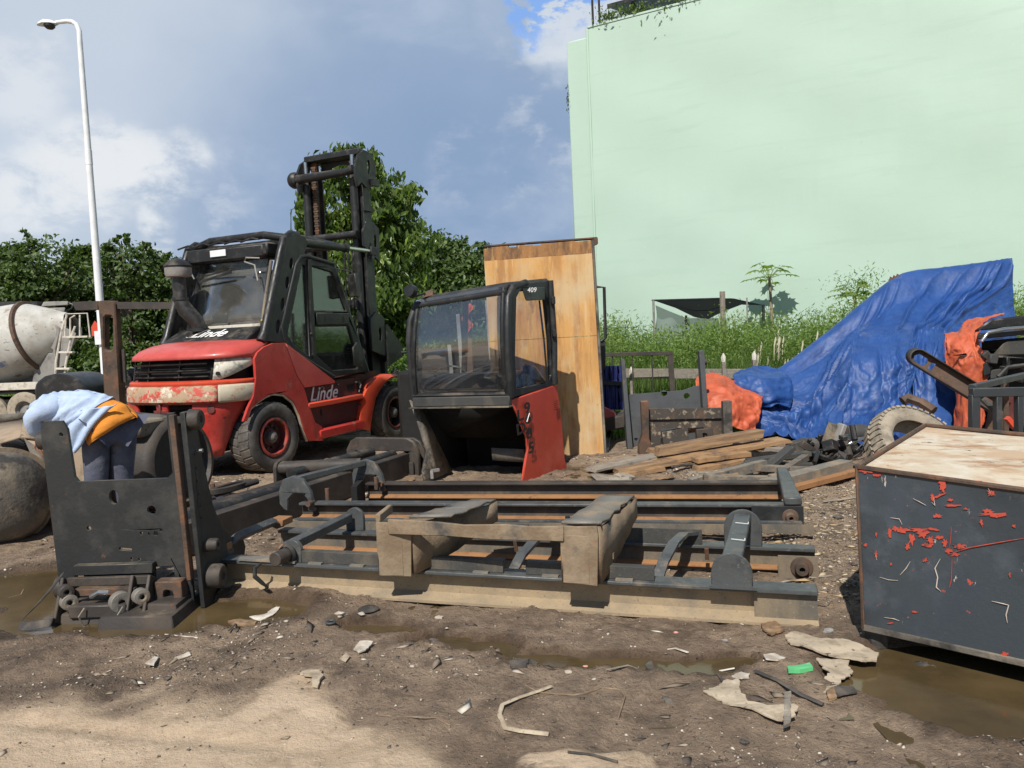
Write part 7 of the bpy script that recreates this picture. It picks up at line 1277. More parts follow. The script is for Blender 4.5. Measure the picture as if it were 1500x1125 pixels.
solo(MB().beam(P(1475, 612, 6.7), P(1488, 628, 6.7), .05, .04), 'red_scrap', m_redlight, 'bright red scrap of metal between the rack uprights', 'offcut')
# old tyre leaning behind the box
ty = thing('old_tyre', 'pale mud dried tyre leaning behind the navy steel box', 'tyre', V((P(1342, 655, 6.3).x, 6.3, 0)))
tcn = P(1341, 660, 6.3); ax = V((.22, -.72, .66)).normalized(); R_ = .40
q = MB(); q.lathe([(-.09, .25), (-.12, .28), (-.125, .33), (-.10, .375), (-.05, .40), (.05, .40), (.10, .375), (.125, .33), (.12, .28), (.09, .25), (.06, .27), (.0, .35), (-.06, .27)], tcn, ax, 56, True); q.build('carcass', m_oldtyre, ty, world=True, smooth=60)
x_ = ax.cross(Z).normalized(); y_ = ax.cross(x_)
q = MB()
for k in range(44):
    for s_ in (-1, 1):
        a = 2*pi*(k+.25*s_)/44; rd = x_*math.cos(a)+y_*math.sin(a); tg = -x_*math.sin(a)+y_*math.cos(a); c_0 = tcn+rd*.395+ax*s_*.01; c_1 = tcn+rd*.37+ax*s_*.115; w_ = .017
        q.hexa([c_0-tg*w_, c_0+tg*w_, c_1+tg*w_, c_1-tg*w_], [c_0-tg*w_+rd*.02, c_0+tg*w_+rd*.02, c_1+tg*w_+rd*.022, c_1-tg*w_+rd*.022])
stuff(q.build('tread_lugs', m_oldtyre, ty, world=True))
# ------------------------------------------------------------------ big navy steel box
bx = thing('steel_box', 'large navy grey steel box with chipped red paint and flaking white top', 'box', G(1400, 960))
y0_, y1_ = 3.45, 2.97; TLb, TRb = P(1255, 684, y0_), P(1500, 718, y1_); dirf = (TRb-TLb); dirf.z *= .6; TLz = TLb.z; ext = 1.9
back = V((P(1355, 622, 4.7).x, 4.7, TLz))-TLb; back.z = 0
BLb = P(1265, 922, 3.42); BRb = P(1500, 975, 2.98); zb = (BLb.z+BRb.z)/2
_n = (BRb-BLb).cross(TLb-BLb).normalized(); _r = ray(1500, 718); TRp = CAM+_r*((BLb-CAM).dot(_n)/_r.dot(_n)); TLv, TRv = TLb, TLb+(TRp-TLb)*ext; BLv, BRv = V(BLb), BLb+(BRb-BLb)*ext
q = MB(); n = 24
def face(A0, A1, B0, B1, nm, mt_, nu=24, nv=10, dent=.006, seed=0):
    o_ = (A1-A0).cross(B0-A0).normalized(); q = MB(); q.grid(lambda u, v: A0.lerp(A1, u).lerp(B0.lerp(B1, u), v)+o_*(dent*math.sin(u*7+seed)*math.sin(v*5+seed)*4*u*(1-u) + dent*.5*math.sin(u*23)*v*(1-v)*2), nu, nv); return q.build(nm, mt_, bx, world=True)
face(BLv, BRv, TLv, TRv, 'front_side', m_boxside, dent=.0012); face(BLv+back, BLv, TLv+back, TLv, 'left_side', m_boxside, seed=2); face(BRv, BRv+back, TRv, TRv+back, 'right_side', m_boxside); face(BRv+back, BLv+back, TRv+back, TLv+back, 'rear_side', m_boxside)
face(BLv, BRv, BLv+back, BRv+back, 'underside', m_void)
dn_ = V((0, 0, -.012)); face(TLv+dn_, TRv+dn_, TLv+back+dn_, TRv+back+dn_, 'top_sheet', m_boxtop, 30, 30, .006)
for nm, p0, p1 in (('front_rim', TLv, TRv), ('left_rim', TLv, TLv+back), ('rear_rim', TLv+back, TRv+back)):
    q = MB(); q.beam(p0, p1, .022, .022); q.build(nm, m_rust, bx, world=True, bevel=.006)
wbar(bx, 'corner_edge', BLv+V((-.002, -.002, 0)), TLv+V((-.002, -.002, 0)), .014, .014, m_rust)
wbar(bx, 'bottom_edge', BLv+V((0, .01, .01)), BRv+V((0, .01, .01)), .03, .03, m_tank)
for nm, (px, py, pY) in (('block', (1296, 940, 3.55)), ):
    q = MB(); p = G(1292, 944); q.tube([p+V((0, .05, -.02)), p+V((0, .05, BLv.z+.0))], [.055, .05], 9); solo(q, 'support_stone', m_tank, 'round stone chock propping up the left corner of the navy box', 'stone')
for e_ in ((.9, .9), (1.5, .3), (1.0, .25)): p = BLv+(BRb-BLb)*e_[0]+back*e_[1]; q = MB(); q.box((p.x, p.y, p.z/2-.02), (.2, .2, p.z+.04)); q.build('skid', m_void, bx, world=True)
fnr = (BRb-BLb).cross(TLb-BLb).normalized(); fnr = fnr if fnr.dot(CAM-TLb) > 0 else -fnr
m_chip = M('red_undercoat', (.50, .07, .04), .6, 0, [((.16, .05, .04), 30, .55, .65), ((.6, .3, .24), 18, .62, .7)], (60, .2)); m_scr = M('cream_scratch', (.58, .5, .42), .7, 0, [((.4, .2, .14), 30, .55, .66)])
def onface(px, py, e=.004): r_ = ray(px, py); t = (BLb-CAM).dot(fnr)/r_.dot(fnr); return CAM+r_*t+fnr*e
def chip(px, py, w_, h, seed, mt_=None, ang=0.):
    rg = random.Random(seed); n_ = 18; c0 = onface(px, py); u = (onface(px+20, py)-c0).normalized(); v = Z; sc = (onface(px+1, py)-c0).length; pl = []
    for i in range(n_):
        a = 2*pi*i/n_; k = rg.uniform(.35, 1.15); x = math.cos(a)*w_*.5*k*sc; y = math.sin(a)*h*.5*k*sc; pl.append((x*math.cos(ang)-y*math.sin(ang), x*math.sin(ang)+y*math.cos(ang)))
    q = MB(); q.plate(pl, [], c0, u, v, .0015 if u.cross(v).dot(fnr) > 0 else -.0015); q.build('paint_chip', mt_ or m_chip, bx, world=True, recalc=True)
CH = [(1312, 774, 10, 10), (1346, 776, 30, 7), (1358, 798, 18, 8), (1330, 800, 8, 14), (1368, 775, 20, 6), (1382, 714, 10, 22), (1396, 740, 26, 5), (1446, 748, 22, 10), (1462, 756, 26, 6), (1385, 795, 12, 16), (1400, 812, 18, 6), (1268, 690, 22, 8), (1285, 696, 14, 6), (1380, 705, 16, 18), (1388, 702, 30, 5), (1376, 726, 22, 5, .5), (1366, 728, 8, 14), (1392, 732, 10, 5), (1304, 779, 8, 18), (1322, 777, 26, 12), (1336, 790, 10, 20), (1352, 782, 26, 16), (1364, 790, 12, 14), (1375, 787, 14, 8), (1390, 806, 12, 10), (1405, 800, 22, 10),
      (1374, 755, 16, 7), (1455, 753, 44, 8), (1438, 765, 6, 18), (1452, 722, 14, 12), (1463, 712, 18, 9), (1486, 770, 8, 7), (1356, 820, 8, 9), (1472, 958, 14, 9), (1284, 783, 4, 7), (1480, 842, 4, 10), (1268, 798, 6, 5), (1430, 706, 30, 5), (1497, 715, 20, 6), (1415, 745, 8, 5), (1284, 812, 5, 12), (1306, 826, 4, 6), (1340, 896, 14, 4), (1330, 932, 16, 4), (1305, 912, 10, 4)]
for i, c in enumerate(CH): chip(c[0], c[1], c[2], c[3], i, None, c[4] if len(c) > 4 else 0.)
for i, pts in enumerate([((1389, 812), (1420, 802), (1460, 795), (1500, 788)), ((1390, 808), (1393, 790), (1394, 772)), ((1378, 818), (1370, 832), (1374, 845), (1372, 860), (1379, 866)), ((1338, 730), (1348, 735), (1357, 740)), ((1289, 845), (1302, 849), (1316, 850)), ((1319, 842), (1328, 832), (1334, 822)), ((1453, 880), (1470, 884), (1478, 886), (1474, 900), (1476, 912)), ((1305, 758), (1318, 760), (1322, 768)), ((1365, 735), (1370, 740), (1368, 728)), ((1395, 815), (1394, 850), (1391, 860)), ((1296, 904), (1310, 906), (1318, 909)), ((1283, 812), (1285, 820)), ((1447, 712), (1452, 724))]):
    q = MB(); ps_ = [onface(x, y, .005) for x, y in pts]; q.tube(ps_, [.0008]+[random.Random(i).uniform(.0012, .0026)]*(len(ps_)-2)+[.0008], 5, True); q.build('scratch', m_scr if i not in (0, 1, 9) else m_chip, bx, world=True)
# ------------------------------------------------------------------ shade net shelter
sn = thing('shade_shelter', 'black shade net shelter on thin poles against the green wall', 'shelter', V((P(1010, 500, 19).x, 19, 0)))
YS = 19.3
def netroof(u, v):
    a = P(956+162*u, 440-3*u, YS+2.2*v*0); py_f = np.interp(u, [0, .2, .38, .5, .62, .8, 1], [440, 451, 465, 467, 457, 446, 447]); pyb = np.interp(u, [0, .5, .72, 1], [441, 438, 437, 447])
    p0 = P(958+160*u, py_f, YS); p1 = P(958+160*u, pyb, YS+1.6); p = p0.lerp(p1, v); return p
q = MB(); q.grid(netroof, 30, 8); q.build('net_roof', m_net, sn, world=True, solid=.01)
q = MB(); q.tube([netroof(u, 0)+V((0, -.02, .01)) for u in np.linspace(0, 1, 20)], .03, 6)
q = MB(); q.grid(lambda u, v: P(960+92*u+2*math.sin(v*6), np.interp(u, [0, .2, .5, 1], [447, 455, 466, 466])+(505-np.interp(u, [0, .2, .5, 1], [447, 455, 466, 466]))*v, YS+.3+.06*math.sin(u*19+v)), 24, 8); q.build('side_net', m_net2, sn, world=True)
for px, yt, yb, m_, rr_ in ((957, 440, 515, m_dullmetal, .03), (1005, 462, 515, m_black, .03), (1058, 427, 515, m_plankg, .07), (1094, 436, 515, m_dullmetal, .02), (1118, 446, 515, m_black, .04)):
    p0 = P(px, yt, YS-.05); q = MB(); q.cyl((p0.x, YS-.05, 0), p0, rr_, 8); q.build('pole', m_, sn, world=True)
wbar(sn, 'brace', P(1003, 469, YS), P(1022, 490, YS), .04, .04, m_black); wbar(sn, 'ridge', P(955, 440, YS), P(1060, 437, YS+.5), .04, .04, m_black)
# ------------------------------------------------------------------ concrete mixer truck, far left, on the lower road
TY = 22.0
tk = thing('mixer_truck', 'dirty white concrete mixer truck parked behind the yard at the left edge', 'truck', V((P(20, 610, TY).x-2, TY, -.55)))
def tq(px, py, dY=0.): return P(px, py, TY+dY)
cl, crr = tq(-150, 515), tq(112, 488); axd = V((tq(112, 497).x-tq(-60, 510).x, .0, .55)).normalized()
dc = tq(35, 500); q = MB(); R0 = 1.14
q.lathe([(-4.2, .5), (-3.6, 1.0), (-2.4, 1.2), (-.6, R0*1.04), (.35, R0*.92), (.95, .72), (1.35, .46), (1.5, .40)], dc, V((.965, -.0, .26)), 48); dr_ = q.build('drum', m_drum, tk, world=True, smooth=60)
q = MB(); q.lathe([(.36, R0*.93), (.40, R0*.96), (.46, R0*.94), (.48, R0*.87)], dc, V((.965, 0, .26)), 48); q.build('drum_ring', m_rust, tk, world=True, smooth=50)
dax = V((.965, 0, .26)).normalized(); q = MB(); sd0 = dax.cross(V((0, -1, 0))).normalized()
vs = []
for i in range(14):
    t = -1.9+i*.14; rr0 = np.interp(t, [-2.4, -.6, .35], [1.2, R0*1.04, R0*.92])+.004
    for a in (math.radians(-118+3), math.radians(-108)):
        x_ = V((0, -1, 0)); z_ = V((-.26, 0, .965)).normalized(); vs.append(dc+dax*t+x_*(rr0*math.cos(math.radians(-36 if a < -1.95 else -28)))+z_*(rr0*math.sin(math.radians(-36 if a < -1.95 else -28))))
q.add(vs, [(2*i, 2*i+1, 2*i+3, 2*i+2) for i in range(13)]); q.build('faded_blue_stripe', M('faded_blue_stripe', (.14, .17, .26), .7, 0, [((.45, .44, .4), 3, .45, .6)]), tk, world=True, recalc=False)
q = MB(); q.hexa([tq(55, 452), tq(96, 450), tq(88, 480), tq(75, 478)], [tq(55, 452, .9), tq(96, 450, .9), tq(88, 480, .9), tq(75, 478, .9)]); q.build('charge_hopper', m_dullmetal, tk, world=True, bevel=.03)
q = MB(); q.hexa([tq(60, 449), tq(100, 447), tq(100, 441), tq(64, 442)], [tq(60, 449, 1.1), tq(100, 447, 1.1), tq(100, 441, 1.1), tq(64, 442, 1.1)]); q.build('hopper_rim', m_dullmetal, tk, world=True, bevel=.02)
q = MB(); q.tube([tq(98, 443, .3), tq(107, 446, .3), tq(104, 452, .3), tq(96, 455, .3)], .02, 6); q.build('hopper_loop', m_dullmetal, tk, world=True)
q = MB(); q.plate([(0, 0), (.75, .0), (.78, 1.0), (.95, 1.5), (.75, 1.72), (.55, 1.2), (.15, .55)], [circ(.62, .9, .06)], tq(46, 562, -.5), (1, 0, 0), (0, 0, 1), -.5); q.build('rear_pedestal', m_dullmetal, tk, world=True, bevel=.03)
q = MB(); q.hexa([tq(12, 560, -.3), tq(52, 560, -.3), tq(62, 520, -.3), tq(30, 530, -.3)], [tq(12, 560, .5), tq(52, 560, .5), tq(62, 520, .5), tq(30, 530, .5)]); q.build('drum_cradle', m_tank, tk, world=True)
q = MB(); q.hexa([tq(86, 540, -.5), tq(98, 535, -.5), tq(112, 488, -.5), tq(92, 478, -.5)], [tq(86, 540, .1), tq(98, 535, .1), tq(112, 488, .1), tq(92, 478, .1)]); q.build('discharge_chute', m_dullmetal, tk, world=True, bevel=.02)
wbar(tk, 'bed_beam', tq(-120, 571, -1), tq(70, 564, -1), .12, .20, m_pale); wbar(tk, 'chassis', tq(-120, 580, -.2), tq(100, 566, -.2), 1.6, .18, m_void)
wbar(tk, 'top_rail', tq(-100, 447, .4), tq(62, 445, .4), .5, .12, m_dark); wbar(tk, 'underbody', tq(-120, 592, -.2), tq(60, 590, -.2), 1.4, .3, m_void)
m_wh = m_pale
LY = -1.15
for pts in (((81, 562), (82, 530), (90, 485), (98, 462)), ((94, 560), (96, 535), (104, 495), (110, 478))): q = MB(); q.tube([tq(*p, LY) for p in pts], .028, 6); q.build('ladder_rail', m_wh, tk, world=True)
for a, c in (((82, 560), (96, 558)), ((84, 540), (104, 540)), ((88, 516), (108, 516)), ((93, 494), (130, 493))): wbar(tk, 'ladder_step', tq(*a, LY), tq(*c, LY), .16, .05, m_wh)
for pts in (((95, 493), (97, 460), (128, 459), (132, 494)), ((103, 493), (103, 466), (110, 462)), ((117, 493), (117, 461))): q = MB(); q.tube([tq(*p, LY) for p in pts], .022, 6); q.build('platform_rail', m_wh, tk, world=True)
for px, py in ((40, 600), (-12, 606), (-75, 612)):
    wc = tq(px, py, -.9); q = MB(); q.lathe([(-.14, .25), (-.15, .44), (-.10, .5), (.10, .5), (.15, .44), (.14, .25)], wc, (0, -1, 0), 32, False); w_o = q.build('wheel', m_oldtyre, tk, world=True, smooth=50)
    q = MB(); q.lathe([(.14, .27), (.10, .24), (.02, .2), (.04, .08), (.12, .07), (.12, .001)], wc, (0, -1, 0), 24); q.build('wheel_rim', m_dullmetal, tk, world=True)
q = MB(); q.hexa([tq(54, 566, -1.05), tq(72, 564, -1.05), tq(82, 590, -1.05), tq(76, 590, -1.05)], [tq(54, 566, -.9), tq(72, 564, -.9), tq(82, 590, -.9), tq(76, 590, -.9)]); q.build('mudguard', m_dark, tk, world=True)
# ------------------------------------------------------------------ red machine with black hood and the slotted post
rm = thing('black_hood_machine', 'old machine with black rounded hood and red panel behind the worker', 'machine', V((P(130, 600, 12.8).x, 13.2, -.1)))
YH = 12.8
hp_ = [(98, 566), (100, 556), (112, 547), (128, 543), (146, 545), (160, 552), (168, 563), (172, 590), (100, 590)]
pl_px(MB(), hp_, [], YH, -.9).build('hood', m_plastic, rm, world=True, bevel=.04)
pl_px(MB(), [(80, 568), (126, 566), (140, 564), (155, 580), (155, 600), (80, 600)], [], YH-.06, -.3).build('red_panel', m_redlight, rm, world=True, bevel=.02)
pl_px(MB(), [(98, 569), (127, 568), (127, 596), (98, 596)], [], YH-.15, -.05).build('dark_grille', m_void, rm, world=True, bevel=.01)
q = MB(); q.hexa([P(140, 620, YH+.1), P(215, 620, YH+.1), P(210, 545, YH+.1), P(150, 548, YH+.1)], [P(140, 620, YH+1), P(215, 620, YH+1), P(210, 545, YH+1), P(150, 548, YH+1)]); q.build('engine_body', m_void, rm, world=True, bevel=.05)
r = random.Random(8)
for k in range(14): q = MB(); p = P(r.uniform(184, 208), r.uniform(540, 590), YH-.1); q.box(p, (r.uniform(.06, .25), .12, r.uniform(.05, .16)), Matrix.Rotation(r.uniform(0, 3), 3, 'Y')); q.build('engine_part', r.choice([m_black, m_plastic, m_brownsteel]), rm, world=True, bevel=.02)
ps = thing('slotted_post', 'tall rusty steel post with a long slot and a dark crossbar', 'post', V((P(170, 600, 11.8).x, 11.8, 0)))
YP2 = 11.8
slot = [(161.5, 466), (164, 463), (171, 463), (173.5, 466), (174, 510), (171, 513), (164, 513), (161.5, 510)]
pl_px(MB(), [(152, 444), (154, 441), (174, 441), (177, 444), (179, 480), (186, 595), (162, 600), (155, 480)], [slot], YP2, -.18).build('post', m_rust, ps, world=True, bevel=.02)
pl_px(MB(), [(113, 443), (151.5, 441.5), (152, 454), (119, 455)], [], YP2+.03, -.16).build('crossbar', m_brownsteel, ps, world=True, bevel=.006)
pl_px(MB(), [(177.5, 443), (268, 443), (268, 453), (178, 453)], [], YP2+.03, -.16).build('crossbar', m_brownsteel, ps, world=True, bevel=.006)
pl_px(MB(), [(157, 512), (184, 512), (187, 560), (160, 562)], [], YP2-.05, -.05).build('sleeve', m_brownsteel, ps, world=True, bevel=.006)
# ------------------------------------------------------------------ scrap tanks at the left
ta = thing('scrap_tank', 'big grimy dark steel tank lying at the left edge beside the puddle', 'tank', V((-4.4, 6.3, 0)))
tcn = V((-4.45, 6.30, .36)); tax = V((.80, -.60, 0)).normalized()
q = MB(); q.lathe([(-1.6, .001), (-1.58, .26), (-1.45, .38), (-.1, .395), (.28, .39), (.42, .36), (.52, .29), (.56, .17), (.57, .001)], tcn, tax, 44); q.build('shell', m_tank, ta, world=True, smooth=60)
q = MB(); q.lathe([(.30, .39), (.30, .415), (.34, .415), (.34, .37)], tcn, tax, 44); q.build('end_rim', m_tanktop, ta, world=True)
q = MB(); q.box(tcn+V((-.28, -.10, .36)), (.6, .36, .16), Matrix.Rotation(-.6, 3, 'Z')); q.build('top_box', m_tank, ta, world=True, bevel=.02)
tb = thing('muddy_hopper', 'tan mud covered sheet steel hopper on top of the scrap behind the dark tank', 'hopper', V((-4.6, 7.1, 0)))
def pan(nm, pts, mt_, th=.02): q = MB(); q.add([P(*p) for p in pts], [tuple(range(len(pts)))]); q.build(nm, mt_, tb, world=True, solid=th)
pan('sloping_lid', [(-10, 652, 6.5), (30, 640, 6.5), (62, 660, 6.5), (90, 655, 6.7), (60, 628, 7.3), (40, 615, 7.4), (-10, 622, 7.4)], m_tanktop)
pan('rear_lip', [(-10, 622, 7.4), (40, 613, 7.4), (48, 604, 7.4), (-10, 608, 7.4)], m_tank)
pan('front_sheet', [(35, 642, 6.48), (62, 661, 6.48), (80, 700, 6.4), (78, 760, 6.3), (60, 700, 6.35)], m_tank)
pan('right_flank', [(62, 660, 6.5), (104, 640, 7.0), (125, 700, 6.9), (90, 745, 6.4)], m_tanktop); pan('fin', [(30, 640, 6.45), (34, 612, 6.9), (64, 645, 6.6)], m_tanktop)
q = MB(); q.hexa([P(-20, 800, 6.9), P(95, 760, 6.9), P(95, 660, 6.9), P(-20, 650, 6.9)], [P(-20, 760, 8), P(95, 720, 8), P(100, 640, 8), P(-20, 630, 8)]); q.build('body', m_tank, tb, world=True)
td = thing('scrap_drum', 'second brown drum lying behind the worker and the black carriage', 'tank', V((-3.3, 7.0, 0)))
dcn = P(262, 655, 6.9); dcn.z = .47; dax2 = V((.93, -.30, .06)).normalized()
q = MB(); q.lathe([(-1.55, .001), (-1.55, .40), (-.25, .43), (-.02, .43), (.04, .40), (.05, .36), (-.01, .33), (-.02, .001)], dcn, dax2, 44); q.build('shell', m_brownsteel, td, world=True, smooth=50)
q = MB(); q.box(dcn+V((-.52, -.05, .40)), (.9, .5, .14), Matrix.Rotation(-.25, 3, 'Z') @ Matrix.Rotation(.1, 3, 'Y')); q.build('saddle_plate', m_tank, td, world=True, bevel=.02)
tf = thing('tan_chute', 'tan muddy steel chute lying between the worker and the dark tank', 'chute', V((-3.9, 6.3, 0)))
q = MB(); q.grid(lambda u, v: lerp2(P(100, 620, 6.7), P(150, 660, 6.5), v)+V((0, 0, -.16*math.sin(u*pi)))+lerp2(V((0, 0, 0)), V((-.05, -.1, -.52)), u), 8, 8); q.build('trough', m_tanktop, tf, world=True, solid=.02)
# ------------------------------------------------------------------ the worker bending over
wk = thing('person', 'person in pale blue shirt, orange undershirt and slate trousers bending over scrap', 'person', V((-3.02, 5.75, 0)))
def skinm(name, pts, edges, radii, mat, sub=2, rootv=0):
    me = bpy.data.meshes.new(name); o0 = wk.location; me.from_pydata([tuple(V(p)-o0) for p in pts], edges, []); o = bpy.data.objects.new(name, me); COL.objects.link(o); o.parent = wk
    md = o.modifiers.new('skin', 'SKIN'); md.use_smooth_shade = True; sv = me.skin_vertices[0].data
    for i, r_ in enumerate(radii): sv[i].radius = (r_, r_) if not isinstance(r_, tuple) else r_; sv[i].use_root = (i == rootv)
    s = o.modifiers.new('sub', 'SUBSURF'); s.levels = sub; s.render_levels = sub; me.materials.append(mat); return o
WY = 5.75
def wp(px, py, dy=0.): return P(px, py, WY+dy)
hip = wp(160, 618); sp1 = wp(130, 604, .0); chest = wp(92, 600, .04); neck = wp(72, 612, .12); head = wp(74, 640, .22)
hipL, hipR = wp(142, 632, -.03), wp(178, 630, .08)
kneeL, kneeR = wp(141, 720, -.02), wp(180, 715, .10); ankL, ankR = V((kneeL.x+.02, WY+.06, .10)), V((kneeR.x+.02, WY+.16, .10)); kneeL.z = .50; kneeR.z = .50
shN, shF = wp(70, 598, -.17), wp(68, 600, .22); elN, elF = wp(44, 612, -.20), wp(52, 618, .22); haN, haF = wp(60, 645, -.10), wp(70, 650, .20)
pts = [hip, sp1, chest, neck, head, hipL, kneeL, ankL, V((ankL.x-.03, WY-.10, .05)), hipR, kneeR, ankR, V((ankR.x-.03, WY-.0, .05)), shN, elN, haN, shF, elF, haF, head+V((.0, -.02, -.10))]
ed = [(0, 1), (1, 2), (2, 3), (3, 4), (4, 19), (0, 5), (5, 6), (6, 7), (7, 8), (0, 9), (9, 10), (10, 11), (11, 12), (2, 13), (13, 14), (14, 15), (2, 16), (16, 17), (17, 18)]
skinm('body', pts, ed, [.12, .12, .13, .055, .10, .09, .06, .045, .045, .09, .06, .045, .045, .06, .04, .025, .06, .04, .025, .07], m_skin)
# fingers of both hands reaching into the scrap
for hnd in (haN, haF):
    for k in range(5):
        off = V((-.03+.014*k, -.01*(k == 0), 0)); L_ = (.05, .075, .085, .08, .062)[k]; q0 = hnd+off+V((0, 0, -.02)); q1 = q0+V((-.012+.004*k, -.012, -L_*.55)); q2 = q1+V((.012, .010, -L_*.45)); q = MB(); q.tube([q0, q1, q2], [.0095, .009, .006], 7); q.build('finger', m_skin, wk, world=True, smooth=70)
q = MB(); q.lathe([(-.115, .02), (-.09, .075), (-.02, .105), (.05, .10), (.09, .085)], head, (head-neck).normalized()*-1, 16); q.build('hair', m_hair, wk, world=True, smooth=70)
q = MB(); q.lathe([(.0, .022), (.012, .03), (.02, .02)], head+V((.0, -.10, .0)), V((0, -1, 0)), 10); q.build('ear', m_skin, wk, world=True)
# trousers
kt = lambda a, b_, t, dx=0, dy=0: a.lerp(b_, t)+V((dx, dy, 0))
tp = [wp(162, 612, .02), hipL+V((0, -.0, .02)), kt(hipL, kneeL, .35, -.005), kt(hipL, kneeL, .7, .008), kneeL, kt(kneeL, ankL, .5), ankL+V((0, 0, .02)), hipR+V((0, .02, .02)), kt(hipR, kneeR, .35, .008), kt(hipR, kneeR, .7, -.004), kneeR, kt(kneeR, ankR, .5), ankR+V((0, 0, .02))]
skinm('trousers', tp, [(0, 1), (1, 2), (2, 3), (3, 4), (4, 5), (5, 6), (0, 7), (7, 8), (8, 9), (9, 10), (10, 11), (11, 12)], [(.165, .15), (.115, .125), (.098, .105), (.090, .098), .085, .08, .078, (.115, .125), (.095, .105), (.088, .098), .083, .08, .078], m_pants)
def clothw(name, rows, nu, nv, wr, mat):
    S = net(rows, nu, nv); du = np.gradient(S, axis=1); dv = np.gradient(S, axis=0); n_ = np.cross(du, dv); n_ /= np.linalg.norm(n_, axis=2)[..., None]+1e-9
    uu, vv = np.meshgrid(np.linspace(0, 1, nu+1), np.linspace(0, 1, nv+1)); S = S+n_*wr(uu, vv)[..., None]-np.array(wk.location)
    i_ = (np.arange(nv)[:, None]*(nu+1)+np.arange(nu)[None]).ravel(); f = np.stack([i_, i_+1, i_+nu+2, i_+nu+1], -1)
    o = rawmesh(name, S.reshape(-1, 3), f, mat, None, True, None, wk); md = o.modifiers.new('thick', 'SOLIDIFY'); md.thickness = .006; return o
def ring(px0, pyt, pyb, dyn, dyf, tilt=0., yc=0.):       # section of the torso in the picture plane: top, near side, bottom, far side
    t_ = wp(px0+tilt, pyt, yc); b_ = wp(px0-tilt*.5, pyb, yc); n_ = wp(px0, (pyt+pyb)/2, yc-dyn); f_ = wp(px0, (pyt+pyb)/2, yc+dyf)
    return [t_, wp(px0+tilt*.7, pyt*.75+pyb*.25, yc-dyn*.85), n_, wp(px0-tilt*.3, pyt*.2+pyb*.8, yc-dyn*.75), b_, wp(px0-tilt*.3, pyt*.2+pyb*.8, yc+dyf*.75), f_, wp(px0+tilt*.7, pyt*.75+pyb*.25, yc+dyf*.85), t_]
def ring2(t, b_, dyn, dyf, yc=0.):
    n = 10; o = []
    ct = V(wp(*t, yc)); cb_ = V(wp(*b_, yc)); mid_ = (ct+cb_)/2
    for i in range(n+1):
        a = 2*pi*i/n; k = math.cos(a); s_ = math.sin(a); o.append(mid_+(ct-cb_)*.5*k+V((0, -(dyn if s_ > 0 else dyf)*s_, 0)))
    return o
T_ = [ring2((199, 612), (134, 656), .17, .15), ring2((196, 608), (128, 646), .175, .16), ring2((184, 595), (123, 632), .175, .17), ring2((168, 587), (120, 622), .165, .17), ring2((150, 583), (115, 618), .15, .16)]
clothw('undershirt', T_, 44, 40, lambda u, v: .010*np.sin(v*8+u*16+2*vn1.fbm(u*5, v*5, 2))*sstep(1.1, .2, v)+.008*vn2.fbm(u*9, v*7, 3), m_oshirt)
S_ = [ring2((166, 582), (112, 640), .19, .18), ring2((150, 577), (104, 636), .20, .19), ring2((124, 573), (100, 634), .20, .19), ring2((100, 573), (88, 628), .20, .20), ring2((80, 575), (72, 620), .20, .20), ring2((64, 582), (60, 612), .15, .17), ring2((54, 592), (54, 606), .08, .08)]
clothw('shirt', S_, 80, 90, lambda u, v: .012*np.abs(np.sin(v*13+4*np.sin(u*9)+3*vn1.fbm(u*4, v*4, 2)))+.018*vn2.fbm(u*8, v*10, 3), m_shirt)
# loose tail of the shirt hanging on the near side
clothw('shirt_tail', [[wp(118, 600, -.19), wp(135, 598, -.19), wp(152, 596, -.18), wp(170, 592, -.15)], [wp(98, 625, -.20), wp(112, 628, -.21), wp(130, 625, -.20), wp(146, 612, -.17)], [wp(96, 642, -.20), wp(106, 652, -.21), wp(118, 650, -.20), wp(128, 632, -.17)], [wp(103, 650, -.19), wp(106, 662, -.2), wp(110, 658, -.19), wp(118, 642, -.17)]], 30, 30, lambda u, v: .012*np.sin(u*13+v*4), m_shirt)
slv = [(shN+V((.07, .08, .02)), shN, shN.lerp(elN, .5), elN, elN.lerp(haN, .5), elN.lerp(haN, .75)), (shF+V((.07, -.08, .0)), shF, shF.lerp(elF, .5), elF, elF.lerp(haF, .5), elF.lerp(haF, .75))]
for s_ in slv: q = MB(); q.tube(list(s_), [.095, .088, .075, .068, .058, .052], 14, True); o = q.build('sleeve', m_shirt, wk, world=True, smooth=80, sub=1)
for a_k in (ankL, ankR): q = MB(); q.hexa([V((a_k.x-.05, a_k.y-.18, 0)), V((a_k.x+.05, a_k.y-.18, 0)), V((a_k.x+.04, a_k.y-.16, .07)), V((a_k.x-.04, a_k.y-.16, .07))], [V((a_k.x-.045, a_k.y+.09, 0)), V((a_k.x+.045, a_k.y+.09, 0)), V((a_k.x+.04, a_k.y+.07, .10)), V((a_k.x-.04, a_k.y+.07, .10))]); q.build('shoe', m_plastic, wk, world=True, bevel=.02)
q = MB(); q.grid(lambda u, v: wp(150+4*v-4*u, 585+8*u, -.155-.0*v)+V((0, -.022, 0)), 2, 2)
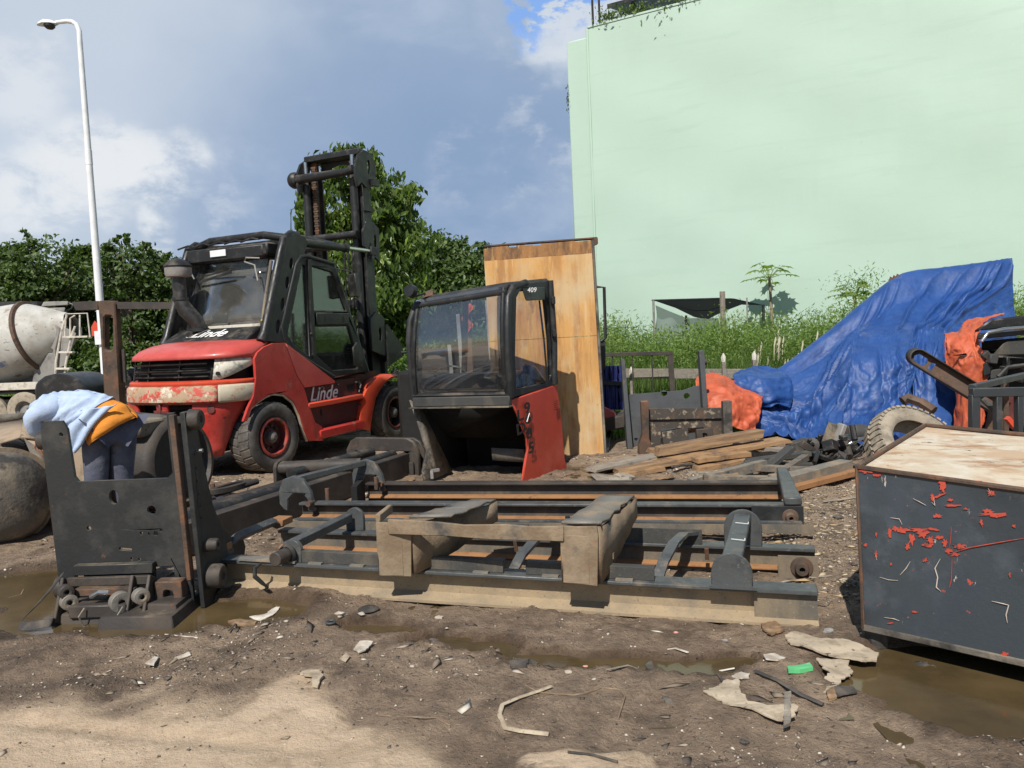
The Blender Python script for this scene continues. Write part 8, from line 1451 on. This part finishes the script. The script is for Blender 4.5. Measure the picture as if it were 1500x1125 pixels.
# ------------------------------------------------------------------ individual litter on the mud
def gp_(px, py, dz=0.): p = G(px, py); p.z = gz(p.x, p.y)+dz; return p
def flake(name, pts, th, mat, lab, cat, seed=0, rough=.011, lift=.006, group=None):
    """thin irregular sheet lying on the ground, outline given by where its corners lie"""
    r = random.Random(seed); ps = [gp_(*p) for p in pts]; out = []
    for i, p in enumerate(ps):
        n_ = ps[(i+1) % len(ps)]; k = max(2, int((n_-p).length/.016))
        for j in range(k): t = j/k; out.append(p.lerp(n_, t)+V((r.uniform(-1, 1), r.uniform(-1, 1), 0))*rough*(0 if j == 0 else 1))
    z0 = max(p.z for p in ps)*.6+sum(p.z for p in ps)/len(ps)*.4+lift; q = MB(); q.plate([(p.x, p.y) for p in out], [], (0, 0, z0), (1, 0, 0), (0, 1, 0), th); q.v = [V((p.x, p.y, p.z+.004*math.sin(p.x*31)+.003*math.sin(p.y*47))) for p in q.v]
    return solo(q, name, mat, lab, cat, group, smooth=20)
def stick(name, pts, r, mat, lab, cat='stick', flat=None, lift=None, group=None):
    ps = [gp_(*p, (r if lift is None else lift)) for p in pts]; q = MB(); q.tube(ps, r, 6, True, flat); return solo(q, name, mat, lab, cat, group, smooth=60)
def stone(px, py, s, mat, lab, seed, cat='stone', sx=1.4, name='stone', group=None):
    r = random.Random(seed); p = gp_(px, py); q = MB(); n1, n2 = 8, 5; vs = []
    for j in range(n2+1):
        for i in range(n1): a = 2*pi*i/n1; b_ = pi*j/n2; k = s*(1+r.uniform(-.22, .22)); vs.append(p+V((math.cos(a)*math.sin(b_)*k*sx, math.sin(a)*math.sin(b_)*k, math.cos(b_)*k*.6+s*.35)))
    q.add(vs, [(j*n1+i, j*n1+(i+1) % n1, (j+1)*n1+(i+1) % n1, (j+1)*n1+i) for j in range(n2) for i in range(n1)]); return solo(q, name, mat, lab, cat, group, smooth=25)
flake('board_fragment', [(1150, 938), (1165, 931), (1195, 939), (1240, 943), (1288, 961), (1284, 974), (1262, 975), (1225, 968), (1190, 957), (1158, 950)], .008, m_paper, 'largest pale speckled board fragment beside the corner of the navy box', 'board', 1, .005, .012)
flake('board_fragment', [(1198, 965), (1240, 968), (1250, 985), (1232, 1000), (1222, 1018), (1206, 1016), (1208, 995), (1214, 985), (1200, 975)], .005, m_paper, 'ragged pale board fragment at the left shore of the right puddle', 'board', 2)
flake('board_fragment', [(1030, 1018), (1060, 1004), (1082, 1002), (1085, 1020), (1096, 1034), (1130, 1040), (1150, 1036), (1170, 1044), (1160, 1055), (1146, 1060), (1110, 1050), (1070, 1038)], .006, m_paper, 'long ragged tan board fragment with a stick across its right end', 'board', 3, .008)
flake('lying_slat', [(1149, 1025), (1159, 1024), (1158, 1070), (1148, 1074)], .012, m_plankg, 'short upright lying slat crossing the long tan board fragment', 'slat', 4, .002, .02)
flake('foil_scrap', [(365, 900), (382, 895), (404, 885), (410, 886), (400, 897), (380, 904)], .004, m_pale, 'folded white scrap near the front steel channel at left', 'scrap', 5, .002, .02)
flake('cardboard', [(518, 958), (528, 948), (547, 949), (536, 962), (526, 966)], .006, m_pale, 'pale square of cardboard in the middle of the mud', 'cardboard', 6, .003, .008)
flake('cardboard', [(498, 972), (508, 965), (513, 970), (507, 978)], .004, m_paper, 'small tan cardboard scrap just left of the pale square', 'cardboard', 7, .003)
flake('rag', [(440, 998), (452, 994), (474, 993), (474, 1003), (466, 1018), (458, 1012), (460, 1004), (446, 1002)], .012, m_paper, 'crumpled cream rag at the upper edge of the dry sand', 'rag', 8, .008, .004)
flake('paper_scrap', [(213, 980), (226, 968), (233, 969), (226, 982)], .004, m_pale, 'pale paper scrap left of centre above the dry sand', 'paper', 9, .002, .01)
flake('paper_scrap', [(257, 967), (277, 961), (280, 965), (262, 970)], .004, m_pale, 'flat pale scrap right of the other paper scrap', 'paper', 10, .003)
flake('plaster_flake', [(1118, 964), (1134, 961), (1151, 966), (1140, 973), (1122, 972)], .006, m_pale, 'pale plaster flake above the green plastic piece', 'plaster', 11, .004)
flake('plaster_flake', [(1072, 998), (1086, 988), (1099, 991), (1097, 998), (1080, 1000)], .006, m_pale, 'curled plaster flake above the long tan board fragment', 'plaster', 12, .004)
flake('green_wrapper', [(1153, 984), (1168, 982), (1186, 980), (1191, 987), (1172, 990), (1155, 991)], .018, m_green, 'bright green crumpled plastic piece on the mud', 'plastic', 13, .003, .0)
flake('tin_sheet', [(945, 970), (954, 965), (988, 1034), (980, 1037)], .005, m_tank, 'dark narrow slat lying toward the camera right of centre', 'slat', 14, .002, .006)
flake('plywood_scrap', [(763, 966), (772, 964), (789, 972), (779, 978)], .006, m_tank, 'brown plywood scrap beside the white pebble at the middle puddle', 'scrap', 15, .003)
flake('dark_cloth', [(744, 980), (760, 976), (776, 978), (772, 988), (750, 988)], .012, m_darkrag, 'black wet rag beside the middle puddle', 'rag', 16, .006)
flake('leaf_litter', [(1115, 920), (1135, 918), (1150, 930), (1130, 936), (1120, 928)], .01, m_planko, 'yellowish husk under the right end of the front channel', 'scrap', 17, .006)
flake('plank_scrap', [(334, 917), (352, 914), (376, 915), (374, 920), (340, 921)], .01, m_planko, 'orange brown wood chip at the right shore of the left puddle', 'wood chip', 18, .002)
flake('bright_scrap', [(1210, 1017), (1222, 1012), (1226, 1024), (1214, 1026)], .012, m_planko, 'yellow ochre lump at the tip of the ragged board fragment', 'scrap', 19, .003, .0)
flake('asphalt_scrap', [(1222, 1012), (1250, 1010), (1256, 1018), (1226, 1024)], .006, m_darkrag, 'black flat flap beside the yellow ochre lump', 'scrap', 20, .003)
stick('pale_strap', [(808, 1014), (790, 1022), (760, 1030), (736, 1042), (732, 1054), (740, 1066), (762, 1070), (804, 1077)], .010, m_paper, 'long curved cream strap shaped like a C on the mud', 'strap', .5)
stick('dark_cable', [(770, 1012), (790, 1022), (840, 1026), (858, 1020), (880, 1012), (905, 1010), (916, 1022), (906, 1052)], .0035, m_twig, 'thin wire looping right of the cream strap', 'wire', None)
stick('twig', [(888, 992), (920, 983), (950, 976), (974, 975)], .006, m_plankg, 'grey twig above the dark narrow slat', 'twig', .5)
stick('twig', [(555, 1050), (600, 1056), (640, 1056), (660, 1064)], .0025, m_twig, 'thin tan root left of the cream strap', 'twig')
stick('bark_strip', [(1106, 986), (1140, 1004), (1175, 1022), (1206, 1032)], .012, m_darkrag, 'long dark bark strip right of the plaster flake', 'bark', .4)
stick('twig', [(1036, 978), (1052, 990), (1062, 1003)], .006, m_darkrag, 'short black stick pointing at the long tan board fragment', 'twig', .6)
stick('trim_strip', [(240, 929), (256, 923), (242, 930), (290, 939)], .005, m_pale, 'white bent trim strip in a V shape below the left puddle', 'strip', .6)
stick('twig', [(285, 900), (300, 894), (320, 888), (340, 882)], .009, m_plankg, 'flat grey stick at the right end of the left puddle', 'stick', .5, .012)
stick('twig', [(400, 912), (415, 905), (422, 901)], .005, m_twig, 'short brown twig near the folded white scrap', 'twig')
stick('twig', [(335, 930), (345, 922), (352, 916)], .005, m_darkrag, 'small dark stick leaning on the orange wood chip', 'twig', None, .02)
stick('rod', [(832, 1107), (870, 1112), (905, 1122)], .005, m_tank, 'thin dark rod at the bottom edge of the frame', 'rod')
stick('trim_strip', [(995, 972), (1030, 974), (1076, 976)], .006, m_pale, 'pale strip with two white ends right of centre', 'strip', .5)
stick('reed', [(978, 950), (990, 952), (1008, 960)], .007, m_pale, 'pale husk lying above the pale strip', 'husk', .5)
stick('steel_rod', [(1130, 857), (1150, 852), (1200, 850), (1218, 848)], .008, m_plankg, 'pale stick lying between the two rails at their right end', 'stick', .6)
stick('wood_strip', [(1205, 737), (1235, 731), (1262, 727)], .014, m_plankg, 'grey wood strip between the rear rail and the navy box', 'stick', .5)
flake('rafter', [(1330, 1008), (1342, 1012), (1362, 1000), (1352, 996)], .02, m_tank, 'sunken plank crossing under the right puddle water', 'plank', 31, .002, -.02)
stick('sunken_stick', [(1275, 996), (1310, 1012), (1350, 1022)], .008, m_twig, 'long thin stick half floating in the right puddle', 'stick', None, .015)
stick('sunken_stick', [(1330, 998), (1380, 1003), (1410, 1006)], .004, m_twig, 'thin reed floating beside the pink brick chip', 'reed', None, .018)
stick('hanging_twig', [(0, 880), (14, 870), (30, 866), (34, 858)], .004, m_twig, 'thin twig poking out of the left puddle', 'twig', None, .02)
for i, (px, py, s, mt_, lab) in enumerate([(1480, 1068, .022, m_pink, 'salmon brick piece at the right edge of the puddle'), (1343, 995, .013, m_pink, 'small pink brick chip standing in the right puddle'), (1172, 985, .0, None, ''),
      (643, 905, .016, m_pale, 'white stone directly below the front channel left of centre'), (497, 908, .02, m_pale, 'largest white stone near the blue grey ring'), (530, 908, .014, m_pale, 'white stone right of the largest white one'), (420, 919, .010, m_pale, 'tiny white stone left of the blue grey ring'),
      (753, 972, .016, m_pale, 'white oval pebble touching the black wet rag'), (833, 990, .013, m_pale, 'pale rough stone right of the middle puddle'), (858, 981, .009, m_pink, 'tiny red and white scrap near the pale rough stone'), (1090, 1085, .013, m_tank, 'small grey pebble below the long tan fragment'),
      (870, 1000, .007, m_pale, 'small white chip right of the pale rough stone'), (1215, 930, .02, m_dullmetal, 'grey lump at the right foot of the front channel'), (1350, 965, .03, m_tank, 'muddy clod at the shore under the navy box'), (1368, 968, .022, m_tank, 'smaller muddy clod next to the big one under the navy box'),
      (1340, 962, .012, m_pale, 'white chip resting on the muddy clods'), (604, 984, .009, m_pale, 'white chip in the middle of the mud above the cloth'), (388, 856+40, .012, m_pale, 'pale stone just left of the folded white scrap'), (990, 927, .010, m_pink, 'red capped litter bit below the front channel'), (1062, 942, .012, m_dullmetal, 'grey pebble under the right half of the channel'), (636, 944, .026, m_darkrag, 'dark tuft of debris between the small puddles'), (1228, 762, .03, m_darkrag, 'dark lump right of the rear rail end')]):
    if mt_: stone(px, py, s, mt_, lab, i)
p = gp_(485, 920, .006); q = MB(); q.lathe([(0, .022), (.006, .03), (.012, .022), (.006, .015)], p, (0, 0, 1), 20, True); solo(q, 'washer_ring', m_slate, 'blue grey rubber ring lying among white stones', 'ring')
p = gp_(540, 897, .0); q = MB(); q.lathe([(0, .05), (.008, .06), (.016, .045), (.012, .001)], p, (0, 0, 1), 20); solo(q, 'rusty_disc', m_tank, 'round rusty cap half buried below the front channel', 'cap')
# white chips by the drums and wheel of the forklift
r = random.Random(21)
for k, (px, py, s, lab) in enumerate([(446, 722, .03, 'pale chip on the ground in front of the forklift wheel'), (318, 728, .035, 'pale slab chip left of the black mast'), (300, 738, .03, 'second pale chip beside the slab left of the black mast'), (600, 704, .03, 'cream tile between the cab leg and the rail')]):
    flake('chip', [(px-8, py), (px+2, py-3), (px+10, py), (px+1, py+4)], .008, m_pale if k < 3 else m_planko, lab, 'chip', 40+k, .004)
